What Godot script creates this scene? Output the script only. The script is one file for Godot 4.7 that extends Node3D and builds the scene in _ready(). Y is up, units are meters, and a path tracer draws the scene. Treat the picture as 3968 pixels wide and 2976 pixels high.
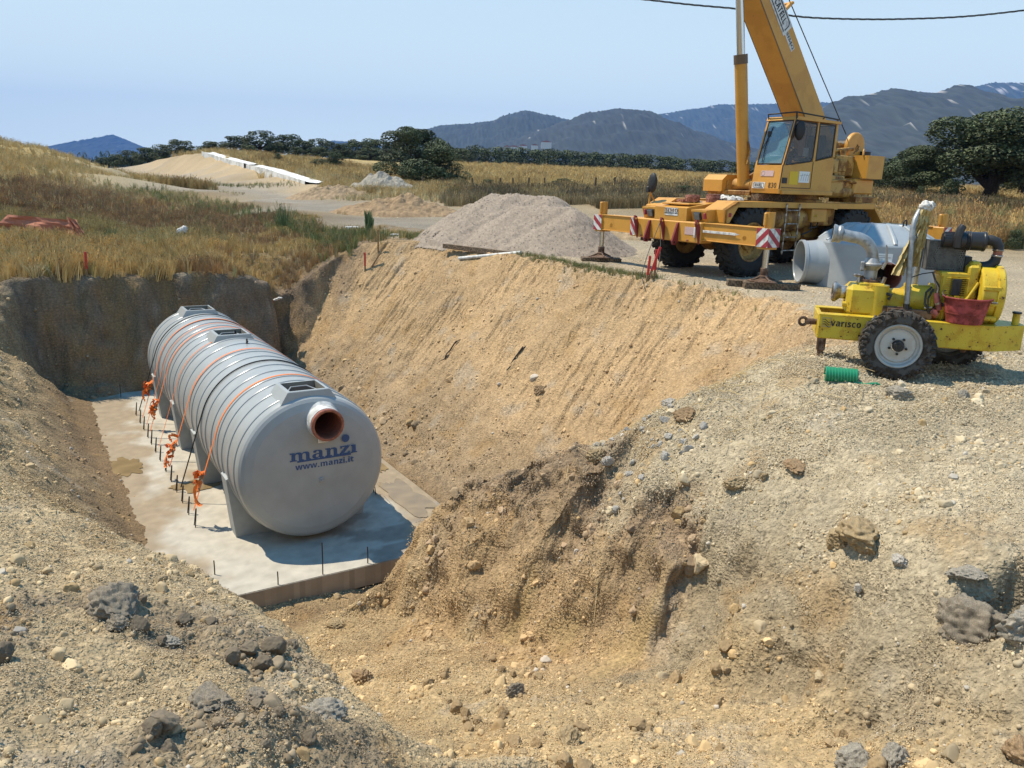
extends Node3D
# An excavation with a big grey tank on a concrete slab, a mobile crane and a pump trailer beside it, dry fields and hills behind.

const FINE := 1.0            # terrain fineness
const LAND := {
	"pit_floor": ["f", [Vector3(-4.28, -4.12, -8.91), Vector3(-2.93, -4.15, -9.76), Vector3(-0.81, -4.15, -11.09), Vector3(0.27, -3.90, -12.01)]],
	"under_slab": ["f", [Vector3(-4.09, -4.20, -11.05), Vector3(-7.01, -4.20, -15.71), Vector3(-9.66, -4.20, -19.94), Vector3(-6.95, -4.20, -21.64), Vector3(-4.30, -4.20, -17.41), Vector3(-1.37, -4.20, -12.75)]],
	"silt_edge": ["f", [Vector3(-4.42, -4.00, -10.36), Vector3(-5.96, -3.98, -12.82), Vector3(-7.07, -3.95, -14.49), Vector3(-8.48, -3.95, -16.55), Vector3(-10.04, -3.98, -19.23)]],
	"bank_base": ["f", [Vector3(-4.73, -3.72, -9.34), Vector3(-5.98, -3.70, -11.63), Vector3(-7.70, -3.70, -14.09), Vector3(-9.38, -3.68, -16.58), Vector3(-11.02, -3.60, -19.09)]],
	"bank_mid": ["k", [Vector3(-4.66, -2.40, -8.20), Vector3(-7.21, -2.35, -10.86), Vector3(-9.55, -2.35, -14.11), Vector3(-11.91, -2.30, -18.06)]],
	"bank_top": ["m", [Vector3(-4.20, -0.74, -6.14), Vector3(-6.32, -0.62, -7.64), Vector3(-8.53, -0.60, -10.03), Vector3(-10.46, -0.65, -12.36), Vector3(-12.67, -0.75, -15.70), Vector3(-13.89, -0.85, -17.65)]],
	"beyond_bank": ["g", [Vector3(-10.56, -0.45, -8.76), Vector3(-13.11, -0.50, -11.88), Vector3(-15.76, -0.70, -16.12)]],
	"right_silt": ["f", [Vector3(-0.45, -4.00, -12.03), Vector3(-2.28, -3.93, -15.13), Vector3(-4.45, -3.93, -18.49), Vector3(-6.75, -3.93, -21.89)]],
	"right_base": ["q", [Vector3(0.32, -3.85, -12.39), Vector3(-1.69, -3.85, -15.50), Vector3(-3.81, -3.80, -18.89), Vector3(-5.97, -3.60, -22.14)]],
	"right_mid": ["s", [Vector3(1.75, -2.70, -12.46), Vector3(-0.12, -2.00, -16.48), Vector3(-2.24, -2.05, -19.87), Vector3(-4.88, -2.30, -22.47)]],
	"right_crest": ["s", [Vector3(-4.24, -0.10, -24.19), Vector3(-3.63, -0.05, -24.74), Vector3(-2.22, 0.00, -23.25), Vector3(-0.18, 0.00, -20.38), Vector3(0.91, 0.00, -18.68), Vector3(1.82, 0.00, -17.05), Vector3(2.77, -0.03, -16.20), Vector3(3.85, -0.05, -15.23), Vector3(4.66, -0.05, -13.66), Vector3(4.55, -0.05, -12.00), Vector3(3.90, -0.12, -10.60)]],
	"pad_lip": ["p", [Vector3(-3.71, -0.03, -26.28), Vector3(-2.28, -0.00, -24.69), Vector3(-0.07, 0.00, -21.37), Vector3(1.94, 0.00, -17.73), Vector3(2.93, -0.02, -16.72), Vector3(4.03, -0.03, -15.60), Vector3(4.88, -0.03, -13.95), Vector3(4.80, -0.03, -11.90)]],
	"front_slope": ["s", [Vector3(1.65, -2.70, -11.69), Vector3(2.60, -1.70, -11.11), Vector3(3.30, -1.30, -12.25)]],
	"front_lip": ["r", [Vector3(3.05, -0.20, -9.60), Vector3(2.40, -0.42, -9.10)]],
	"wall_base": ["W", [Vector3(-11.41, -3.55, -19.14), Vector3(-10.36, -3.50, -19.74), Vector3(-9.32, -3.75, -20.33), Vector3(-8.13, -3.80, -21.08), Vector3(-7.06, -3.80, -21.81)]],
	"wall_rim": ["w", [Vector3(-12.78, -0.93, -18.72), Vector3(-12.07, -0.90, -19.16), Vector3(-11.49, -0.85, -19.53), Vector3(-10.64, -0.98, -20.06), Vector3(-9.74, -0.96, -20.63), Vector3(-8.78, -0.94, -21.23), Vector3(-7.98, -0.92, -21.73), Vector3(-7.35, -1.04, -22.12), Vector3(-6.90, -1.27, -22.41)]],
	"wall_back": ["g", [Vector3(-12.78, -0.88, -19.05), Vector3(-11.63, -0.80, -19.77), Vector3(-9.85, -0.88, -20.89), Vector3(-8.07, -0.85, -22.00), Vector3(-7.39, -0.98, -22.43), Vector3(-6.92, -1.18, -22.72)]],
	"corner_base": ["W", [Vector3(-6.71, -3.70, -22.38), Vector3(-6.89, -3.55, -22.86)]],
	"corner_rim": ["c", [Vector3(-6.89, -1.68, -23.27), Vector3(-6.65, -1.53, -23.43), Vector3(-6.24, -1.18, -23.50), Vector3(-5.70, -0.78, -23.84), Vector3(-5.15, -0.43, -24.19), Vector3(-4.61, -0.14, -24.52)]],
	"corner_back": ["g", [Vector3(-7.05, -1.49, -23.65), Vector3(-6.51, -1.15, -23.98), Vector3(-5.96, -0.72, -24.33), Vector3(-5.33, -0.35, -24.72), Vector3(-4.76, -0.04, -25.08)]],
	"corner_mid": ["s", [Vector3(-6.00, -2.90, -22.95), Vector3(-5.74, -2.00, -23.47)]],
	"left_edge": ["m", [Vector3(-4.21, -0.75, -6.18), Vector3(-3.56, -0.90, -6.01), Vector3(-2.99, -1.10, -5.96), Vector3(-2.56, -1.20, -5.82), Vector3(-2.07, -1.25, -5.47), Vector3(-1.62, -1.30, -5.12), Vector3(-1.27, -1.40, -4.89), Vector3(-0.82, -1.30, -4.23), Vector3(-0.49, -1.20, -3.68)]],
	"left_edge_foot": ["k", [Vector3(-4.00, -2.20, -7.30), Vector3(-3.30, -2.50, -7.20), Vector3(-2.75, -2.70, -6.75), Vector3(-2.20, -2.70, -6.30), Vector3(-1.60, -2.60, -5.75), Vector3(-1.15, -2.40, -5.30), Vector3(-0.65, -2.10, -4.70)]],
	"left_edge_base": ["t", [Vector3(-4.20, -3.90, -8.60), Vector3(-3.20, -4.05, -8.20), Vector3(-2.50, -3.70, -7.80), Vector3(-2.00, -3.35, -7.20), Vector3(-1.40, -2.95, -6.40), Vector3(-0.95, -2.60, -5.70)]],
	"left_top": ["m", [Vector3(-2.53, -0.75, -4.15), Vector3(-1.43, -0.85, -3.70), Vector3(-2.50, -0.90, -4.93), Vector3(-3.09, -0.62, -4.42), Vector3(-1.95, -0.45, -2.65), Vector3(-1.20, -0.60, -2.70), Vector3(-0.75, -0.80, -2.70), Vector3(-0.20, -0.10, -1.20)]],
	"dark_ridge_a": ["d", [Vector3(-2.81, -0.66, -4.24), Vector3(-2.41, -0.74, -4.40), Vector3(-2.04, -0.85, -4.45), Vector3(-1.52, -1.00, -4.42)]],
	"dark_ridge_b": ["d", [Vector3(-1.66, -0.50, -2.77), Vector3(-1.41, -0.62, -3.18), Vector3(-1.12, -0.78, -3.47), Vector3(-0.77, -1.00, -3.60)]],
	"camera_stand": ["m", [Vector3(0.00, 0.15, 0.00), Vector3(-2.00, 0.15, 0.50), Vector3(-5.00, 0.05, -1.00), Vector3(-6.00, -0.35, -4.50), Vector3(-8.00, -0.40, -6.00), Vector3(3.00, 0.15, 3.00), Vector3(-8.00, 0.10, 4.00), Vector3(0.00, 0.15, 4.00), Vector3(-9.00, -0.45, -10.00)]],
	"trench": ["t", [Vector3(-2.98, -4.10, -10.29), Vector3(-2.29, -3.90, -9.62), Vector3(-1.44, -3.75, -9.37), Vector3(-0.46, -3.35, -8.18), Vector3(-0.91, -3.20, -7.50), Vector3(-0.31, -2.50, -5.71), Vector3(0.39, -2.45, -5.92), Vector3(0.73, -2.00, -4.90)]],
	"trench_near": ["t", [Vector3(-0.24, -2.00, -4.58), Vector3(0.66, -1.80, -4.39), Vector3(1.49, -1.60, -4.19), Vector3(2.05, -1.35, -3.92), Vector3(0.40, -1.70, -3.20), Vector3(1.60, -1.30, -2.60), Vector3(0.60, -1.00, -2.00), Vector3(1.20, -0.40, -1.00)]],
	"nose_base": ["n", [Vector3(-1.77, -4.05, -10.29), Vector3(-1.50, -3.90, -9.73), Vector3(-0.79, -3.55, -8.89), Vector3(-0.14, -3.25, -8.11), Vector3(0.68, -2.85, -7.21), Vector3(1.32, -2.50, -6.58)]],
	"nose_edge": ["n", [Vector3(-1.55, -3.50, -10.09), Vector3(-1.37, -3.10, -10.14), Vector3(-1.04, -2.50, -10.06)]],
	"nose_crest": ["D", [Vector3(-0.60, -2.00, -9.89), Vector3(0.00, -1.70, -9.73), Vector3(0.57, -1.40, -9.47), Vector3(1.05, -1.20, -9.13)]],
	"nose_behind": ["s", [Vector3(-0.84, -3.90, -10.95), Vector3(0.11, -3.30, -11.32), Vector3(1.08, -2.30, -11.10)]],
	"face_band": ["D", [Vector3(0.30, -1.90, -9.35), Vector3(0.90, -1.75, -8.35), Vector3(1.42, -1.50, -7.47), Vector3(1.83, -1.35, -6.87), Vector3(1.51, -1.65, -6.83)]],
	"face_lip": ["D", [Vector3(0.55, -1.40, -9.01), Vector3(0.88, -1.28, -8.42)]],
	"face_top": ["r", [Vector3(1.44, -1.20, -7.72), Vector3(1.99, -1.02, -6.92), Vector3(2.50, -0.85, -6.22), Vector3(2.73, -0.72, -5.38), Vector3(2.88, -0.60, -4.72), Vector3(3.00, -0.50, -4.09)]],
	"groove": ["b", [Vector3(0.02, -3.12, -8.03), Vector3(0.64, -2.82, -7.35), Vector3(1.21, -2.52, -6.74)]],
	"groove_top": ["b", [Vector3(0.17, -3.00, -8.04), Vector3(0.74, -2.72, -7.43), Vector3(1.26, -2.45, -6.80)]],
	"face_mid": ["n", [Vector3(-0.53, -2.50, -8.97), Vector3(0.20, -2.35, -8.24), Vector3(0.82, -2.20, -7.58)]],
	"face_low": ["n", [Vector3(-0.50, -3.05, -8.61), Vector3(0.31, -2.80, -7.93), Vector3(1.00, -2.50, -7.28)]],
	"face_right": ["u", [Vector3(1.76, -1.85, -6.73), Vector3(2.17, -1.30, -6.25), Vector3(2.38, -1.25, -5.63), Vector3(2.43, -1.25, -4.89), Vector3(2.60, -1.12, -4.31), Vector3(2.84, -0.85, -4.30), Vector3(2.79, -0.95, -3.68)]],
	"face_foot": ["u", [Vector3(1.61, -2.25, -6.23), Vector3(2.16, -1.85, -5.30), Vector3(2.44, -1.50, -4.45)]],
	"trench_side": ["t", [Vector3(1.57, -2.15, -5.69), Vector3(1.97, -1.75, -4.74)]],
	"dark_hole": ["u", [Vector3(3.18, -1.00, -4.60), Vector3(3.30, -1.08, -4.53)]],
	"rubble": ["r", [Vector3(1.10, -1.18, -9.11), Vector3(1.57, -0.72, -8.79), Vector3(2.07, -0.42, -8.76), Vector3(2.79, -0.37, -7.77), Vector3(2.26, -0.75, -7.40), Vector3(2.67, -0.72, -6.64), Vector3(3.21, -0.42, -6.58), Vector3(4.11, -0.20, -6.07), Vector3(3.29, -0.35, -4.68), Vector3(3.03, -0.42, -5.39)]],
	"rubble_far": ["r", [Vector3(3.40, 0.02, -8.70), Vector3(4.40, -0.15, -8.75), Vector3(5.30, -0.10, -8.85), Vector3(3.45, -0.10, -8.40), Vector3(6.50, -0.10, -8.50), Vector3(5.20, -0.12, -7.50), Vector3(4.10, -0.12, -9.90), Vector3(5.50, -0.10, -10.30), Vector3(7.00, -0.08, -10.00)]],
	"right_near": ["r", [Vector3(3.30, -0.35, -2.50), Vector3(2.60, -0.20, -1.50), Vector3(4.50, -0.15, -3.50), Vector3(6.00, -0.10, -6.00), Vector3(6.00, 0.10, -1.00)]],
	"pad": ["p", [Vector3(5.40, -0.04, -13.00), Vector3(6.50, -0.05, -12.00), Vector3(0.50, 0.00, -22.50), Vector3(3.00, 0.00, -19.00), Vector3(5.00, 0.00, -21.00), Vector3(7.50, -0.04, -14.00), Vector3(12.00, -0.05, -11.00), Vector3(10.00, 0.00, -6.00), Vector3(14.00, 0.00, -19.00), Vector3(6.00, 0.00, -27.00), Vector3(0.00, 0.02, -27.00), Vector3(12.00, 0.02, -25.00), Vector3(22.00, 0.00, -20.00), Vector3(-2.50, 0.02, -27.00)]],
	"grass_front": ["g", [Vector3(-10.81, -0.71, -23.00), Vector3(-15.42, -0.69, -24.00), Vector3(-9.13, -0.56, -25.00), Vector3(-14.49, -0.54, -31.00), Vector3(-19.55, -0.59, -29.00), Vector3(-10.17, -0.09, -32.00), Vector3(-6.91, -0.32, -29.00)]],
	"grass_mid": ["G", [Vector3(-23.46, 0.44, -37.00), Vector3(-23.59, 0.45, -43.00), Vector3(-19.49, 0.26, -42.00), Vector3(-15.93, 0.14, -42.00), Vector3(-24.88, 0.40, -36.00)]],
	"hill_face": ["h", [Vector3(-28.32, 1.86, -45.00), Vector3(-29.22, 1.93, -50.00), Vector3(-33.10, 1.37, -60.00)]],
	"hill_crest": ["h", [Vector3(-31.90, 2.92, -46.00), Vector3(-31.34, 2.91, -50.00), Vector3(-30.26, 2.94, -51.00), Vector3(-31.84, 2.79, -56.00), Vector3(-39.23, 2.07, -72.00), Vector3(-51.71, 1.51, -98.00)]],
	"hill_back": ["h", [Vector3(-45.00, 1.50, -72.00), Vector3(-65.00, 2.50, -60.00), Vector3(-50.00, -2.00, -110.00), Vector3(-70.00, -8.00, -150.00)]],
	"road_near": ["o", [Vector3(-2.39, -0.03, -27.50), Vector3(-5.08, 0.10, -31.00), Vector3(-9.78, 0.28, -36.00), Vector3(-13.77, 0.40, -42.00), Vector3(-19.48, 0.60, -50.00), Vector3(-30.50, 0.94, -66.00), Vector3(-56.94, 1.27, -110.00)]],
	"road_far": ["o", [Vector3(-5.96, 0.17, -37.00), Vector3(-10.09, 0.29, -41.50), Vector3(-20.29, 0.73, -58.00), Vector3(-34.70, 1.04, -80.00), Vector3(-50.71, 1.19, -105.00), Vector3(-72.83, 1.48, -140.00)]],
	"road_berm": ["g", [Vector3(-2.38, -0.04, -26.60), Vector3(-4.95, 0.06, -30.20), Vector3(-9.51, 0.23, -35.00), Vector3(-13.29, 0.34, -40.50), Vector3(-18.71, 0.52, -48.00), Vector3(-29.13, 0.85, -63.00)]],
	"embank_foot": ["e", [Vector3(-11.62, 0.64, -49.00), Vector3(-14.36, 0.68, -53.00), Vector3(-19.63, 0.74, -60.00), Vector3(-32.45, 1.03, -80.00), Vector3(-52.52, 1.16, -108.00)]],
	"embank_crest": ["e", [Vector3(-13.65, 1.10, -55.00), Vector3(-18.02, 1.60, -64.00), Vector3(-22.36, 2.11, -71.00), Vector3(-27.85, 2.79, -80.00), Vector3(-32.79, 3.51, -86.00), Vector3(-36.74, 3.39, -91.00), Vector3(-44.80, 2.66, -101.00), Vector3(-55.30, 1.25, -114.00)]],
	"embank_top": ["G", [Vector3(-13.53, 1.18, -60.00), Vector3(-19.18, 1.87, -71.00), Vector3(-26.11, 2.74, -83.00), Vector3(-32.34, 3.60, -93.00), Vector3(-38.12, 3.89, -100.00)]],
	"hill2": ["G", [Vector3(-39.63, 4.30, -114.00), Vector3(-33.28, 4.02, -114.00), Vector3(-23.62, 3.08, -100.00), Vector3(-17.24, 2.17, -85.00), Vector3(-11.45, 1.63, -70.00), Vector3(-10.76, 1.04, -53.00)]],
	"heap_ground": ["p", [Vector3(-5.90, 0.15, -36.00), Vector3(-2.49, 0.29, -37.00), Vector3(-5.21, 0.51, -42.00)]],
	"verge": ["G", [Vector3(-9.02, 0.76, -47.00), Vector3(-2.98, 0.72, -44.00), Vector3(3.23, 0.94, -44.00), Vector3(9.69, 1.23, -41.00), Vector3(17.59, 1.12, -40.00)]],
	"field_a": ["h", [Vector3(-4.21, 1.28, -62.00), Vector3(4.49, 1.58, -62.00), Vector3(14.09, 1.98, -60.00)]],
	"field_b": ["h", [Vector3(-17.60, 3.04, -120.00), Vector3(-10.27, 4.46, -150.00), Vector3(10.69, 4.36, -150.00), Vector3(35.05, 3.89, -150.00), Vector3(56.94, 3.33, -150.00)]],
	"field_c": ["h", [Vector3(-22.00, 4.15, -150.00), Vector3(-33.05, 4.48, -140.00)]],
	"weeds_right": ["G", [Vector3(14.09, 0.12, -28.00), Vector3(18.22, 0.22, -28.00), Vector3(17.92, 0.83, -36.00), Vector3(23.81, 1.03, -37.00)]],
	"tree_ground": ["h", [Vector3(23.59, 1.49, -50.00), Vector3(30.35, 1.42, -50.00), Vector3(34.46, 1.58, -52.00), Vector3(48.36, 2.25, -80.00), Vector3(37.19, 2.00, -80.00)]],
	"past_field": ["g", [Vector3(-14.00, 1.50, -215.00), Vector3(20.00, 2.50, -210.00), Vector3(60.00, 2.50, -210.00), Vector3(100.00, 2.00, -190.00), Vector3(90.00, 2.50, -90.00), Vector3(45.00, 0.80, -40.00), Vector3(30.00, 0.20, -15.00), Vector3(50.00, 0.20, 0.00), Vector3(20.00, 0.20, 8.00), Vector3(-30.00, 0.30, 10.00), Vector3(-20.00, -0.20, -8.00), Vector3(-30.00, 0.60, -30.00), Vector3(-40.00, 0.60, -20.00), Vector3(-25.00, -3.00, -180.00), Vector3(-50.00, -12.00, -260.00), Vector3(40.00, -10.00, -400.00), Vector3(150.00, -5.00, -300.00)]],
	"corners": ["g", [Vector3(-900.00, -20.00, 500.00), Vector3(900.00, -20.00, 500.00), Vector3(-900.00, -22.00, -1000.00), Vector3(900.00, -22.00, -1000.00), Vector3(0.00, -22.00, -1000.00), Vector3(-300.00, -6.00, 300.00), Vector3(300.00, -6.00, 300.00), Vector3(-400.00, -20.00, -600.00), Vector3(500.00, -15.00, -700.00), Vector3(900.00, -15.00, -300.00), Vector3(-900.00, -20.00, -300.00)]],
}
const HILLS := [
	["hill", "bluish wooded hill with a rounded top behind the oak, left of the crane", [Vector3(-441.76, 106.75, -2800.00), Vector3(-395.07, 126.18, -2800.00), Vector3(-340.80, 150.25, -2800.00), Vector3(-255.80, 170.81, -2800.00), Vector3(-178.57, 177.81, -2800.00), Vector3(-101.55, 189.21, -2800.00), Vector3(-40.55, 213.25, -2800.00), Vector3(12.88, 226.73, -2800.00), Vector3(82.64, 215.87, -2800.00), Vector3(176.03, 198.43, -2800.00), Vector3(316.87, 169.22, -2800.00), Vector3(461.05, 107.13, -2800.00)], 900.0, -30.0, Color(0.042, 0.052, 0.045), Color(0.3, 0.28, 0.25), 0.03, 41],
	["hill", "dark wooded hill in the middle, in front of the rocky ridge", [Vector3(-175.31, 48.82, -2200.00), Vector3(-102.11, 68.98, -2200.00), Vector3(-29.65, 100.74, -2200.00), Vector3(54.43, 132.68, -2200.00), Vector3(114.09, 155.50, -2200.00), Vector3(173.44, 178.21, -2200.00), Vector3(257.23, 191.31, -2200.00), Vector3(329.94, 187.99, -2200.00), Vector3(392.29, 164.75, -2200.00), Vector3(454.87, 142.55, -2200.00), Vector3(554.90, 114.46, -2200.00), Vector3(679.69, 89.35, -2200.00), Vector3(828.06, 76.67, -2200.00)], 800.0, -30.0, Color(0.042, 0.05, 0.045), Color(0.34, 0.32, 0.28), 0.10, 42],
	["ridge", "pale hazy rocky ridge behind the crane cylinder", [Vector3(615.31, 341.00, -5200.00), Vector3(727.25, 380.25, -5200.00), Vector3(866.62, 428.42, -5200.00), Vector3(1063.62, 462.06, -5200.00), Vector3(1231.58, 494.65, -5200.00), Vector3(1401.87, 500.29, -5200.00), Vector3(1628.13, 513.17, -5200.00), Vector3(1882.42, 526.97, -5200.00), Vector3(2058.28, 489.61, -5200.00), Vector3(2350.90, 439.68, -5200.00)], 1300.0, -30.0, Color(0.06, 0.07, 0.045), Color(0.34, 0.33, 0.3), 0.14, 43],
	["mountain", "rocky scrub covered mountain behind the crane on the right", [Vector3(503.90, 64.45, -1900.00), Vector3(564.03, 93.86, -1900.00), Vector3(622.95, 129.03, -1900.00), Vector3(669.39, 175.35, -1900.00), Vector3(698.15, 194.06, -1900.00), Vector3(727.70, 205.84, -1900.00), Vector3(768.58, 210.14, -1900.00), Vector3(808.10, 223.18, -1900.00), Vector3(833.40, 226.94, -1900.00), Vector3(859.73, 223.90, -1900.00), Vector3(922.60, 219.13, -1900.00), Vector3(951.68, 230.84, -1900.00), Vector3(963.03, 237.05, -1900.00), Vector3(983.06, 240.63, -1900.00), Vector3(1002.72, 222.75, -1900.00), Vector3(1068.65, 213.18, -1900.00), Vector3(1125.95, 195.42, -1900.00), Vector3(1220.76, 178.81, -1900.00), Vector3(1356.86, 128.48, -1900.00)], 900.0, -30.0, Color(0.048, 0.056, 0.048), Color(0.34, 0.325, 0.3), 0.16, 44],
	["mountain", "pale hazy mountain at the far right edge", [Vector3(2149.35, 427.47, -4600.00), Vector3(2311.63, 511.51, -4600.00), Vector3(2402.38, 566.55, -4600.00), Vector3(2546.84, 597.21, -4600.00), Vector3(2701.12, 599.93, -4600.00), Vector3(2922.20, 593.09, -4600.00), Vector3(3317.41, 502.00, -4600.00)], 1300.0, -30.0, Color(0.06, 0.07, 0.045), Color(0.4, 0.38, 0.35), 0.25, 45],
	["mountain", "blue twin peaked mountain far away on the left", [Vector3(-3209.84, 7.28, -5600.00), Vector3(-3125.83, 58.46, -5600.00), Vector3(-3076.11, 84.23, -5600.00), Vector3(-2977.03, 135.58, -5600.00), Vector3(-2931.09, 158.07, -5600.00), Vector3(-2905.46, 164.90, -5600.00), Vector3(-2872.46, 151.06, -5600.00), Vector3(-2811.01, 174.03, -5600.00), Vector3(-2765.32, 196.44, -5600.00), Vector3(-2736.66, 203.35, -5600.00), Vector3(-2703.61, 189.56, -5600.00), Vector3(-2661.66, 170.07, -5600.00), Vector3(-2616.74, 147.65, -5600.00), Vector3(-2478.89, 113.28, -5600.00), Vector3(-2357.16, 66.20, -5600.00)], 1300.0, -30.0, Color(0.045, 0.055, 0.05), Color(0.3, 0.3, 0.28), 0.05, 46],
	["hill", "small pale blue hill on the horizon behind the left trees", [Vector3(-1263.01, 133.22, -5000.00), Vector3(-1206.45, 164.52, -5000.00), Vector3(-1122.33, 193.99, -5000.00), Vector3(-1052.90, 190.98, -5000.00), Vector3(-997.41, 184.85, -5000.00), Vector3(-899.98, 196.10, -5000.00), Vector3(-761.18, 150.05, -5000.00)], 900.0, -30.0, Color(0.045, 0.055, 0.05), Color(0.3, 0.3, 0.28), 0.05, 47],
]
const WIRE := [Vector3(1.64, 7.51, -27.00), Vector3(3.51, 7.42, -27.00), Vector3(5.10, 7.31, -27.00), Vector3(6.69, 7.23, -27.00), Vector3(7.85, 7.13, -27.00), Vector3(8.87, 7.06, -27.00), Vector3(10.31, 7.06, -27.00), Vector3(11.74, 7.11, -27.00), Vector3(13.60, 7.24, -27.00), Vector3(15.45, 7.48, -27.00), Vector3(17.78, 7.85, -27.00)]
const STRIPS := [
	["white concrete channel running down the edge of the sand bank beyond the road", [Vector3(-32.40, 3.52, -86.00), Vector3(-29.81, 3.07, -83.00), Vector3(-25.95, 2.58, -77.00), Vector3(-23.59, 2.34, -73.00)], 1.2],
	["lower end of the white concrete channel on the sand bank beyond the road", [Vector3(-23.55, 2.30, -73.00), Vector3(-20.13, 1.96, -67.50), Vector3(-16.49, 1.47, -61.00), Vector3(-13.52, 1.14, -55.00)], 1.2],
]
const HOUSES := [
	["white farmhouse at the foot of the middle hills, left one", Vector3(-9.88, 48.08, -1300.00), Vector3(14.0, 4.0, 8.0)],
	["white building with dark gable at the foot of the middle hills", Vector3(22.52, 51.24, -1300.00), Vector3(10.0, 4.0, 8.0)],
	["long white house at the hill foot, between two others", Vector3(4.51, 49.95, -1300.00), Vector3(12.0, 4.0, 8.0)],
	["white house among trees on the hill slope, rightmost of the row", Vector3(40.35, 56.69, -1300.00), Vector3(16.0, 4.0, 8.0)],
	["small white house at the left end of the far row", Vector3(-20.72, 47.71, -1300.00), Vector3(10.0, 4.0, 8.0)],
]
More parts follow.
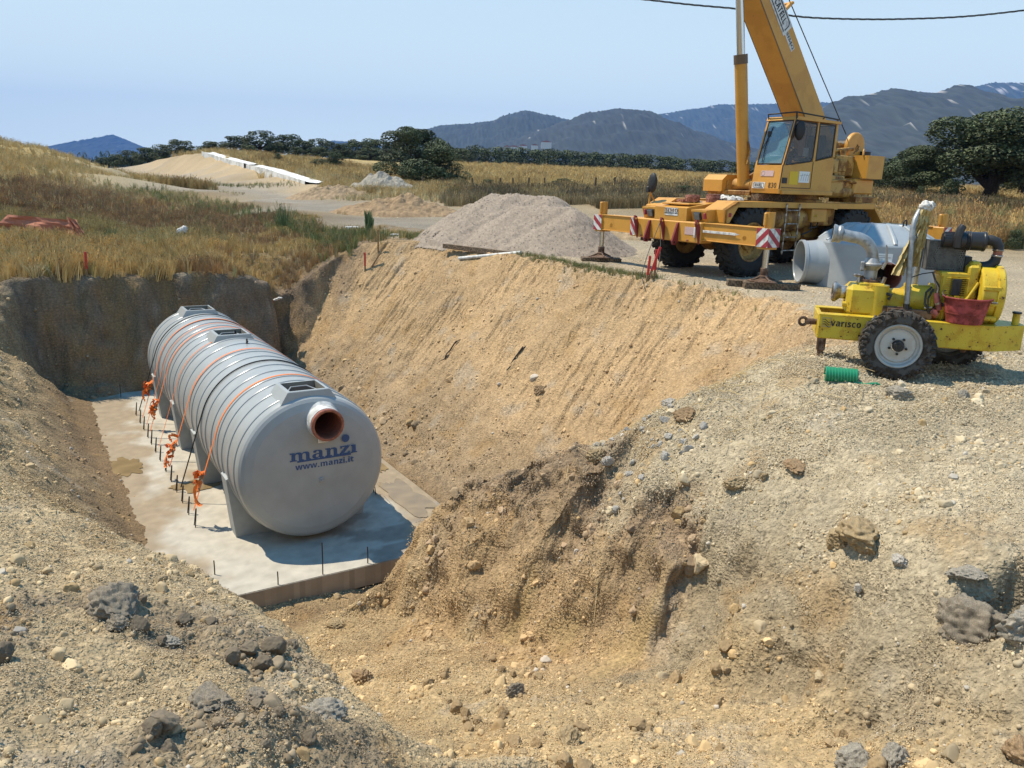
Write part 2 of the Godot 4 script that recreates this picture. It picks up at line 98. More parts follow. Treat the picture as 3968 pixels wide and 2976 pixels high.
const TREES := [
	["row", Vector3(-25.63, 9.58, -206.00), 10.74],
	["row", Vector3(-19.87, 8.88, -200.00), 10.42],
	["row", Vector3(-15.81, 8.99, -205.00), 10.68],
	["row", Vector3(-11.53, 9.66, -210.00), 10.94],
	["row", Vector3(-6.86, 9.10, -200.00), 11.12],
	["row", Vector3(-2.80, 9.58, -212.00), 11.05],
	["row", Vector3(1.84, 9.33, -204.00), 11.69],
	["row", Vector3(6.26, 9.12, -200.00), 10.77],
	["row", Vector3(10.56, 9.32, -208.00), 11.20],
	["row", Vector3(14.61, 8.86, -200.00), 11.46],
	["row", Vector3(19.83, 9.08, -208.00), 11.20],
	["row", Vector3(23.52, 8.73, -200.00), 10.77],
	["row", Vector3(28.68, 8.84, -205.00), 11.75],
	["row", Vector3(32.09, 8.70, -200.00), 10.42],
	["row", Vector3(37.44, 8.61, -206.00), 11.09],
	["row", Vector3(40.82, 8.14, -200.00), 10.77],
	["row", Vector3(46.43, 8.12, -205.00), 11.04],
	["row", Vector3(49.75, 8.01, -200.00), 10.42],
	["row", Vector3(55.32, 7.85, -204.00), 10.63],
	["row", Vector3(76.89, 7.68, -190.00), 9.90],
	["row", Vector3(81.16, 7.41, -190.00), 9.90],
	["hill", Vector3(-65.29, 3.13, -130.00), 3.46],
	["hill", Vector3(-63.43, 3.61, -130.00), 3.98],
	["hill", Vector3(-58.84, 4.15, -125.00), 4.66],
	["hill", Vector3(-54.79, 4.64, -122.00), 4.87],
	["hill", Vector3(-51.58, 5.06, -120.00), 4.79],
	["hill", Vector3(-48.31, 5.72, -118.00), 5.19],
	["hill", Vector3(-46.70, 5.03, -120.00), 4.47],
	["hill", Vector3(-43.91, 5.68, -118.00), 4.40],
	["hill", Vector3(-44.40, 5.45, -122.00), 4.06],
	["hill", Vector3(-39.89, 6.46, -116.00), 4.17],
	["hill", Vector3(-39.62, 6.29, -120.00), 3.68],
	["hill", Vector3(-37.05, 5.00, -114.00), 3.49],
	["hill", Vector3(-35.06, 7.07, -112.00), 5.37],
	["hill", Vector3(-33.59, 5.03, -112.00), 3.43],
	["hill", Vector3(-34.87, 6.61, -118.00), 3.93],
	["hill", Vector3(-31.78, 6.81, -114.00), 4.86],
	["hill", Vector3(-30.15, 5.15, -112.00), 3.73],
	["hill", Vector3(-30.75, 6.30, -118.00), 4.40],
	["hill", Vector3(-29.75, 6.72, -122.00), 4.55],
	["hill", Vector3(-28.00, 5.38, -116.00), 3.86],
	["hill", Vector3(-28.85, 6.54, -126.00), 4.20],
	["hill", Vector3(-26.81, 6.30, -125.00), 3.66],
	["hill", Vector3(-26.69, 5.77, -125.00), 4.16],
	["hill", Vector3(-29.50, 7.75, -150.00), 6.99],
	["hill", Vector3(-25.21, 6.24, -140.00), 5.59],
	["hill", Vector3(-26.58, 8.09, -150.00), 7.59],
	["hill", Vector3(-21.70, 6.21, -140.00), 5.59],
	["hill", Vector3(-24.02, 8.00, -155.00), 7.22],
	["hill", Vector3(-10.66, 7.13, -155.00), 6.19],
	["far", Vector3(-228.59, 5.84, -420.00), 8.85],
	["far", Vector3(-177.88, 3.80, -330.00), 6.42],
	["far", Vector3(-229.63, 6.55, -430.00), 9.06],
	["far", Vector3(-174.50, 4.27, -330.00), 6.96],
	["far", Vector3(-219.10, 6.61, -420.00), 8.17],
	["far", Vector3(-174.63, 4.51, -340.00), 6.06],
	["far", Vector3(-218.24, 7.39, -430.00), 9.76],
	["far", Vector3(-207.25, 7.69, -420.00), 9.53],
	["far", Vector3(-197.24, 7.94, -410.00), 9.31],
	["far", Vector3(-196.65, 8.04, -420.00), 10.21],
	["far", Vector3(-186.21, 8.31, -410.00), 9.97],
	["far", Vector3(-184.88, 8.44, -420.00), 10.21],
	["wood", Vector3(32.60, 4.47, -75.00), 4.26],
	["wood", Vector3(26.51, 3.31, -60.00), 2.92],
	["wood", Vector3(31.55, 4.59, -70.00), 4.54],
	["wood", Vector3(25.85, 3.13, -56.00), 3.18],
	["wood", Vector3(33.60, 4.98, -72.00), 4.67],
	["wood", Vector3(37.37, 4.63, -75.00), 4.86],
	["wood", Vector3(43.77, 4.74, -70.00), 5.11],
	["bush", Vector3(3.10, 2.03, -58.00), 2.28, "round dark green bush standing alone in the golden field beyond the gravel heap"],
	["bush", Vector3(-2.16, 1.79, -58.00), 1.81, "low dark bush right of the big round oak, by the fence posts"],
	["bush", Vector3(-3.85, 1.51, -58.00), 1.54, "small low bush between the round oak and its neighbour bush"],
	["bush", Vector3(-19.68, 3.92, -88.00), 2.55, "dark round bush on the skyline hill left of the round oak"],
	["bush", Vector3(-20.30, 3.19, -84.00), 2.72, "flat dark scrub below the bush on the skyline hill"],
	["bush", Vector3(8.46, 1.83, -42.00), 1.46, "small leafy green shrub in the weeds behind the crane mirror"],
	["bush", Vector3(-24.81, 3.65, -85.00), 1.48, "small dark shrub on the hill right of the white channel"],
	["bush", Vector3(23.06, 2.57, -44.00), 1.78, "low dark shrub under the right oaks"],
	["bush", Vector3(21.40, 2.20, -44.00), 1.12, "small shrub by the fence posts on the right"],
	["bush", Vector3(16.48, 0.77, -27.00), 0.63, "small pale green bush at the right edge beyond the yard"],
	["bush", Vector3(-10.05, 1.43, -54.00), 1.88, "low scrub left of the round oak"],
	["big round dark oak standing alone behind the road in the middle", Vector3(-7.70, 5.27, -60.00), 6.93, 2, 0.50, 0.02, 0.05],
	["smaller dark oak crown leaning against the right side of the big round oak", Vector3(-5.48, 3.72, -61.00), 3.80, 2, 2.00, 0.02, 0.00],
	["largest cork oak with a thick dark trunk at the right edge", Vector3(25.57, 6.14, -45.00), 9.34, 3, 1.00, 0.14, -0.12],
	["cork oak with a leaning trunk left of the largest oak on the right", Vector3(24.22, 4.59, -50.00), 5.84, 3, 4.00, 0.12, 0.25],
	["cork oak crown at the far right edge behind the largest oak", Vector3(33.58, 6.71, -55.00), 6.78, 2, 3.00, 0.10, 0.00],
]
const POSTS := [
	[Vector3(20.23, 1.40, -42.00), 0.70, "short thick fence post, leftmost of those behind the pump", "fence posts on the right"],
	[Vector3(20.54, 1.43, -42.00), 0.70, "thin fence post next to the short thick one on the right", "fence posts on the right"],
	[Vector3(21.11, 1.53, -42.00), 0.70, "thin tall fence post in the middle of those behind the pump", "fence posts on the right"],
	[Vector3(21.69, 1.47, -42.00), 0.70, "fence post before the leaning one under the right oaks", "fence posts on the right"],
	[Vector3(22.27, 1.45, -42.00), 0.70, "leaning fence post, rightmost under the right oaks", "fence posts on the right"],
	[Vector3(-6.55, 1.01, -56.00), 0.80, "fence post right under the round oak", "fence posts along the field"],
	[Vector3(-5.25, 0.92, -56.00), 0.80, "fence post just right of the oak trunk", "fence posts along the field"],
	[Vector3(-3.17, 1.27, -56.00), 0.80, "fence post by the low bush near the oak", "fence posts along the field"],
	[Vector3(-1.28, 1.22, -56.00), 0.80, "fence post right of the low dark bush", "fence posts along the field"],
	[Vector3(-0.41, 1.27, -56.00), 0.80, "fence post in the field left of the next one before the round bush", "fence posts along the field"],
	[Vector3(0.63, 1.15, -56.00), 0.80, "fence post in the gap before the lone round bush", "fence posts along the field"],
	[Vector3(1.72, 1.12, -56.00), 0.80, "fence post touching the left of the lone round bush", "fence posts along the field"],
	[Vector3(5.18, 1.04, -56.00), 0.80, "fence post right of the lone round bush", "fence posts along the field"],
	[Vector3(6.47, 1.08, -56.00), 0.80, "fence post above the gravel heap's right shoulder", "fence posts along the field"],
	[Vector3(4.64, 1.12, -50.00), 0.95, "fence post above the crane's far outrigger", "fence posts along the field"],
	[Vector3(5.79, 1.13, -50.00), 0.95, "fence post left of the crane mirror", "fence posts along the field"],
]
const GREEN := [
	[[Vector3(-3.9, 0, -26.6), Vector3(-2.3, 0, -24.4)], 420, 0.3, 0.08, 0.2],
	[[Vector3(0.2, 0, -20.4), Vector3(1.0, 0, -18.9), Vector3(1.9, 0, -17.3), Vector3(2.9, 0, -16.5)], 620, 0.16, 0.05, 0.15],
	[[Vector3(-8.9, 0, -31.0), Vector3(-7.0, 0, -28.6), Vector3(-5.4, 0, -25.8), Vector3(-5.0, 0, -24.8)], 600, 0.45, 0.15, 0.45],
	[[Vector3(-22.0, 0, -47.0), Vector3(-16.0, 0, -40.0), Vector3(-9.0, 0, -31.0)], 350, 0.8, 0.15, 0.5],
	[[Vector3(-40.0, 0, -80.0), Vector3(-22.0, 0, -60.0), Vector3(-15.5, 0, -55.0)], 400, 0.8, 0.1, 0.3],
	[[Vector3(3.2, 0, -15.9), Vector3(4.2, 0, -14.6)], 60, 0.2, 0.05, 0.12],
	[[Vector3(17.5, 0, -28.5), Vector3(19.5, 0, -28.0)], 200, 0.4, 0.2, 0.5]]
const ROAD := [Vector2(-2.39, -27.50), Vector2(-5.08, -31.00), Vector2(-9.78, -36.00), Vector2(-13.77, -42.00), Vector2(-19.48, -50.00), Vector2(-30.50, -66.00), Vector2(-56.94, -110.00)]
const ROCKS := [
	[Vector3(2.70, -0.45, -5.65), Vector3(0.178, 0.110, 0.142), "largest ochre boulder on the rubble right of the dug face", Color(0.42, 0.31, 0.17), "stone"],
	[Vector3(2.60, -0.45, -5.85), Vector3(0.098, 0.069, 0.079), "ochre lump leaning against the largest boulder's left side", Color(0.42, 0.31, 0.17), "stone"],
	[Vector3(2.79, -0.50, -5.20), Vector3(0.070, 0.045, 0.056), "pale grey stone just below the largest boulder", Color(0.5, 0.46, 0.4), "stone"],
	[Vector3(2.60, -0.50, -5.37), Vector3(0.033, 0.033, 0.027), "small pale stone under the largest boulder's front", Color(0.5, 0.46, 0.4), "stone"],
	[Vector3(-2.34, -0.74, -4.34), Vector3(0.158, 0.104, 0.126), "big dark grey clod on the left mound", Color(0.28, 0.235, 0.175), "clod"],
	[Vector3(-2.26, -0.78, -4.17), Vector3(0.069, 0.048, 0.055), "small dark clod just below the big dark grey one", Color(0.28, 0.235, 0.175), "clod"],
	[Vector3(-1.97, -0.82, -4.21), Vector3(0.062, 0.031, 0.050), "pale flat stone right of the big dark clod on the left mound", Color(0.36, 0.32, 0.255), "stone"],
	[Vector3(-1.45, -3.00, -7.25), Vector3(0.115, 0.081, 0.092), "brown clod standing alone on the trench floor", Color(0.36, 0.24, 0.13), "clod"],
	[Vector3(-2.21, -3.80, -9.29), Vector3(0.116, 0.058, 0.092), "rounded pale clod at the end of the trench in front of the slab", Color(0.42, 0.31, 0.17), "clod"],
	[Vector3(-0.98, -0.95, -3.77), Vector3(0.114, 0.057, 0.091), "long grey stone at the right edge of the left mound", Color(0.36, 0.32, 0.255), "stone"],
	[Vector3(-1.23, -0.80, -3.53), Vector3(0.066, 0.053, 0.053), "dark rough clod beside the long grey stone", Color(0.28, 0.235, 0.175), "clod"],
	[Vector3(-1.41, -0.70, -3.40), Vector3(0.119, 0.074, 0.095), "wide grey brown clod in the lower row on the left mound", Color(0.28, 0.235, 0.175), "clod"],
	[Vector3(0.13, -2.55, -6.27), Vector3(0.075, 0.068, 0.060), "round dark stone on the trench floor below the groove", Color(0.28, 0.235, 0.175), "stone"],
	[Vector3(-0.39, -2.10, -4.90), Vector3(0.110, 0.066, 0.088), "yellowish block in the middle of the bottom edge", Color(0.42, 0.31, 0.17), "clod"],
	[Vector3(0.49, -2.00, -4.82), Vector3(0.097, 0.068, 0.077), "ochre clod near the bottom edge, right of the yellowish block", Color(0.42, 0.31, 0.17), "clod"],
	[Vector3(2.07, -1.30, -3.99), Vector3(0.118, 0.082, 0.094), "large grey stone at the bottom right", Color(0.36, 0.32, 0.255), "stone"],
	[Vector3(2.22, -1.25, -3.88), Vector3(0.088, 0.071, 0.071), "grey stone touching the large one at the bottom right", Color(0.36, 0.32, 0.255), "stone"],
	[Vector3(2.94, -0.72, -4.48), Vector3(0.215, 0.161, 0.172), "dark grey boulder in the shaded hollow at the right edge", Color(0.28, 0.235, 0.175), "stone"],
	[Vector3(3.13, -0.65, -4.38), Vector3(0.189, 0.142, 0.151), "dark boulder cut off by the right edge", Color(0.28, 0.235, 0.175), "stone"],
	[Vector3(2.99, -0.75, -4.31), Vector3(0.085, 0.051, 0.068), "small ochre lump between the dark boulders at the right edge", Color(0.42, 0.31, 0.17), "stone"],
	[Vector3(2.99, -0.95, -4.36), Vector3(0.159, 0.112, 0.128), "dark grey block low in the shaded hollow at the right edge", Color(0.28, 0.235, 0.175), "stone"],
	[Vector3(3.05, -0.95, -4.14), Vector3(0.169, 0.119, 0.136), "grey block under the hollow, cut by the right edge", Color(0.36, 0.32, 0.255), "stone"],
	[Vector3(1.01, -1.15, -8.76), Vector3(0.102, 0.077, 0.082), "ochre stone at the left tip of the rubble", Color(0.42, 0.31, 0.17), "stone"],
	[Vector3(1.81, -0.98, -8.85), Vector3(0.077, 0.061, 0.061), "pale blue grey stone in the pile of white stones", Color(0.5, 0.46, 0.4), "stone"],
	[Vector3(1.12, -1.15, -8.54), Vector3(0.069, 0.048, 0.055), "white stone beside the ochre one at the rubble tip", Color(0.5, 0.46, 0.4), "stone"],
	[Vector3(1.92, -0.95, -8.44), Vector3(0.116, 0.081, 0.093), "reddish rooty clod in the pile of white stones", Color(0.36, 0.24, 0.13), "clod"],
	[Vector3(2.65, -0.65, -6.97), Vector3(0.118, 0.047, 0.095), "dark red brown sod lying in the middle of the rubble", Color(0.36, 0.24, 0.13), "clod"],
	[Vector3(2.15, -0.90, -7.10), Vector3(0.110, 0.055, 0.088), "ochre stone at the upper edge of the dug face", Color(0.42, 0.31, 0.17), "stone"],
	[Vector3(2.38, -0.75, -7.03), Vector3(0.055, 0.044, 0.044), "small round ochre stone on the rubble", Color(0.42, 0.31, 0.17), "stone"],
	[Vector3(3.95, -0.30, -7.92), Vector3(0.116, 0.070, 0.093), "brown stone on the pale rubble near the pump wheel", Color(0.36, 0.32, 0.255), "stone"],
	[Vector3(4.55, -0.25, -7.83), Vector3(0.065, 0.058, 0.052), "small dark stone right of the brown one on the pale rubble", Color(0.36, 0.32, 0.255), "stone"],
	[Vector3(0.56, -1.60, -15.16), Vector3(0.126, 0.101, 0.101), "stone stuck in the middle of the tan slope", Color(0.36, 0.24, 0.13), "stone"],
	[Vector3(2.99, -0.60, -4.76), Vector3(0.107, 0.043, 0.085), "long grey slab of stone at the right of the rubble", Color(0.36, 0.32, 0.255), "stone"],
	[Vector3(-4.64, -0.75, -7.14), Vector3(0.119, 0.059, 0.095), "dark clod with roots at the left edge above the bank", Color(0.28, 0.235, 0.175), "clod"],
	[Vector3(2.70, -1.00, -3.55), Vector3(0.092, 0.074, 0.074), "brown clod in the bottom right corner", Color(0.36, 0.24, 0.13), "clod"],
	[Vector3(5.68, -0.10, -9.72), Vector3(0.172, 0.086, 0.138), "flat grey stone under the tail of the pump trailer", Color(0.36, 0.32, 0.255), "stone"],
]
const LOOSE := ["camera_stand", "pad", "rubble", "rubble_far", "right_near", "past_field", "corners", "tree_ground", "weeds_right", "hill_back", "face_right", "trench", "trench_near", "heap_ground", "left_top", "grass_mid", "face_mid", "under_slab", "field_c"]
# zone: [linear colour, relief in metres]
const ZONES := {
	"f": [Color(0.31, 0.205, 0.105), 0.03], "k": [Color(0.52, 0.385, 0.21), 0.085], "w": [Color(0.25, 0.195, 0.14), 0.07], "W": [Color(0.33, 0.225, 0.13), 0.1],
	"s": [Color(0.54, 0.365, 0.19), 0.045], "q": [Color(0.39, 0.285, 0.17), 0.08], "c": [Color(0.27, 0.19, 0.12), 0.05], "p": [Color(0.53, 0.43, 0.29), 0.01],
	"r": [Color(0.52, 0.43, 0.285), 0.032], "n": [Color(0.51, 0.35, 0.18), 0.07], "D": [Color(0.36, 0.255, 0.155), 0.125], "b": [Color(0.5, 0.35, 0.16), 0.012],
	"u": [Color(0.4, 0.315, 0.195), 0.07], "d": [Color(0.32, 0.245, 0.155), 0.085],
	"t": [Color(0.58, 0.42, 0.22), 0.045], "m": [Color(0.53, 0.405, 0.235), 0.042], "g": [Color(0.3, 0.21, 0.1), 0.05], "G": [Color(0.38, 0.27, 0.125), 0.05],
	"o": [Color(0.42, 0.36, 0.28), 0.008], "e": [Color(0.56, 0.42, 0.25), 0.02], "h": [Color(0.57, 0.42, 0.17), 0.03],
}
const TANK_AXIS := Vector3(-0.5311, 0.0, -0.8473)      # along the pit, away from the viewer
const TANK_SIDE := Vector3(0.8473, 0.0, -0.5311)
const PIT := Vector3(-3.25, 0.0, -12.16)

class M:
	var v := PackedVector3Array()
	var n := PackedVector3Array()
	var c := PackedColorArray()
	var tint := Color.WHITE
	var coloured := false
	var x := Transform3D.IDENTITY
	func put(p: Vector3, q: Vector3) -> void:
		v.append(x * p)
		n.append((x.basis * q).normalized())
		if coloured:
			c.append(tint)
	func tri(a: Vector3, b: Vector3, d: Vector3) -> void:   # counter-clockwise from outside
		var q := (b - a).cross(d - a)
		if q.length_squared() < 1e-18:
			return
		put(a, q); put(d, q); put(b, q)
	func tri_n(a: Vector3, b: Vector3, d: Vector3, na: Vector3, nb: Vector3, nd: Vector3) -> void:
		if (b - a).cross(d - a).length_squared() < 1e-18:
			return
		put(a, na); put(d, nd); put(b, nb)
	func quad(a: Vector3, b: Vector3, d: Vector3, e: Vector3) -> void:
		tri(a, b, d); tri(a, d, e)
	func quad_out(a: Vector3, b: Vector3, d: Vector3, e: Vector3, mid: Vector3) -> void:
		if (b - a).cross(d - a).dot((a + b + d + e) * 0.25 - mid) < 0.0:
			quad(a, e, d, b)
		else:
			quad(a, b, d, e)
	func tri_out(a: Vector3, b: Vector3, d: Vector3, mid: Vector3) -> void:
		if (b - a).cross(d - a).dot((a + b + d) / 3.0 - mid) < 0.0:
			tri(a, d, b)
		else:
			tri(a, b, d)
	func box(lo: Vector3, hi: Vector3, bev := 0.008) -> void:
		var m := (lo + hi) * 0.5
		var h := (hi - lo).abs() * 0.5
		var b := minf(bev, minf(h.x, minf(h.y, h.z)) * 0.45)
		for ax in 3:
			var u := (ax + 1) % 3
			var w := (ax + 2) % 3
			for s in [-1.0, 1.0]:
				var q: Array[Vector3] = []
				for k in [[-1.0, -1.0], [1.0, -1.0], [1.0, 1.0], [-1.0, 1.0]]:
					var p := Vector3.ZERO
					p[ax] = s * h[ax]
					p[u] = k[0] * (h[u] - b)
					p[w] = k[1] * (h[w] - b)
					q.append(m + p)
				quad_out(q[0], q[1], q[2], q[3], m)
		if b <= 0.0:
			return
		for ax in 3:
			var u := (ax + 1) % 3
			var w := (ax + 2) % 3
			for su in [-1.0, 1.0]:
				for sw in [-1.0, 1.0]:
					var q: Array[Vector3] = []
					for k in [[-1.0, 0], [1.0, 0], [1.0, 1], [-1.0, 1]]:
						var p := Vector3.ZERO
						p[ax] = k[0] * (h[ax] - b)
						p[u] = su * (h[u] - (0.0 if k[1] == 0 else b))
						p[w] = sw * (h[w] - (b if k[1] == 0 else 0.0))
						q.append(m + p)
					quad_out(q[0], q[1], q[2], q[3], m)
		for sx in [-1.0, 1.0]:
			for sy in [-1.0, 1.0]:
				for sz in [-1.0, 1.0]:
					var s := Vector3(sx, sy, sz)
					tri_out(m + s * (h - Vector3(0, b, b)), m + s * (h - Vector3(b, 0, b)), m + s * (h - Vector3(b, b, 0)), m)
	func prism(poly: PackedVector2Array, z0: float, z1: float) -> void:
		var p := poly.duplicate()
		if Geometry2D.is_polygon_clockwise(p):
			p.reverse()
		for i in p.size():
			var a := p[i]
			var b := p[(i + 1) % p.size()]
			quad(Vector3(a.x, a.y, z0), Vector3(b.x, b.y, z0), Vector3(b.x, b.y, z1), Vector3(a.x, a.y, z1))
		var t := Geometry2D.triangulate_polygon(p)
		for i in range(0, t.size(), 3):
			var a := p[t[i]]
			var b := p[t[i + 1]]
			var d := p[t[i + 2]]
			if (b - a).cross(d - a) < 0.0:
				var e := b
				b = d
				d = e
			tri(Vector3(a.x, a.y, z1), Vector3(b.x, b.y, z1), Vector3(d.x, d.y, z1))
			tri(Vector3(a.x, a.y, z0), Vector3(d.x, d.y, z0), Vector3(b.x, b.y, z0))
	func lathe(profile: Array, seg: int, from := 0.0, to := TAU, cuts := []) -> void:   # Vector2(radius, height) round y; outside on the left going up
		for i in profile.size() - 1:
			var p: Vector2 = profile[i]
			var q: Vector2 = profile[i + 1]
			var d := q - p
			if d.length_squared() < 1e-12:
				continue
			var nn := Vector2(d.y, -d.x).normalized()
			for k in seg:
				var a := from + (to - from) * k / seg
				var b := from + (to - from) * (k + 1) / seg
				var ca := Vector3(cos(a), 0, -sin(a))
				var cb := Vector3(cos(b), 0, -sin(b))
				var na := ca * nn.x + Vector3.UP * nn.y
				var nb := cb * nn.x + Vector3.UP * nn.y
				var A := ca * p.x + Vector3.UP * p.y
				var B := cb * p.x + Vector3.UP * p.y
				var C := cb * q.x + Vector3.UP * q.y
				var D := ca * q.x + Vector3.UP * q.y
				var gone := false
				for e in cuts:      # a round or rectangular hole: [centre, axis, radius] or [low corner, high corner]
					var mid := (A + B + C + D) * 0.25
					if e.size() == 3:
						var w: Vector3 = mid - e[0]
						if w.dot(e[1]) > 0.0 and w.cross(e[1]).length() < e[2]:
							gone = true
					elif mid.x > e[0].x and mid.y > e[0].y and mid.z > e[0].z and mid.x < e[1].x and mid.y < e[1].y and mid.z < e[1].z:
						gone = true
				if gone:
					continue
				tri_n(A, B, C, na, nb, nb)
				tri_n(A, C, D, na, nb, na)
	func tube(pts: Array, r, seg := 10, caps := true) -> void:
		var count := pts.size()
		var rings := []
		var side := Vector3.ZERO
		for i in count:
			var t: Vector3 = (pts[mini(i + 1, count - 1)] - pts[maxi(i - 1, 0)]).normalized()
			if i == 0:
				side = t.cross(Vector3.UP if absf(t.y) < 0.9 else Vector3.RIGHT).normalized()
			else:
				side = (side - t * side.dot(t)).normalized()
			var up := side.cross(t)
			var ring := []
			for k in seg:
				var a := TAU * k / seg
				ring.append(side * cos(a) + up * sin(a))
			rings.append(ring)
		for i in count - 1:
			var ra: float = r[i] if r is Array else r
			var rb: float = r[i + 1] if r is Array else r
			for k in seg:
				var l := (k + 1) % seg
				tri_n(pts[i] + rings[i][k] * ra, pts[i + 1] + rings[i + 1][l] * rb, pts[i] + rings[i][l] * ra, rings[i][k], rings[i + 1][l], rings[i][l])
				tri_n(pts[i] + rings[i][k] * ra, pts[i + 1] + rings[i + 1][k] * rb, pts[i + 1] + rings[i + 1][l] * rb, rings[i][k], rings[i + 1][k], rings[i + 1][l])
		if caps:
			var r0: float = r[0] if r is Array else r
			var r1: float = r[count - 1] if r is Array else r
			for k in seg:
				var l := (k + 1) % seg
				tri(pts[0], pts[0] + rings[0][k] * r0, pts[0] + rings[0][l] * r0)
				tri(pts[count - 1], pts[count - 1] + rings[count - 1][l] * r1, pts[count - 1] + rings[count - 1][k] * r1)
	func cyl(a: Vector3, b: Vector3, r: float, seg := 20) -> void:
		tube([a, b], r, seg)
	func lump(at: Vector3, size: Vector3, noise: FastNoiseLite, level := 2, rough := 0.35, off := Vector3.ZERO) -> void:
		var ico := M.ico(level)
		var pts: PackedVector3Array = ico[0]
		var moved := PackedVector3Array()
		for p in pts:
			moved.append(p * (1.0 + rough * noise.get_noise_3dv(p * 1.0 + off)))
		var nor := PackedVector3Array()
		nor.resize(pts.size())
		for f in ico[1]:
			var q: Vector3 = (moved[f[1]] * size - moved[f[0]] * size).cross(moved[f[2]] * size - moved[f[0]] * size)
			for k in 3:
				nor[f[k]] += q
		for f in ico[1]:
			tri_n(at + moved[f[0]] * size, at + moved[f[1]] * size, at + moved[f[2]] * size, nor[f[0]], nor[f[1]], nor[f[2]])
	# a broken stone: a ball cut by flat faces, a little rough
	func rock(at: Vector3, size: Vector3, s: int, level := 3, rough := 0.1) -> void:
		var r := RandomNumberGenerator.new()
		r.seed = s
		var planes := []
		for k in 11:
			planes.append([Vector3(r.randfn(), r.randfn() * 0.8, r.randfn()).normalized(), r.randf_range(0.5, 0.88)])
		var nz := FastNoiseLite.new()
		nz.seed = s
		nz.frequency = 1.5
		nz.fractal_octaves = 4
		nz.fractal_type = FastNoiseLite.FRACTAL_FBM
		var ico := M.ico(level)
		var moved := PackedVector3Array()
		for p in ico[0]:
			var q: Vector3 = p
			for e in planes:
				var over: float = q.dot(e[0]) - e[1]
				if over > 0.0:
					q -= e[0] * over * 0.93
			moved.append(q * (1.0 + rough * nz.get_noise_3dv(p * 2.0)) * 1.2)
		var nor := PackedVector3Array()
		nor.resize(moved.size())
		for f in ico[1]:
			var q: Vector3 = (moved[f[1]] * size - moved[f[0]] * size).cross(moved[f[2]] * size - moved[f[0]] * size)
			for k in 3:
				nor[f[k]] += q
		for f in ico[1]:
			tri_n(at + moved[f[0]] * size, at + moved[f[1]] * size, at + moved[f[2]] * size, nor[f[0]], nor[f[1]], nor[f[2]])
	static var kept := {}
	static func ico(level: int) -> Array:
		if kept.has(level):
			return kept[level]
		var g := (1.0 + sqrt(5.0)) / 2.0
		var p := PackedVector3Array([Vector3(-1, g, 0), Vector3(1, g, 0), Vector3(-1, -g, 0), Vector3(1, -g, 0), Vector3(0, -1, g), Vector3(0, 1, g), Vector3(0, -1, -g), Vector3(0, 1, -g), Vector3(g, 0, -1), Vector3(g, 0, 1), Vector3(-g, 0, -1), Vector3(-g, 0, 1)])
		for i in 12:
			p[i] = p[i].normalized()
		var f := [[0, 11, 5], [0, 5, 1], [0, 1, 7], [0, 7, 10], [0, 10, 11], [1, 5, 9], [5, 11, 4], [11, 10, 2], [10, 7, 6], [7, 1, 8], [3, 9, 4], [3, 4, 2], [3, 2, 6], [3, 6, 8], [3, 8, 9], [4, 9, 5], [2, 4, 11], [6, 2, 10], [8, 6, 7], [9, 8, 1]]
		for l in level:
			var mids := {}
			var nf := []
			for t in f:
				var e := []
				for k in 3:
					var i: int = mini(t[k], t[(k + 1) % 3])
					var j: int = maxi(t[k], t[(k + 1) % 3])
					var key := i * 100000 + j
					if not mids.has(key):
						mids[key] = p.size()
						p.append((p[i] + p[j]).normalized())
					e.append(mids[key])
				nf.append_array([[t[0], e[0], e[2]], [t[1], e[1], e[0]], [t[2], e[2], e[1]], [e[0], e[1], e[2]]])
			f = nf
		kept[level] = [p, f]
		return kept[level]
	func mesh() -> ArrayMesh:
		var a := []
		a.resize(Mesh.ARRAY_MAX)
		a[Mesh.ARRAY_VERTEX] = v
		a[Mesh.ARRAY_NORMAL] = n
		if coloured:
			a[Mesh.ARRAY_COLOR] = c
		var m := ArrayMesh.new()
		m.add_surface_from_arrays(Mesh.PRIMITIVE_TRIANGLES, a)
		return m

var rng := RandomNumberGenerator.new()
var mats := {}
var fbm := FastNoiseLite.new()

func lin(r: float, g: float, b: float) -> Color:
	return Color(r, g, b).linear_to_srgb()

func noise(freq: float, octaves := 4, s := 1, kind := FastNoiseLite.TYPE_SIMPLEX_SMOOTH) -> FastNoiseLite:
	var f := FastNoiseLite.new()
	f.noise_type = kind
	f.frequency = freq
	f.seed = s
	f.fractal_type = FastNoiseLite.FRACTAL_FBM
	f.fractal_octaves = octaves
	return f

# a grey texture between lo and hi (both sRGB), seamless
func grey_texture(size: int, freq: float, octaves: int, lo: float, hi: float, s: int, gain := 1.0) -> ImageTexture:
	var im := noise(freq, octaves, s).get_seamless_image(size, size)
	im.convert(Image.FORMAT_L8)
	var d := im.get_data()
	for i in d.size():
		d[i] = clampi(int((lo + (hi - lo) * clampf((d[i] / 255.0 - 0.5) * gain + 0.5, 0, 1)) * 255.0), 0, 255)
	var tex := ImageTexture.create_from_image(Image.create_from_data(size, size, false, Image.FORMAT_L8, d))
	return tex

func fine_profile(p: Array, step: float) -> Array:
	var o := []
	for i in p.size() - 1:
		var k := maxi(1, int(ceil((p[i + 1] - p[i]).length() / step)))
		for j in k:
			o.append(p[i].lerp(p[i + 1], float(j) / k))
	o.append(p[-1])
	return o

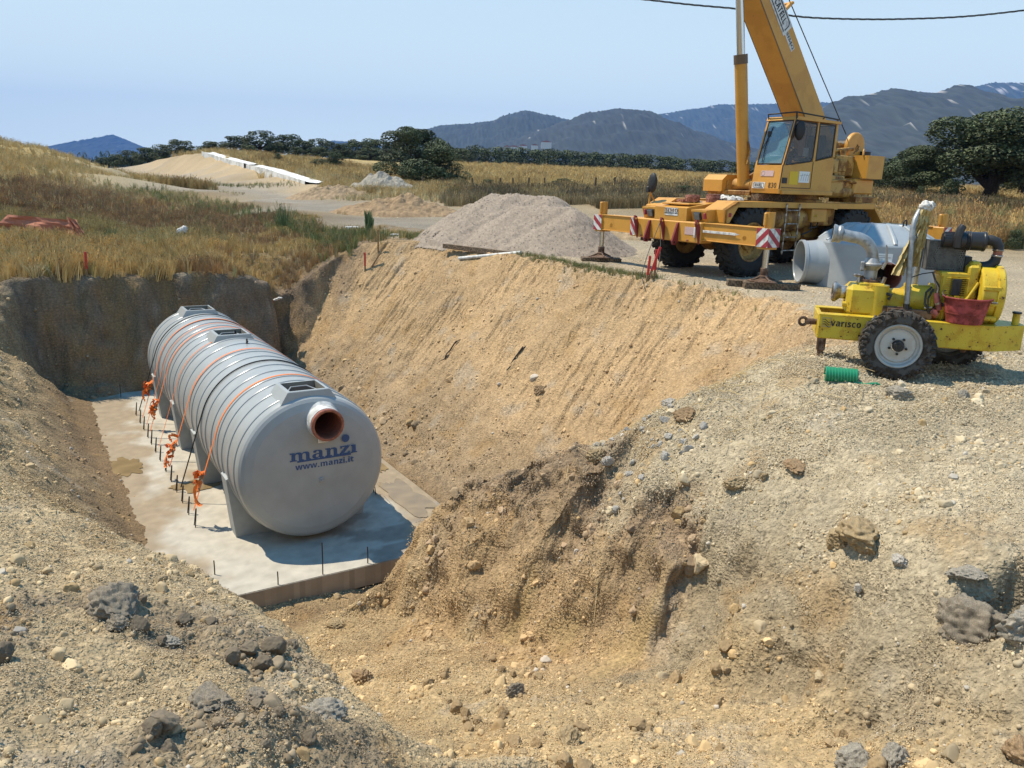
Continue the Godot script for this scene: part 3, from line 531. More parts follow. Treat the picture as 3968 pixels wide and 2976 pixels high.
# worn paint or metal: white with blots of a second and a third colour, multiplied onto the albedo
func blot_texture(size: int, s: int, second: Color, share: float, third: Color, share3: float, soft := 0.05) -> ImageTexture:
	var a := noise(3.0 / size, 6, s).get_seamless_image(size, size)
	var b := noise(12.0 / size, 5, s + 7).get_seamless_image(size, size)
	var f := noise(40.0 / size, 3, s + 9).get_seamless_image(size, size)
	a.convert(Image.FORMAT_L8); b.convert(Image.FORMAT_L8); f.convert(Image.FORMAT_L8)
	var da := a.get_data()
	var db := b.get_data()
	var df := f.get_data()
	var o := PackedByteArray()
	o.resize(size * size * 3)
	for i in da.size():
		var k := 0.93 + 0.07 * df[i] / 255.0
		var col := Color(k, k, k)
		var wa := smoothstep(1.0 - share - soft * 2.0, 1.0 - share + soft * 2.0, 0.7 * da[i] / 255.0 + 0.3 * df[i] / 255.0)
		col = col.lerp(second, wa)
		var wb := smoothstep(1.0 - share3 - soft, 1.0 - share3 + soft, 0.75 * db[i] / 255.0 + 0.25 * da[i] / 255.0)
		col = col.lerp(third, wb)
		o[i * 3] = int(col.r * 255); o[i * 3 + 1] = int(col.g * 255); o[i * 3 + 2] = int(col.b * 255)
	return ImageTexture.create_from_image(Image.create_from_data(size, size, false, Image.FORMAT_RGB8, o))

func bump_texture(size: int, freq: float, octaves: int, s: int, depth: float) -> ImageTexture:
	var im := noise(freq, octaves, s).get_seamless_image(size, size)
	im.convert(Image.FORMAT_L8)
	im.bump_map_to_normal_map(depth)
	return ImageTexture.create_from_image(im)

func mat(called: String, albedo: Color, rough: float, metal := 0.0, tex: Texture2D = null, tile := 1.0, bump: Texture2D = null, bump_scale := 1.0, world := false) -> StandardMaterial3D:
	var m := StandardMaterial3D.new()
	m.resource_name = called
	m.albedo_color = albedo
	m.roughness = rough
	m.metallic = metal
	if tex:
		m.albedo_texture = tex
	if bump:
		m.normal_enabled = true
		m.normal_texture = bump
		m.normal_scale = bump_scale
	if tex or bump:
		m.uv1_triplanar = true
		m.uv1_world_triplanar = world
		m.uv1_scale = Vector3.ONE * tile
	mats[called] = m
	return m

func part(parent: Node, called: String, m: M, material: Material, label := "") -> MeshInstance3D:
	var o := MeshInstance3D.new()
	o.name = called
	o.mesh = m.mesh()
	o.material_override = material
	if label:
		o.set_meta("label", label)
	parent.add_child(o, true)
	return o

func tag(o: Node, label: String, category := "", group := "", kind := "") -> void:
	o.set_meta("label", label)
	if category:
		o.set_meta("category", category)
	if group:
		o.set_meta("group", group)
	if kind:
		o.set_meta("kind", kind)

func thing(called: String, label: String, category: String, at := Vector3.ZERO, turn := 0.0, group := "") -> Node3D:
	var o := Node3D.new()
	o.name = called
	o.position = at
	o.rotation.y = turn
	tag(o, label, category, group)
	add_child(o, true)
	return o

func solo(called: String, m: M, material: Material, label: String, category := "", at := Vector3.ZERO, turn := 0.0, group := "", kind := "") -> MeshInstance3D:
	var o := part(self, called, m, material)
	o.position = at
	o.rotation.y = turn
	tag(o, label, category, group, kind)
	return o

func letters(parent: Node, called: String, text: String, height: float, at: Transform3D, material: Material, font := "Droid Sans", weight := 700, wide := 1.0) -> MeshInstance3D:
	var t := TextMesh.new()
	t.text = text
	var f := SystemFont.new()
	f.font_names = PackedStringArray([font])
	f.font_weight = weight
	t.font = f
	t.font_size = 48
	t.pixel_size = height / (48.0 * 0.72)
	t.depth = 0.004
	t.curve_step = 1.0
	var o := MeshInstance3D.new()
	o.name = called
	o.mesh = t
	o.material_override = material
	o.transform = at * Transform3D(Basis.from_scale(Vector3(wide, 1, 1)), Vector3.ZERO)
	parent.add_child(o, true)
	return o

func pit(a: float, b: float, y: float) -> Vector3:
	return PIT + TANK_AXIS * a + TANK_SIDE * b + Vector3.UP * y

# ---------------------------------------------------------------- the land
var xs := PackedFloat32Array()
var zs := PackedFloat32Array()
var nx := 0
var nz := 0
var land_p := PackedVector3Array()
var land_n := PackedVector3Array()
var land_zone := PackedByteArray()
var zone_keys := []

func lines(spans: Array, lo_far: float, hi_far: float, grow: float) -> PackedFloat32Array:
	var out: Array[float] = []
	for s in spans:
		var x: float = s[0]
		while x < s[1] - 1e-4:
			out.append(x)
			x += s[2] / FINE
	out.append(spans[-1][1])
	var step: float = spans[-1][2] / FINE
	while out[-1] < hi_far:
		step *= grow
		out.append(out[-1] + step)
	step = spans[0][2] / FINE
	var low: Array[float] = []
	var q := out[0]
	while q > lo_far:
		step *= grow
		q -= step
		low.append(q)
	low.reverse()
	low.append_array(out)
	return PackedFloat32Array(low)

func build_land() -> void:
	zone_keys = ZONES.keys()
	var pts := PackedVector2Array()
	var hgt := PackedFloat32Array()
	var zon := PackedByteArray()
	for key in LAND:
		var zone: int = zone_keys.find(LAND[key][0])
		var line: Array = LAND[key][1]
		for i in line.size():
			var p: Vector3 = line[i]
			pts.append(Vector2(p.x, p.z)); hgt.append(p.y); zon.append(zone)
			if i + 1 < line.size() and not key in LOOSE:
				var q: Vector3 = line[i + 1]
				var near := -p.z < 30.0
				var k := int(Vector2(q.x - p.x, q.z - p.z).length() / (0.6 if near else 5.0))
				for j in range(1, k):
					var m := p.lerp(q, float(j) / k)
					pts.append(Vector2(m.x, m.z)); hgt.append(m.y); zon.append(zone)
	for i in pts.size():
		pts[i] += Vector2(sin(i * 12.9) * 0.004, cos(i * 7.7) * 0.004)
	xs = lines([[-13.2, -6.0, 0.05], [-6.0, -2.2, 0.034], [-2.2, 3.4, 0.027], [3.4, 7.4, 0.045]], -4500.0, 4500.0, 1.05)
	zs = lines([[-24.6, -18.4, 0.038], [-18.4, -11.0, 0.05], [-11.0, -4.0, 0.027], [-4.0, -1.8, 0.022]], -4800.0, 800.0, 1.042)
	nx = xs.size()
	nz = zs.size()
	var total := nx * nz
	var H := PackedFloat32Array()
	H.resize(total)
	H.fill(-20.0)
	var Z := PackedByteArray()
	Z.resize(total)
	var AMP := PackedFloat32Array()
	AMP.resize(total)
	var COL := PackedColorArray()
	COL.resize(total)
	var zc: Array[Color] = []
	var za: Array[float] = []
	for k in zone_keys:
		zc.append(ZONES[k][0]); za.append(ZONES[k][1])
	COL.fill(Color(0.2, 0.16, 0.08))
	AMP.fill(0.05)
	Z.fill(zone_keys.find("g"))
	# the wide land first, then the pit and its surroundings from their own points, which keeps the triangles exact
	for round_ in 3:
		var some := PackedVector2Array()
		var which := PackedInt32Array()
		for i in pts.size():
			var p := pts[i]
			if round_ == 0 or (round_ == 1 and p.x > -150.0 and p.x < 110.0 and p.y > -235.0 and p.y < 12.0) or (p.x > -24.0 and p.x < 16.0 and p.y > -48.0 and p.y < 6.0):
				some.append(p)
				which.append(i)
		var tris := Geometry2D.triangulate_delaunay(some)
		for t in range(0, tris.size(), 3):
			var ia := which[tris[t]]
			var ib := which[tris[t + 1]]
			var ic := which[tris[t + 2]]
			var a := pts[ia]
			var b := pts[ib]
			var c := pts[ic]
			var det := (b - a).cross(c - a)
			if absf(det) < 1e-9:
				continue
			var z0 := minf(a.y, minf(b.y, c.y))
			var z1 := maxf(a.y, maxf(b.y, c.y))
			var j := zs.bsearch(z0)
			while j < nz and zs[j] <= z1:
				var z := zs[j]
				var x0 := 1e9
				var x1 := -1e9
				for e in [[a, b], [b, c], [c, a]]:
					var p: Vector2 = e[0]
					var q: Vector2 = e[1]
					if (p.y <= z and q.y >= z) or (q.y <= z and p.y >= z):
						if absf(q.y - p.y) < 1e-9:
							x0 = minf(x0, minf(p.x, q.x)); x1 = maxf(x1, maxf(p.x, q.x))
						else:
							var xx := p.x + (q.x - p.x) * (z - p.y) / (q.y - p.y)
							x0 = minf(x0, xx); x1 = maxf(x1, xx)
				var i := xs.bsearch(x0 - 1e-5)
				while i < nx and xs[i] <= x1 + 1e-5:
					if (round_ == 2 and (xs[i] < -14.5 or xs[i] > 9.0 or z < -30.0 or z > 4.0)) or (round_ == 1 and (xs[i] < -70.0 or xs[i] > 70.0 or z < -185.0 or z > 6.0)):
						i += 1
						continue
					var w := Vector2(xs[i], z)
					var wb := (w - a).cross(c - a) / det
					var wc := (b - a).cross(w - a) / det
					var wa := 1.0 - wb - wc
					var at := j * nx + i
					H[at] = wa * hgt[ia] + wb * hgt[ib] + wc * hgt[ic]
					AMP[at] = wa * za[zon[ia]] + wb * za[zon[ib]] + wc * za[zon[ic]]
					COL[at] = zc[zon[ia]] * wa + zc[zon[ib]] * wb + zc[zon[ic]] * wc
					Z[at] = zon[ia] if wa > wb and wa > wc else (zon[ib] if wb > wc else zon[ic])
					i += 1
				j += 1
	# round the creases a little
	for pass_ in 3:
		var S := H.duplicate()
		for j in range(1, nz - 1):
			if zs[j] < -34.0:
				continue
			var o := j * nx
			for i in range(1, nx - 1):
				var k := o + i
				H[k] = S[k] * 0.4 + (S[k - 1] + S[k + 1] + S[k - nx] + S[k + nx]) * 0.15
	var big := noise(0.55, 3, 11)
	var mid := noise(1.7, 5, 12)
	var lumps := noise(2.6, 2, 13, FastNoiseLite.TYPE_CELLULAR)
	lumps.cellular_return_type = FastNoiseLite.RETURN_DISTANCE
	var small := noise(9.0, 3, 14)
	var chunks := noise(2.3, 2, 21, FastNoiseLite.TYPE_CELLULAR)
	chunks.cellular_return_type = FastNoiseLite.RETURN_DISTANCE2_SUB
	var bits := noise(7.0, 2, 22, FastNoiseLite.TYPE_CELLULAR)
	bits.cellular_return_type = FastNoiseLite.RETURN_DISTANCE
	var cracks := noise(1.1, 3, 23)
	cracks.fractal_type = FastNoiseLite.FRACTAL_RIDGED
	var warp := noise(0.8, 4, 15)
	var patch := noise(0.35, 5, 16)
	var fleck := noise(5.0, 3, 17)
	var teeth := noise(1.0, 2, 18)
	var tone_far := noise(0.03, 4, 19)
	land_p.resize(total)
	land_zone.resize(total)
	var col := PackedColorArray()
	col.resize(total)
	var zs_s := zone_keys.find("s")
	var zs_w := zone_keys.find("w")
	for j in nz:
		var z := zs[j]
		var jn := mini(j + 1, nz - 1)
		var jp := maxi(j - 1, 0)
		for i in nx:
			var at := j * nx + i
			var x := xs[i]
			var p := Vector3(x, H[at], z)
			var near := x > -16.0 and x < 9.0 and z > -30.0 and z < 3.0
			var src := at
			if near:
				var wx := int(warp.get_noise_2d(x * 1.6, z * 1.6) * 11.0)
				var wz := int(warp.get_noise_2d(x * 1.6 + 50.0, z * 1.6) * 11.0)
				src = clampi(j + wz, 0, nz - 1) * nx + clampi(i + wx, 0, nx - 1)
			var amp := AMP[src]
			land_zone[at] = Z[src]
			var tone := 1.0
			if near:
				var ip := maxi(i - 1, 0)
				var inx := mini(i + 1, nx - 1)
				var gx := (H[j * nx + inx] - H[j * nx + ip]) / (xs[inx] - xs[ip])
				var gz := (H[jn * nx + i] - H[jp * nx + i]) / (zs[jn] - zs[jp])
				var nor := Vector3(-gx, 1.0, -gz).normalized()
				var m := mid.get_noise_3dv(p)
				var l := lumps.get_noise_3dv(p)
				var d := amp * (big.get_noise_3dv(p) * 0.9 + m * 1.25 - l * 0.75 - 0.35 + small.get_noise_3dv(p) * 0.42)
				if amp > 0.03 and z > -12.0:
					d += 0.017 * small.get_noise_3dv(p * 1.7) - 0.02 * bits.get_noise_3dv(p * 1.5) - 0.008
				if amp > 0.062:
					# lumpy dug earth: chunks with gaps between them, clods, cracks
					var rough := smoothstep(0.062, 0.12, amp)
					var q := p + Vector3(m, big.get_noise_3d(p.x + 9.0, p.y, p.z), m) * 0.12
					d += amp * rough * (0.9 * (smoothstep(-0.95, -0.45, chunks.get_noise_3dv(q)) - 0.6) - 0.75 * bits.get_noise_3dv(q) - 0.45 - 0.6 * smoothstep(0.5, 0.9, cracks.get_noise_3dv(q)))
				if Z[src] == zs_s or (Z[at] == zs_s):
					var rel := p - PIT
					var a := rel.dot(TANK_AXIS)
					var b := rel.dot(TANK_SIDE)
					var u := a - b * 0.3
					var g := teeth.get_noise_2d(u * 4.5, b * 0.22) + 0.7 * teeth.get_noise_2d(u * 11.0, b * 0.45 + 40.0)
					d += 0.058 * g * smoothstep(3.6, 5.0, b) * smoothstep(-0.5, 0.2, big.get_noise_2d(a * 0.9, b * 0.9 + 20.0)) + 0.03 * big.get_noise_3dv(p * 0.9)
				elif Z[src] == zs_w:
					d += 0.05 * teeth.get_noise_2d((x + z * 0.3) * 3.0, p.y * 0.4)
				p += nor * d
				tone = 1.0 + 0.2 * fleck.get_noise_3dv(p) + 0.16 * m
			var t2 := 0.22 * patch.get_noise_2d(x, z) + 0.25 * tone_far.get_noise_2d(x, z)
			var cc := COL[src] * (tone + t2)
			# ochre and grey veins in the dug earth
			var vein := patch.get_noise_3d(x * 2.2 + 90.0, p.y * 3.0, z * 2.2)
			if near and amp > 0.03:
				cc = cc.lerp(Color(0.5, 0.43, 0.33), clampf((vein - 0.28) * 2.2, 0.0, 0.4)).lerp(Color(0.45, 0.27, 0.1), clampf((-vein - 0.25) * 2.2, 0.0, 0.4))
			cc.a = 1.0
			col[at] = cc
			land_p[at] = p
	land_n.resize(total)
	for j in nz:
		var jn := mini(j + 1, nz - 1)
		var jp := maxi(j - 1, 0)
		for i in nx:
			var du := land_p[j * nx + mini(i + 1, nx - 1)] - land_p[j * nx + maxi(i - 1, 0)]
			var dv := land_p[jn * nx + i] - land_p[jp * nx + i]
			land_n[j * nx + i] = dv.cross(du).normalized()
	var idx := PackedInt32Array()
	idx.resize((nx - 1) * (nz - 1) * 6)
	var w := 0
	for j in nz - 1:
		for i in nx - 1:
			var a := j * nx + i
			var b := a + 1
			var c := a + nx
			var d := c + 1
			idx[w] = a; idx[w + 1] = b; idx[w + 2] = c
			idx[w + 3] = b; idx[w + 4] = d; idx[w + 5] = c
			w += 6
	var arr := []
	arr.resize(Mesh.ARRAY_MAX)
	arr[Mesh.ARRAY_VERTEX] = land_p
	arr[Mesh.ARRAY_NORMAL] = land_n
	arr[Mesh.ARRAY_COLOR] = col
	arr[Mesh.ARRAY_INDEX] = idx
	var me := ArrayMesh.new()
	me.add_surface_from_arrays(Mesh.PRIMITIVE_TRIANGLES, arr)
	var o := MeshInstance3D.new()
	o.name = "ground"
	o.mesh = me
	o.material_override = mats["earth"]
	add_child(o, true)
	tag(o, "dug sandy earth of the pit with its banks, and the dry land round it", "ground", "", "structure")

func cell(x: float, z: float) -> int:
	return clampi(zs.bsearch(z) - 1, 0, nz - 2) * nx + clampi(xs.bsearch(x) - 1, 0, nx - 2)

func ground(x: float, z: float) -> float:
	var k := cell(x, z)
	var i := k % nx
	var j := k / nx
	var u := clampf((x - xs[i]) / (xs[i + 1] - xs[i]), 0, 1)
	var v := clampf((z - zs[j]) / (zs[j + 1] - zs[j]), 0, 1)
	return lerpf(lerpf(land_p[k].y, land_p[k + 1].y, u), lerpf(land_p[k + nx].y, land_p[k + nx + 1].y, u), v)

func on(x: float, z: float, up := 0.0) -> Vector3:
	return Vector3(x, ground(x, z) + up, z)

# a long ridge of far hills: crest points (x, height above the far plain, z), sloping down to both sides
func hill(called: String, label: String, crest: Array, depth: float, base: float, colour: Color, rock: Color, rocks: float, s: int, cols := 300, rows := 56) -> void:
	var rough := noise(0.012, 5, s)
	var bush := noise(0.06, 3, s + 3)
	var ledge := noise(0.02, 4, s + 5)
	var v := PackedVector3Array()
	var c := PackedColorArray()
	var first: Vector3 = crest[0]
	var last: Vector3 = crest[-1]
	var along := Vector3(last.x - first.x, 0, last.z - first.z).normalized()
	var across := Vector3(along.z, 0, -along.x)
	var length := Vector2(last.x - first.x, last.z - first.z).length()
	var k := 0
	var unit := depth / 700.0
	for i in cols + 1:
		var d := length * i / cols
		while k < crest.size() - 2 and Vector2(crest[k + 1].x - first.x, crest[k + 1].z - first.z).length() < d:
			k += 1
		var d0 := Vector2(crest[k].x - first.x, crest[k].z - first.z).length()
		var d1 := Vector2(crest[k + 1].x - first.x, crest[k + 1].z - first.z).length()
		var f := clampf((d - d0) / (d1 - d0), 0, 1)
		var y: float = lerpf(crest[k].y, crest[k + 1].y, f * f * (3.0 - 2.0 * f) * 0.6 + f * 0.4)
		for r in rows + 1:
			var q := float(r) / rows * 2.0 - 1.0
			var p: Vector3 = first + along * d + across * q * depth
			var fall := 1.0 - pow(absf(q), 1.15)
			var h := base + (y - base) * fall
			var relief := (y - base) * (0.1 * rough.get_noise_2d(p.x / unit, p.z / unit)) * sin(clampf(absf(q) * 3.0, 0, 1) * PI * 0.5) * fall
			var b := bush.get_noise_2d(p.x / unit * 1.6, p.z / unit * 1.6)
			p.y = h + relief + absf(b) * 5.5 * unit
			v.append(p)
			var g := ledge.get_noise_2d(p.x / unit * 1.3, p.z / unit * 1.3) + 0.4 * b
			var cc := colour * (0.9 + 0.5 * b)
			cc = cc.lerp(rock, smoothstep(0.92 - rocks, 0.97 - rocks, g * 0.8 + 0.35 * (1.0 - absf(q))))
			cc.a = 1.0
			c.append(cc)
	var idx := PackedInt32Array()
	var n := PackedVector3Array()
	n.resize(v.size())
	for i in cols:
		for r in rows:
			var a := i * (rows + 1) + r
			idx.append_array([a, a + 1, a + rows + 1, a + 1, a + rows + 2, a + rows + 1])
	for t in range(0, idx.size(), 3):
		var q := (v[idx[t + 2]] - v[idx[t]]).cross(v[idx[t + 1]] - v[idx[t]])
		if q.y < 0.0:
			q = -q
		for e in 3:
			n[idx[t + e]] += q
	for i in n.size():
		n[i] = n[i].normalized()
	var arr := []
	arr.resize(Mesh.ARRAY_MAX)
	arr[Mesh.ARRAY_VERTEX] = v
	arr[Mesh.ARRAY_NORMAL] = n
	arr[Mesh.ARRAY_COLOR] = c
	arr[Mesh.ARRAY_INDEX] = idx
	var me := ArrayMesh.new()
	me.add_surface_from_arrays(Mesh.PRIMITIVE_TRIANGLES, arr)
	var o := MeshInstance3D.new()
	o.name = called
	o.mesh = me
	o.material_override = mats["far_scrub"]
	add_child(o, true)
	tag(o, label, "hill", "", "structure")

# ---------------------------------------------------------------- slab, tank, straps
const AXIS_B := -0.08
const AXIS_Y := -2.56
const TANK_R := 1.15

func pit_turn() -> float:
	return asin(0.5311)

func build_slab() -> void:
	var top := -3.8
	var m := M.new()
	m.coloured = true
	var wet := noise(0.5, 5, 31)
	var fine := noise(4.0, 4, 32)
	var na := 150
	var nb := 64
	var grid := []
	var cols := []
	for i in na + 1:
		for j in nb + 1:
			var a := lerpf(-1.72, 10.15, float(i) / na)
			var b := lerpf(-2.6, 2.35, float(j) / nb)
			var p := Vector3(b, top + 0.006 * wet.get_noise_2d(a * 3.0, b * 3.0), -a)
			grid.append(p)
			var c := Color(0.47, 0.435, 0.365)
			var w := wet.get_noise_2d(a * 1.2 + 3.0, b * 1.6)
			# silt and water stains: a brown tongue across the left side, more along the right side, specks elsewhere
			var tongue := smoothstep(1.25, 0.35, absf(a - 2.55 - 0.25 * (b + 1.6) + 1.3 * w)) * smoothstep(-0.9, -1.5, b + 0.6 * w)
			var edge := smoothstep(-1.75, -2.2, b + 0.75 * w - 0.25 * smoothstep(4.0, 6.0, a))
			var right := smoothstep(1.2, 1.7, b + 0.8 * w)
			var drip := smoothstep(0.12, 0.2, wet.get_noise_2d(a * 1.9 + 8.0, b * 0.8 + 3.0)) * smoothstep(0.6, -0.1, a) * smoothstep(-0.5, 0.2, b)
			c = c.lerp(Color(0.29, 0.215, 0.13), clampf(maxf(tongue, maxf(edge, right)), 0, 1) * 0.85)
			c = c.lerp(Color(0.25, 0.22, 0.18), drip * 0.75)
			c *= 1.0 + 0.12 * fine.get_noise_2d(a, b) + 0.12 * wet.get_noise_2d(a * 4.0, b * 4.0)
			c.a = 1
			cols.append(c)
	for i in na:
		for j in nb:
			var k := i * (nb + 1) + j
			for q in [[k, k + 1, k + nb + 2], [k, k + nb + 2, k + nb + 1]]:
				var e := []
				for z in q:
					e.append(z)
				var A: Vector3 = grid[e[0]]
				for z in [e[0], e[2], e[1]]:
					m.tint = cols[z]
					m.put(grid[z], Vector3.UP)
	var under := -4.12
	m.tint = Color(0.4, 0.33, 0.24)
	var c0 := [Vector3(-2.6, under, 1.72), Vector3(2.35, under, 1.72), Vector3(2.35, under, -10.15), Vector3(-2.6, under, -10.15)]
	for i in 4:
		var a: Vector3 = c0[i]
		var b: Vector3 = c0[(i + 1) % 4]
		var steps := 60
		for s in steps:
			var p := a.lerp(b, float(s) / steps)
			var q := a.lerp(b, float(s + 1) / steps)
			m.tint = Color(0.36, 0.29, 0.21) * (1.0 + 0.3 * fine.get_noise_2d(p.x * 2.0 + i * 9.0, p.z * 2.0))
			m.quad(p, q, Vector3(q.x, top - 0.012, q.z), Vector3(p.x, top - 0.012, p.z))
			var inw := (Vector3(-0.1, 0, -4) - p).normalized() * 0.012
			m.quad(Vector3(p.x, top - 0.012, p.z), Vector3(q.x, top - 0.012, q.z), Vector3(q.x, top + 0.002, q.z) + inw, Vector3(p.x, top + 0.002, p.z) + inw)
	solo("concrete_slab", m, mats["concrete"], "pale concrete base slab stained with brown silt under the grey tank", "slab", PIT, pit_turn(), "", "structure")
	# form-board joint and puddles
	var pud := [[2.7, -1.25, 0.3, 0.4], [4.3, -2.25, 0.5, 0.3], [0.5, 1.95, 0.9, 0.25], [2.6, 2.05, 0.8, 0.2]]
	var says := ["shallow brown puddle between the hairpin bars and the second tank saddle", "long brown puddle at the left edge of the slab", "brown puddle on the right of the slab beside the tank end", "farther brown puddle along the right foot of the pit slope"]
	for k in pud.size():
		var q: Array = pud[k]
		var w := M.new()
		var ring := PackedVector2Array()
		for s in 40:
			var an := TAU * s / 40
			var r := 1.0 + 0.75 * wet.get_noise_2d(cos(an) * 2.0 + k * 10.0, sin(an) * 2.0)
			ring.append(Vector2(cos(an) * q[3] * r, sin(an) * q[2] * r))
		w.x = Transform3D(Basis(Vector3(1, 0, 0), Vector3(0, 0, 1), Vector3(0, 1, 0)), Vector3.ZERO)
		var t := Geometry2D.triangulate_polygon(ring)
		for i in range(0, t.size(), 3):
			var A := Vector3(ring[t[i]].x, ring[t[i]].y, 0)
			var B := Vector3(ring[t[i + 1]].x, ring[t[i + 1]].y, 0)
			var C := Vector3(ring[t[i + 2]].x, ring[t[i + 2]].y, 0)
			for e in [A, B, C]:
				w.put(e, Vector3(0, 0, 1))
		var o := solo("puddle", w, mats["puddle"], says[k], "puddle", pit(q[0], q[1], top + 0.012), pit_turn(), "", "structure")

func build_tank() -> void:
	var t := thing("storage_tank", "large grey ribbed cylindrical tank lying in the pit on a concrete slab", "tank", pit(-0.6, AXIS_B, AXIS_Y), pit_turn())
	var L := 9.0
	var R := TANK_R
	var pr: Array = [Vector2(0.0, 0.09), Vector2(0.35, 0.085), Vector2(0.7, 0.065), Vector2(0.95, 0.035), Vector2(1.06, 0.0), Vector2(1.105, -0.03), Vector2(1.135, -0.07), Vector2(R, -0.13)]
	# ribs: raised flat bands with rounded edges
	for rib in [[0.22, 0.05], [0.62, 0.12], [1.02, 0.05], [1.35, 0.13], [1.8, 0.13], [2.25, 0.12], [2.62, 0.14], [3.0, 0.05], [3.45, 0.12], [4.25, 0.1], [4.75, 0.06], [5.35, 0.12], [5.8, 0.12], [6.3, 0.14], [6.75, 0.06], [7.15, 0.13], [7.65, 0.12], [8.1, 0.06], [8.6, 0.1]]:
		var z0: float = rib[0]
		var w: float = rib[1]
		pr.append_array([Vector2(R, -z0), Vector2(R + 0.013, -z0 - 0.006), Vector2(R + 0.018, -z0 - 0.016), Vector2(R + 0.018, -z0 - w + 0.016), Vector2(R + 0.013, -z0 - w + 0.006), Vector2(R, -z0 - w)])
	pr.append_array([Vector2(R, -L + 0.13), Vector2(1.1, -L + 0.04), Vector2(0.9, -L - 0.03), Vector2(0.0, -L - 0.09)])
	pr.reverse()
	var m := M.new()
	m.x = Transform3D(Basis(Vector3.RIGHT, PI / 2), Vector3.ZERO)     # lathe axis y -> z
	pr = fine_profile(pr, 0.03)
	var cuts := [[Vector3(0.13, 0.0, -0.76), Vector3.UP, 0.235]]
	cuts[0][0].y = -0.2
	for h in [[0.14, 0.66], [4.9, 5.45], [8.15, 8.75]]:
		cuts.append([Vector3(-0.31, -h[1] - 0.015, -2.0), Vector3(0.26, -h[0] + 0.015, -0.5)])
	m.lathe(pr, 160, 0.0, TAU, cuts)
	part(t, "shell", m, mats["tank_grey"])
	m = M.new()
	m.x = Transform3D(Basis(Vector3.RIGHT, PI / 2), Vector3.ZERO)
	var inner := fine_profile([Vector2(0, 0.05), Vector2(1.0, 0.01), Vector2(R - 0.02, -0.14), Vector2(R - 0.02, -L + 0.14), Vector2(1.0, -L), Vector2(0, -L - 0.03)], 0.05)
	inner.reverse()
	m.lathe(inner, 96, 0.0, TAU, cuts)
	part(t, "shade_liner", m, mats["interior_shade"], "inside of the tank, coloured dark to stand in for shade")  # added inner skin, coloured dark so the hatch openings look shaded
	# hatches
	var hz := [[0.14, 0.66], [4.9, 5.45], [8.15, 8.75]]
	for h in hz:
		var mm := M.new()
		var y1 := AXIS_Y
		var top := -1.335 - AXIS_Y
		var low := 0.86
		var x0 := -0.3
		var x1 := 0.25
		var za: float = -h[0]
		var zb: float = -h[1]
		var o := [Vector3(x0 - 0.28, low, za + 0.1), Vector3(x1 + 0.28, low, za + 0.1), Vector3(x1 + 0.28, low, zb - 0.1), Vector3(x0 - 0.28, low, zb - 0.1)]
		var u := [Vector3(x0 - 0.05, top - 0.01, za + 0.05), Vector3(x1 + 0.05, top - 0.01, za + 0.05), Vector3(x1 + 0.05, top - 0.01, zb - 0.05), Vector3(x0 - 0.05, top - 0.01, zb - 0.05)]
		var u2 := [Vector3(x0 - 0.04, top, za + 0.04), Vector3(x1 + 0.04, top, za + 0.04), Vector3(x1 + 0.04, top, zb - 0.04), Vector3(x0 - 0.04, top, zb - 0.04)]
		var inn := [Vector3(x0, top, za), Vector3(x1, top, za), Vector3(x1, top, zb), Vector3(x0, top, zb)]
		for i in 4:
			var k := (i + 1) % 4
			mm.quad(o[i], o[k], u[k], u[i])
			mm.quad(u[i], u[k], u2[k], u2[i])
			mm.quad(u2[i], u2[k], inn[k], inn[i])
		var hh := part(t, "hatch", mm, mats["tank_grey"])
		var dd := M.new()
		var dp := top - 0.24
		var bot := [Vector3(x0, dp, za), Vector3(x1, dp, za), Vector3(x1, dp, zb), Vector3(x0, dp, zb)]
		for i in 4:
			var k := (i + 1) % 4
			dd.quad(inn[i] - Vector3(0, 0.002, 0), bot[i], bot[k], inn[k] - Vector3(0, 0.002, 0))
		part(hh, "neck", dd, mats["interior_shade"], "inner wall of the hatch opening")  # neck walls share the dark colour that imitates interior shade
		var lip := M.new()
		lip.tube([Vector3(x0 + 0.02, top - 0.1, (za + zb) * 0.5), Vector3(x0 + 0.15, top - 0.06, zb + 0.06), Vector3(x1 - 0.15, top - 0.06, zb + 0.05), Vector3(x1 - 0.02, top - 0.1, (za + zb) * 0.5)], 0.012, 6)
		part(hh, "inner_rib", lip, mats["tank_grey"])
	# inlet pipe on the end
	var pc := Vector3(0.13, 0.76, 0.0)
	var ps := M.new()
	ps.x = Transform3D(Basis(Vector3.RIGHT, PI / 2), pc)
	ps.lathe([Vector2(0.3, 0.0), Vector2(0.262, 0.05), Vector2(0.255, 0.2), Vector2(0.25, 0.235), Vector2(0.2, 0.24)], 40)
	part(t, "pipe_sleeve", ps, mats["tank_white"], "whitish laminated sleeve round the red pipe")
	var pp := M.new()
	pp.x = ps.x
	pp.lathe([Vector2(0.2, 0.06), Vector2(0.238, 0.23), Vector2(0.25, 0.262), Vector2(0.25, 0.305), Vector2(0.236, 0.315), Vector2(0.21, 0.312), Vector2(0.2, 0.26), Vector2(0.195, -0.9)], 40)
	part(t, "pipe_socket", pp, mats["brick_plastic"], "red brown plastic pipe socket on the tank end")
	# plate and print
	var pl := M.new()
	pl.box(Vector3(0.04, 0.43, 0.085), Vector3(0.2, 0.53, 0.093), 0.002)
	var plate := part(t, "name_plate", pl, mats["paper"], "small white plate under the pipe socket")
	var ln := M.new()
	for r in 4:
		ln.box(Vector3(0.055, 0.445 + r * 0.02, 0.0935), Vector3(0.18 - 0.03 * (r % 2), 0.451 + r * 0.02, 0.095), 0.0)
	part(plate, "print", ln, mats["grey_print"])
	letters(t, "lettering", "manz\u0131", 0.175, Transform3D(Basis(), Vector3(0.13, 0.275, 0.089)), mats["blue_print"], "Droid Serif", 700, 1.42)
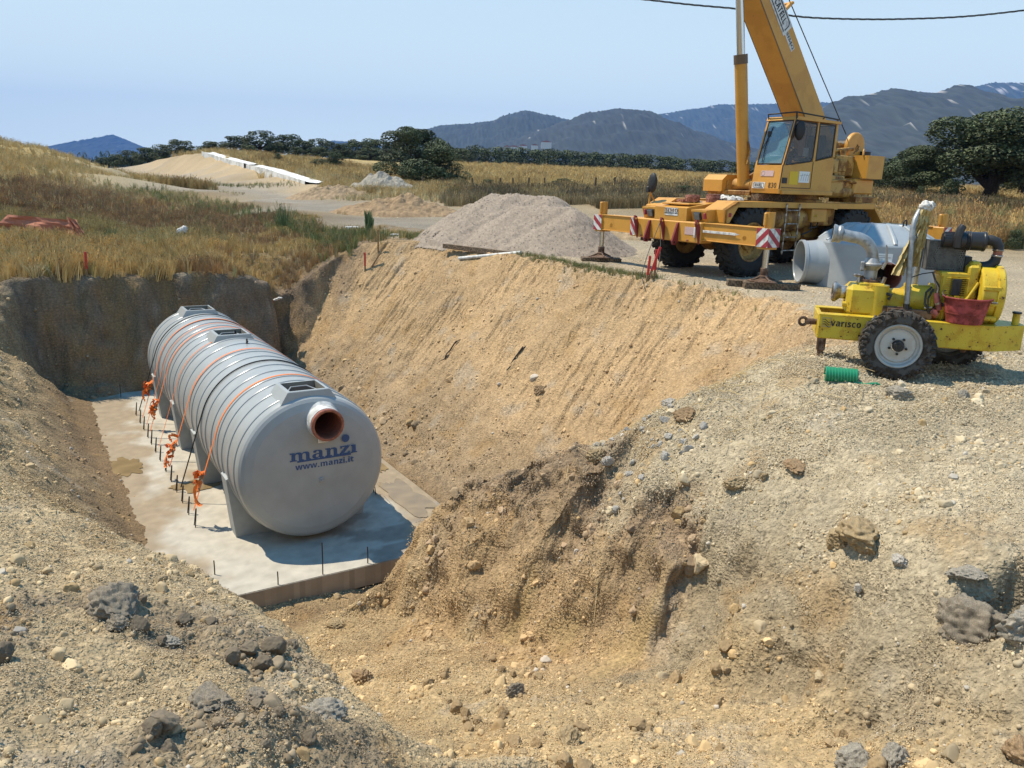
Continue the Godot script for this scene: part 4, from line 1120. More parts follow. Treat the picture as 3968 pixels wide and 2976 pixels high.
	letters(t, "lettering", "www.manzi.it", 0.09, Transform3D(Basis(), Vector3(0.14, 0.09, 0.089)), mats["blue_print"], "Droid Sans", 700, 1.12)
	var dot := M.new()
	dot.x = Transform3D(Basis(Vector3.RIGHT, PI / 2), Vector3(0.475, 0.445, 0.088))
	dot.lathe([Vector2(0.062, 0.0), Vector2(0.062, 0.004), Vector2(0.0, 0.004)], 24)
	part(t, "logo_dot", dot, mats["blue_print"])
	var ul := M.new()
	ul.box(Vector3(-0.29, 0.165, 0.088), Vector3(0.56, 0.19, 0.092), 0.0)
	part(t, "logo_underline", ul, mats["blue_print"])
	var nub := M.new()
	nub.box(Vector3(0.045, -0.21, 0.08), Vector3(0.105, -0.13, 0.11), 0.01)
	nub.cyl(Vector3(0.075, -0.17, 0.1), Vector3(0.075, -0.17, 0.135), 0.016, 10)
	part(t, "drain_boss", nub, mats["tank_grey"])
	# lifting lugs on top
	for z in [-4.25, -5.2]:
		var lu := M.new()
		lu.tube([Vector3(0.08, R - 0.02, z), Vector3(0.08, R + 0.1, z)], [0.022, 0.014], 8)
		lu.tube([Vector3(0.06, R - 0.01, z), Vector3(0.1, R + 0.05, z)], 0.012, 6)
		part(t, "lifting_lug", lu, mats["dark_steel"])
	# saddles
	for a in [0.14, 2.67, 4.85, 7.36]:
		var sd := M.new()
		var poly := PackedVector2Array([Vector2(-1.06, -1.245), Vector2(1.06, -1.245), Vector2(1.17, -0.25)])
		for k in 25:
			var an := -0.2 - (PI - 0.4) * k / 24.0
			poly.append(Vector2(cos(an), sin(an)) * (R - 0.012))
		poly.append(Vector2(-1.17, -0.25))
		sd.prism(poly, -a - 0.6 - 0.36, -a - 0.6)
		part(t, "saddle", sd, mats["tank_dull"])

# a band that leaves a hairpin, wraps over the tank and runs down the far side, in the plane across the tank
func strap_path(gap: float) -> Array:
	var c := Vector2(AXIS_B, AXIS_Y)
	var r := TANK_R + 0.021 + gap
	var foot := Vector2(-1.63, -3.52)
	var d := foot - c
	var dist := d.length()
	var base := atan2(d.y, d.x)
	var off := acos(r / dist)
	var a0 := base - off                       # tangent point on the left
	var path := [foot]
	var foot2 := Vector2(1.5, -3.52)
	var d2 := foot2 - c
	var a1 := atan2(d2.y, d2.x) + acos(r / d2.length())
	if a0 < 0.0:
		a0 += TAU
	var n := 48
	for i in n + 1:
		var a := lerpf(a0, a1, float(i) / n)
		path.append(c + Vector2(cos(a), sin(a)) * r)
	path.append(foot2)
	return path

func band(m: M, path: Array, w: float, th: float, skew := 0.0) -> void:
	for i in path.size() - 1:
		var p: Vector2 = path[i]
		var q: Vector2 = path[i + 1]
		var d := (q - p).normalized()
		var nn := Vector2(-d.y, d.x)
		if nn.dot(p - Vector2(AXIS_B, AXIS_Y)) < 0.0:
			nn = -nn
		var zp := skew * float(i) / path.size()
		var zq := skew * float(i + 1) / path.size()
		var A := Vector3(p.x + nn.x * th, p.y + nn.y * th, w / 2 + zp)
		var B := Vector3(p.x + nn.x * th, p.y + nn.y * th, -w / 2 + zp)
		var C := Vector3(q.x + nn.x * th, q.y + nn.y * th, -w / 2 + zq)
		var D := Vector3(q.x + nn.x * th, q.y + nn.y * th, w / 2 + zq)
		var mid := Vector3(AXIS_B, AXIS_Y, 0)
		m.quad_out(A, B, C, D, mid)
		var e := Vector3(nn.x, nn.y, 0) * th
		m.quad_out(A, D, D - e, A - e, (A + C) * 0.5)
		m.quad_out(B, C, C - e, B - e, (A + C) * 0.5)

func build_straps() -> void:
	var says := {
		0.87: "orange ratchet strap over the tank nearest to the near end hatch", 3.13: "orange ratchet strap over the tank by the front lifting lug", 4.38: "plain orange strap over the tank beside the middle hatch",
		5.52: "orange ratchet strap with a knotted loop just behind the middle hatch", 6.01: "thin orange strap between two ratchet straps on the far half of the tank", 6.61: "orange ratchet strap with hanging tails nearest to the far hatch"}
	for a in says:
		var ratchet: bool = a in [0.87, 3.13, 5.52, 6.61]
		var o := thing("ratchet_strap" if ratchet else "lashing_strap", says[a], "strap", PIT + TANK_AXIS * a, pit_turn(), "orange straps lashing the tank down")
		var m := M.new()
		var path := strap_path(0.0)
		band(m, path, 0.05 if ratchet else 0.03, 0.004, 0.1)
		part(o, "webbing", m, mats["orange_strap"])
		if ratchet:
			var foot := Vector3(path[0].x, path[0].y, 0)
			var tan := Vector3(path[1].x, path[1].y, 0)
			var f := 0.28 if a < 6.0 else 0.5
			if a == 0.87: f = 0.36
			if a == 5.52: f = 0.36
			var at := foot.lerp(tan, f)
			var dir := (tan - foot).normalized()
			var outw := Vector3(-dir.y, dir.x, 0)
			var r := M.new()
			r.x = Transform3D(Basis(outw, dir, outw.cross(dir)), at)
			r.box(Vector3(0.01, -0.14, -0.03), Vector3(0.03, 0.12, -0.022), 0.003)
			r.box(Vector3(0.01, -0.14, 0.022), Vector3(0.03, 0.12, 0.03), 0.003)
			r.cyl(Vector3(0.02, 0.02, -0.035), Vector3(0.02, 0.02, 0.035), 0.02, 10)
			r.box(Vector3(0.034, -0.1, -0.028), Vector3(0.05, 0.1, 0.028), 0.004)
			part(o, "ratchet", r, mats["zinc"])
			# loose tails, knotted and hanging
			rng.seed = int(a * 100)
			var k := M.new()
			for q in 7:
				var pts := []
				var s := at + dir * rng.randf_range(-0.12, 0.2)
				var e := Vector3(rng.randf_range(-0.16, -0.02), rng.randf_range(-0.32, 0.1), rng.randf_range(-0.14, 0.14))
				for i in 9:
					var u := i / 8.0
					pts.append(s + e * u + Vector3(-0.09 * sin(u * PI), 0.07 * sin(u * PI * 1.6 + q), 0.05 * sin(u * 6.0 + q)))
				for i in 8:
					var p: Vector3 = pts[i]
					var q2: Vector3 = pts[i + 1]
					var sd := (q2 - p).cross(Vector3(cos(q + i * 0.5), sin(q * 1.3), 0.4)).normalized() * 0.03
					k.quad(p - sd, p + sd, q2 + sd, q2 - sd)
			part(o, "loose_tail", k, mats["orange_strap"])
	var wires := {2.0: "dark steel cable over the tank between the two nearest saddles", 7.19: "thin steel cable over the far end of the tank"}
	for a in wires:
		var m := M.new()
		var pts := []
		for p in strap_path(0.0):
			pts.append(Vector3(p.x, p.y, 0))
		m.tube(pts, 0.011, 6)
		solo("steel_cable", m, mats["dark_steel"], wires[a], "cable", PIT + TANK_AXIS * a, pit_turn(), "steel cables over the tank")
	# hairpin bars cast into the slab
	var hp := M.new()
	for s in [1.0]:
		var pts := [Vector3(0, -0.05, 0.055), Vector3(0, 0.27, 0.022), Vector3(0, 0.3, 0.012), Vector3(0, 0.308, 0.0), Vector3(0, 0.3, -0.012), Vector3(0, 0.27, -0.022), Vector3(0, -0.05, -0.055)]
		hp.tube(pts, 0.0085, 8)
	var mesh_h := hp.mesh()
	var i := 0
	for a in [0.87, 1.44, 2.0, 2.56, 3.13, 3.71, 4.38, 4.95, 5.52, 6.01, 6.61, 7.19, 7.86]:
		for side in [-1.63, 1.5]:
			var o := MeshInstance3D.new()
			o.name = "hairpin_bar"
			o.mesh = mesh_h
			o.material_override = mats["rebar"]
			o.position = pit(a, side, -3.8)
			o.rotation = Vector3(0, pit_turn(), 0)
			o.rotate(TANK_AXIS, 0.12 if side < 0.0 else -0.12)
			add_child(o, true)
			if side < 0.0:
				var held := {0.87: "nearest hairpin bar on the slab, holding the first orange strap", 1.44: "free steel hairpin bar just behind the nearest strapped one", 2.0: "steel hairpin bar holding the dark cable", 2.56: "free steel hairpin bar between the dark cable and the second ratchet strap", 3.13: "hairpin bar holding the ratchet strap beside the brown puddle",
					3.71: "free steel hairpin bar beyond the puddle, before the plain orange strap", 4.38: "hairpin bar holding the plain orange strap by the middle hatch", 4.95: "free steel hairpin bar next beyond the plain orange strap", 5.52: "hairpin bar holding the knotted ratchet strap", 6.01: "hairpin bar holding the thin orange strap",
					6.61: "hairpin bar holding the farthest ratchet strap", 7.19: "hairpin bar holding the thin far cable", 7.86: "last free hairpin bar at the far end of the row"}
				tag(o, held[a], "steel bar", "hairpin bars along the left of the slab")
			else:
				tag(o, "steel hairpin bar hidden along the right side of the tank", "steel bar", "hairpin bars along the right of the slab")
			i += 1
	# straight starter bars
	var bars := [[-0.95, -1.7, 0.22, "short upright bar at the left of the slab's near edge"], [-1.66, -0.99, 0.2, "upright bar left of the joint on the slab's near edge"], [-1.66, -0.34, 0.5, "tallest upright bar, at the joint in the slab's near edge"], [-1.64, 0.36, 0.27, "upright bar right of the joint on the slab's near edge"], [-1.62, 1.18, 0.24, "upright bar at the right end of the slab's near edge"], [9.69, -1.75, 0.33, "lone upright bar at the far left corner of the slab"]]
	for b in bars:
		var m := M.new()
		m.tube([Vector3(0, -0.1, 0), Vector3(0.004, b[2] * 0.5, 0.003), Vector3(0, b[2], 0)], 0.009, 8)
		solo("starter_bar", m, mats["rebar"], b[3], "steel bar", pit(b[0], b[1], -3.8), 0.0, "upright bars in the slab")

# ---------------------------------------------------------------- the crane (x forward, y up, near side at -z)
const SF := 3.12
const SR := -3.19
const ARM := 2.445

func cr(s: float, t: float, h: float) -> Vector3:
	return Vector3(s, h, -t)

func cbox(m: M, s0: float, s1: float, t0: float, t1: float, h0: float, h1: float, bev := 0.012) -> void:
	m.box(Vector3(minf(s0, s1), minf(h0, h1), -maxf(t0, t1)), Vector3(maxf(s0, s1), maxf(h0, h1), -minf(t0, t1)), bev)

func side_prism(m: M, poly: Array, t0: float, t1: float) -> void:      # outline in (s, h), thickness across
	m.prism(PackedVector2Array(poly), -t1, -t0)

func plan_prism(m: M, poly: Array, h0: float, h1: float) -> void:      # outline in (s, t), thickness upwards
	var keep := m.x
	m.x = keep * Transform3D(Basis(Vector3(1, 0, 0), Vector3(0, 0, -1), Vector3(0, 1, 0)), Vector3.ZERO)
	m.prism(PackedVector2Array(poly), h0, h1)
	m.x = keep

func front_prism(m: M, poly: Array, s0: float, s1: float) -> void:     # outline in (t, h), thickness along
	var keep := m.x
	m.x = keep * Transform3D(Basis(Vector3(0, 0, -1), Vector3(0, 1, 0), Vector3(1, 0, 0)), Vector3.ZERO)
	m.prism(PackedVector2Array(poly), s0, s1)
	m.x = keep

# a plane of lettering or print: origin, reading direction and up
func plane_at(o: Vector3, right: Vector3, up: Vector3) -> Transform3D:
	var r := right.normalized()
	var u := (up - r * up.dot(r)).normalized()
	return Transform3D(Basis(r, u, r.cross(u)), o)

# red and white slanted bands on a rectangle given by its lower left corner, its width and height vectors
func hazard(parent: Node, o: Vector3, w: Vector3, h: Vector3, lean: float, count: int) -> void:
	var n := w.cross(h).normalized()
	var base := M.new()
	var p := o + n * 0.003
	base.quad(p, p + w, p + w + h, p + h)
	var b := part(parent, "hazard_plate", base, mats["white_print"])
	var red := M.new()
	p = o + n * 0.006
	for k in range(-1, count + 1):
		var y0 := (k * 2.0) / (count * 2.0 - 1.0)
		var y1 := (k * 2.0 + 1.0) / (count * 2.0 - 1.0)
		var poly := [Vector2(0, y0), Vector2(1, y0 + lean), Vector2(1, y1 + lean), Vector2(0, y1)]
		var cut := Geometry2D.intersect_polygons(PackedVector2Array(poly), PackedVector2Array([Vector2(0, 0), Vector2(1, 0), Vector2(1, 1), Vector2(0, 1)]))
		for q in cut:
			var t := Geometry2D.triangulate_polygon(q)
			for i in range(0, t.size(), 3):
				var A: Vector3 = p + w * q[t[i]].x + h * q[t[i]].y
				var B: Vector3 = p + w * q[t[i + 1]].x + h * q[t[i + 1]].y
				var C: Vector3 = p + w * q[t[i + 2]].x + h * q[t[i + 2]].y
				red.tri_out(A, B, C, (A + B + C) / 3.0 - n)
	part(b, "red_band", red, mats["red_print"])

func maker_plate(parent: Node, at: Transform3D, w: float, h: float) -> void:
	# white plate with the maker's name inside a black bracket frame; at is the centre
	var m := M.new()
	m.x = at
	m.box(Vector3(-w / 2, -h / 2, 0.0), Vector3(w / 2, h / 2, 0.006), 0.002)
	var pl := part(parent, "name_plate", m, mats["white_print"])
	var k := M.new()
	k.x = at
	var t := h * 0.075
	var x := w * 0.43
	var y := h * 0.36
	# the first letter: a stem that turns into the underline, and the last: an overline that turns down
	for poly in [[Vector2(-x, y), Vector2(-x, -y * 0.55), Vector2(-x + h * 0.16, -y), Vector2(x * 0.97, -y)], [Vector2(-x * 0.9, y), Vector2(x - h * 0.16, y), Vector2(x, y * 0.55), Vector2(x, -y * 0.6)]]:
		for i in poly.size() - 1:
			var a: Vector2 = poly[i]
			var b: Vector2 = poly[i + 1]
			var d := (b - a).normalized()
			var nn := Vector2(-d.y, d.x) * t / 2
			a -= d * t * 0.4
			b += d * t * 0.4
			k.quad(Vector3(a.x - nn.x, a.y - nn.y, 0.009), Vector3(b.x - nn.x, b.y - nn.y, 0.009), Vector3(b.x + nn.x, b.y + nn.y, 0.009), Vector3(a.x + nn.x, a.y + nn.y, 0.009))
	part(pl, "frame_line", k, mats["black_print"])
	letters(pl, "lettering", "OCATELL", h * 0.42, at * Transform3D(Basis(), Vector3(0, -h * 0.0, 0.008)), mats["black_print"], "Droid Sans", 700, w / h * 0.255)

func wheel(parent: Node, at: Vector3, r: float, w: float, out: float) -> void:   # axle along z; out = side of the rim face
	var o := Node3D.new()
	o.name = "wheel"
	o.position = at
	parent.add_child(o, true)
	var m := M.new()
	m.x = Transform3D(Basis(Vector3.RIGHT, PI / 2), Vector3.ZERO)
	var p := [Vector2(r * 0.52, -w * 0.36), Vector2(r * 0.6, -w * 0.47), Vector2(r * 0.78, -w * 0.5), Vector2(r * 0.9, -w * 0.46), Vector2(r * 0.945, -w * 0.38), Vector2(r * 0.955, 0), Vector2(r * 0.945, w * 0.38), Vector2(r * 0.9, w * 0.46), Vector2(r * 0.78, w * 0.5), Vector2(r * 0.6, w * 0.47), Vector2(r * 0.52, w * 0.36)]
	m.lathe(p, 48)
	for k in 22:
		for side in [-1.0, 1.0]:
			var a: float = TAU * (k + (0.5 if side > 0 else 0.0)) / 22.0
			var keep := m.x
			m.x = Transform3D(Basis(Vector3.FORWARD, a), Vector3.ZERO)
			m.x = m.x * Transform3D(Basis(Vector3.UP, side * 0.5), Vector3(0, r * 0.955, side * w * 0.24))
			m.box(Vector3(-r * 0.055, -r * 0.1, -w * 0.27), Vector3(r * 0.055, r * 0.045, w * 0.27), 0.012)
			m.x = Transform3D(Basis(Vector3.FORWARD, a - side * 0.02), Vector3.ZERO) * Transform3D(Basis(Vector3.RIGHT, side * 1.15), Vector3(0, r * 0.9, side * w * 0.46))
			m.box(Vector3(-r * 0.05, -r * 0.02, -r * 0.09), Vector3(r * 0.05, r * 0.03, r * 0.09), 0.008)
			m.x = keep
	part(o, "tyre", m, mats["tyre"])
	var q := M.new()
	q.x = Transform3D(Basis(Vector3.RIGHT, PI / 2 * out), Vector3.ZERO)
	q.lathe([Vector2(r * 0.3, -w * 0.2), Vector2(r * 0.53, -w * 0.38), Vector2(r * 0.53, w * 0.36), Vector2(r * 0.56, w * 0.4), Vector2(r * 0.545, w * 0.43), Vector2(r * 0.5, w * 0.4), Vector2(r * 0.46, w * 0.2), Vector2(r * 0.4, w * 0.1), Vector2(r * 0.24, w * 0.1), Vector2(r * 0.22, w * 0.28), Vector2(r * 0.12, w * 0.36), Vector2(0, w * 0.36)], 40)
	for k in 10:
		var a := TAU * k / 10
		q.cyl(Vector3(cos(a) * r * 0.3, w * 0.1, sin(a) * r * 0.3), Vector3(cos(a) * r * 0.3, w * 0.15, sin(a) * r * 0.3), r * 0.025, 6)
	part(o, "rim", q, mats["crane_dusty"])

func outrigger(o: Node, s: float, side: float, inner: float, shift: float) -> void:
	var b := M.new()
	var i0 := inner * side
	var i1 := (ARM - 0.12) * side
	# two webs, the outer one with a round hole near its end
	var hole := PackedVector2Array([Vector2(i0, 0.82), Vector2(i1, 0.82), Vector2(i1, 1.15), Vector2((ARM - 0.45) * side, 1.15)])
	for k in 25:
		var an := PI / 2 + TAU * k / 24.0 * (1.0 if side > 0.0 else -1.0)
		hole.append(Vector2((ARM - 0.45) * side + 0.05 * cos(an), 0.93 + 0.05 * sin(an)))
	hole.append(Vector2((ARM - 0.4501) * side, 1.15))
	hole.append(Vector2(i0, 1.15))
	var outer := signf(s)
	var w0 := s + shift + 0.118 * outer
	var w1 := s + shift + 0.13 * outer
	var keep := b.x
	b.x = keep * Transform3D(Basis(Vector3(0, 0, -1), Vector3(0, 1, 0), Vector3(1, 0, 0)), Vector3.ZERO)
	b.prism(hole, minf(w0, w1), maxf(w0, w1))
	b.x = keep
	cbox(b, s + shift - 0.13 * outer, s + shift - 0.118 * outer, i0, i1, 0.82, 1.15, 0.002)
	cbox(b, s - 0.15 + shift, s + 0.15 + shift, i0, i1, 1.15, 1.168, 0.004)
	cbox(b, s - 0.15 + shift, s + 0.15 + shift, i0, i1, 0.802, 0.82, 0.004)
	var beam := part(o, "outrigger_beam", b, mats["crane_orange"])
	var jb := M.new()
	cbox(jb, s - 0.17 + shift, s + 0.17 + shift, (ARM - 0.13) * side, (ARM + 0.15) * side, 0.8, 1.16, 0.015)
	cbox(jb, s - 0.15 + shift, s + 0.15 + shift, (ARM - 0.12) * side, (ARM + 0.13) * side, 0.76, 0.8, 0.01)
	var jack := part(o, "jack_housing", jb, mats["crane_orange"])
	var up := Vector3(0, 0.36, 0)
	var hs := s + 0.17 + shift
	# stripes on the face across the beam and on the end
	if s > 0:
		if side > 0:
			hazard(jack, cr(hs, ARM - 0.13, 0.8), cr(0, 0.28, 0), up, 0.75, 2)
		else:
			hazard(jack, cr(hs, -ARM - 0.15, 0.8), cr(0, 0.28, 0), up, -0.6, 2)
	else:
		if side > 0:
			hazard(jack, cr(s - 0.17 + shift, ARM + 0.15, 0.8), cr(0, -0.28, 0), up, -0.7, 2)
		else:
			hazard(jack, cr(s - 0.17 + shift, -ARM + 0.13, 0.8), cr(0, -0.28, 0), up, 0.7, 2)
	if side > 0:
		hazard(jack, cr(s + 0.17 + shift, ARM + 0.15, 0.8), cr(-0.34, 0, 0), up, -0.75 if s > 0 else 0.7, 2)
	var c := M.new()
	c.cyl(cr(s + shift, (ARM + 0.01) * side, 1.15), cr(s + shift, (ARM + 0.01) * side, 1.46), 0.095, 20)
	cbox(c, s + 0.06 + shift, s + 0.13 + shift, (ARM - 0.05) * side, (ARM + 0.02) * side, 1.2, 1.45, 0.02)
	part(o, "jack_cylinder", c, mats["crane_orange"])
	var r := M.new()
	r.cyl(cr(s + shift, (ARM + 0.01) * side, 0.36), cr(s + shift, (ARM + 0.01) * side, 0.78), 0.058, 20)
	part(o, "jack_rod", r, mats["chrome"])
	var f := M.new()
	f.x = Transform3D(Basis(), cr(s + shift, (ARM + 0.01) * side, 0.13))
	f.lathe([Vector2(0.3, 0.0), Vector2(0.3, 0.022), Vector2(0.16, 0.045), Vector2(0.1, 0.07), Vector2(0.1, 0.11), Vector2(0.078, 0.13), Vector2(0.078, 0.26), Vector2(0.06, 0.27)], 28)
	for k in 4:
		var a := TAU * k / 4 + 0.4
		f.tube([Vector3(cos(a) * 0.08, 0.1, sin(a) * 0.08), Vector3(cos(a) * 0.25, 0.03, sin(a) * 0.25)], 0.02, 6)
	part(o, "jack_foot", f, mats["rust_steel"])

func pane(o: Node, called: String, pts: Array, material: Material) -> void:
	var m := M.new()
	var c := Vector3.ZERO
	for p in pts:
		c += p
	c /= pts.size()
	for i in range(1, pts.size() - 1):
		m.tri_out(pts[0], pts[i], pts[i + 1], cr(0.3, 0.75, 2.6))
	var g := part(o, called, m, material)
	# the rubber seal round the pane
	var s := M.new()
	for i in pts.size():
		s.tube([pts[i], pts[(i + 1) % pts.size()]], 0.014, 6)
	part(g, "seal", s, mats["rubber"])

func build_crane() -> void:
	var o := thing("mobile_crane", "orange yellow rough terrain mobile crane standing on outriggers with its boom raised", "crane", Vector3(6.002, -0.04, -19.491), atan2(-0.5692, -0.8222))
	var y: Material = mats["crane_orange"]
	# chassis
	var m := M.new()
	cbox(m, -3.3, 2.9, -0.42, 0.42, 0.78, 1.2, 0.02)
	cbox(m, -2.9, 2.4, -1.05, 1.05, 1.5, 1.56, 0.01)
	cbox(m, -1.15, 1.3, -0.95, 0.95, 1.1, 1.5, 0.03)
	part(o, "chassis", m, mats["crane_under"])
	for s in [1.945, -1.731]:
		m = M.new()
		m.cyl(cr(s, -0.9, 0.77), cr(s, 0.9, 0.77), 0.13, 16)
		m.lump(cr(s, 0, 0.77), Vector3(0.3, 0.26, 0.26), fbm, 2, 0.05)
		part(o, "axle", m, mats["crane_under"])
		for side in [-1.0, 1.0]:
			wheel(o, cr(s, side * 0.94, 0.765), 0.765, 0.46, -side)
	# fenders with sloping ends
	for side in [1.0, -1.0]:
		m = M.new()
		var outl := [Vector2(2.93, 1.18), Vector2(2.93, 1.44), Vector2(2.55, 1.62), Vector2(-2.33, 1.62), Vector2(-2.8, 1.2), Vector2(-2.74, 1.18), Vector2(-2.3, 1.57), Vector2(2.53, 1.57), Vector2(2.87, 1.41), Vector2(2.87, 1.18)]
		side_prism(m, outl, 0.6 * side if side > 0 else -1.18, 1.18 if side > 0 else -0.6)
		side_prism(m, [Vector2(2.55, 1.57), Vector2(2.55, 1.5), Vector2(-2.33, 1.5), Vector2(-2.33, 1.57)], 1.15 * side - 0.015, 1.15 * side + 0.03)
		# front end plates of the wheel house
		side_prism(m, [Vector2(2.93, 1.18), Vector2(2.93, 1.44), Vector2(2.55, 1.62), Vector2(2.5, 1.58), Vector2(2.78, 1.18)], 1.1 * side - 0.02 * side, 1.18 * side if side > 0 else -1.08)
		part(o, "fender", m, y)
		var ref := M.new()
		cbox(ref, 2.75, 2.82, 1.16 * side, 1.2 * side, 1.3, 1.38, 0.01)
		part(o, "reflector", ref, mats["red_print"])
	# front hood and lamp housings
	m = M.new()
	side_prism(m, [Vector2(3.28, 1.17), Vector2(3.28, 1.44), Vector2(3.2, 1.46), Vector2(2.3, 1.58), Vector2(1.8, 1.58), Vector2(1.8, 1.17)], -0.51, 0.44)
	cbox(m, 2.35, 3.15, -0.44, 0.36, 1.5, 1.535, 0.008)
	var hood := part(o, "front_hood", m, y)
	var sg := M.new()
	sg.x = plane_at(cr(3.283, 0.0, 1.345), cr(0, 1, 0), Vector3.UP)
	sg.box(Vector3(-0.2, -0.075, 0), Vector3(0.19, 0.085, 0.004), 0.001)
	var simo := part(hood, "sign", sg, mats["white_print"])
	letters(simo, "lettering", "SIMO", 0.07, sg.x * Transform3D(Basis(), Vector3(0, 0.035, 0.005)), mats["brown_print"], "Droid Serif", 700, 1.5)
	letters(simo, "lettering", "NOLEGGIO GRU", 0.026, sg.x * Transform3D(Basis(), Vector3(0, -0.024, 0.005)), mats["black_print"], "Droid Sans", 700, 1.5)
	for side in [1.0, -1.0]:
		m = M.new()
		side_prism(m, [Vector2(3.14, 1.17), Vector2(3.22, 1.38), Vector2(3.22, 1.42), Vector2(2.4, 1.46), Vector2(2.4, 1.17)], 0.5 if side > 0 else -0.98, 0.93 if side > 0 else -0.5)
		part(o, "lamp_housing", m, y)
		var hl := M.new()
		hl.x = plane_at(cr(3.2, 0.7 * side - 0.02, 1.29), cr(0, 1, 0), cr(0.35, 0, 1))
		hl.box(Vector3(-0.1, -0.085, -0.04), Vector3(0.1, 0.085, 0.03), 0.02)
		var lamp := part(o, "headlight", hl, mats["rubber"])
		var le := M.new()
		le.x = hl.x
		le.box(Vector3(-0.075, -0.065, 0.03), Vector3(0.075, 0.065, 0.04), 0.012)
		part(lamp, "lens", le, mats["lamp_glass"])
		var ind := M.new()
		cbox(ind, 3.16, 3.24, 0.86 * side, 0.91 * side, 1.24, 1.36, 0.01)
		part(o, "turn_signal", ind, mats["red_print"])
	# front and rear cross boxes with arms
	m = M.new()
	cbox(m, 2.93, 3.3, -1.08, 0.9, 0.74, 1.17, 0.025)
	var fb := part(o, "front_outrigger_box", m, y)
	m = M.new()
	cbox(m, -3.4, -3.0, -1.0, 1.0, 0.74, 1.17, 0.025)
	part(o, "rear_outrigger_box", m, y)
	hazard(fb, cr(3.3, -1.24, 0.77), cr(0, 0.16, 0), Vector3(0, 0.39, 0), -0.55, 2)
	m = M.new()
	cbox(m, 3.0, 3.29, -1.25, -1.06, 0.75, 1.16, 0.01)
	part(fb, "collar", m, y)
	outrigger(o, SF, 1.0, 0.88, -0.01)
	outrigger(o, SF, -1.0, 1.06, -0.03)
	outrigger(o, SR, 1.0, 0.9, 0.0)
	outrigger(o, SR, -1.0, 0.9, 0.0)
	m = M.new()
	cbox(m, 3.255, 3.27, 0.92, 1.75, 0.97, 1.02, 0.003)
	m.tri(cr(3.27, 1.75, 0.965), cr(3.27, 1.9, 0.995), cr(3.27, 1.75, 1.025))
	part(o, "white_arrow", m, mats["white_print"])
	# dark red brackets on the front box
	for q in [[-1.0, 1], [-0.61, -1], [-0.16, 1], [0.25, -1], [0.86, 1]]:
		m = M.new()
		var up: bool = q[1] > 0
		var pl := [Vector2(3.3, 1.05), Vector2(3.36, 1.2), Vector2(3.42, 1.22), Vector2(3.44, 1.14), Vector2(3.38, 1.0), Vector2(3.3, 0.72)] if up else [Vector2(3.3, 1.14), Vector2(3.34, 1.12), Vector2(3.47, 0.74), Vector2(3.44, 0.67), Vector2(3.36, 0.66), Vector2(3.3, 0.74)]
		side_prism(m, pl, q[0] - 0.022, q[0] + 0.022)
		part(fb, "bracket", m, mats["dark_red"])
		var pin := M.new()
		var c := cr(3.4, q[0], 1.15) if up else cr(3.41, q[0], 0.72)
		pin.cyl(c + Vector3(0, 0, 0.03), c - Vector3(0, 0, 0.03), 0.024, 12)
		part(fb, "pin", pin, mats["chrome"])
	m = M.new()
	cbox(m, 3.3, 3.306, 0.45, 0.72, 0.9, 1.06, 0.001)
	var st := part(fb, "notice", m, mats["pink_print"])
	m = M.new()
	cbox(m, 3.3, 3.33, 0.72, 0.77, 0.85, 1.06, 0.006)
	part(fb, "level_tube", m, mats["white_print"])
	for t in [-0.86, 0.55]:
		m = M.new()
		cbox(m, 3.3, 3.325, t - 0.025, t + 0.025, 0.76, 0.8, 0.006)
		part(fb, "bolt", m, mats["brick_plastic"])
	m = M.new()
	cbox(m, 3.05, 3.2, -1.0, -0.78, 0.66, 0.75, 0.01)
	part(fb, "stop_block", m, mats["rubber"])
	# mirror on a post at the far front corner
	m = M.new()
	m.tube([cr(2.85, -1.16, 1.42), cr(2.85, -1.16, 2.0)], 0.022, 8)
	m.tube([cr(2.62, -1.16, 1.45), cr(2.84, -1.16, 1.72)], 0.016, 8)
	part(o, "mirror_post", m, y)
	m = M.new()
	m.lump(cr(2.86, -1.08, 1.94), Vector3(0.07, 0.22, 0.13), fbm, 2, 0.1)
	m.box(cr(2.8, -1.14, 1.72), cr(2.92, -1.24, 1.86), 0.02)
	part(o, "mirror", m, mats["rubber"])
	# near side fittings
	var lad := M.new()
	for s in [0.57, 1.02]:
		lad.tube([cr(s, 1.22, 0.5), cr(s, 1.22, 1.6)], 0.02, 8)
	for k in 4:
		lad.tube([cr(0.57, 1.22, 0.58 + k * 0.29), cr(1.02, 1.22, 0.58 + k * 0.29)], 0.016, 8)
	part(o, "ladder", lad, mats["zinc"])
	m = M.new()
	m.x = Transform3D(Basis(Vector3.FORWARD, PI / 2), cr(0.0, 0.85, 1.26))
	m.lathe([Vector2(0, 0), Vector2(0.2, 0.0), Vector2(0.23, 0.03), Vector2(0.235, 0.5), Vector2(0.24, 0.52), Vector2(0.235, 0.54), Vector2(0.235, 1.15), Vector2(0.2, 1.2), Vector2(0, 1.2)], 32)
	part(o, "fuel_tank", m, mats["crane_dusty"])
	m = M.new()
	cbox(m, -0.56, 0.0, 0.75, 1.14, 1.19, 1.49, 0.015)
	var bx := part(o, "battery_box", m, y)
	m = M.new()
	m.tri(cr(-0.1, 1.143, 1.31), cr(-0.2, 1.143, 1.31), cr(-0.15, 1.143, 1.4))
	m.tri(cr(-0.2, 1.143, 1.31), cr(-0.1, 1.143, 1.31), cr(-0.15, 1.143, 1.4))
	part(bx, "warning_triangle", m, mats["yellow_print"])
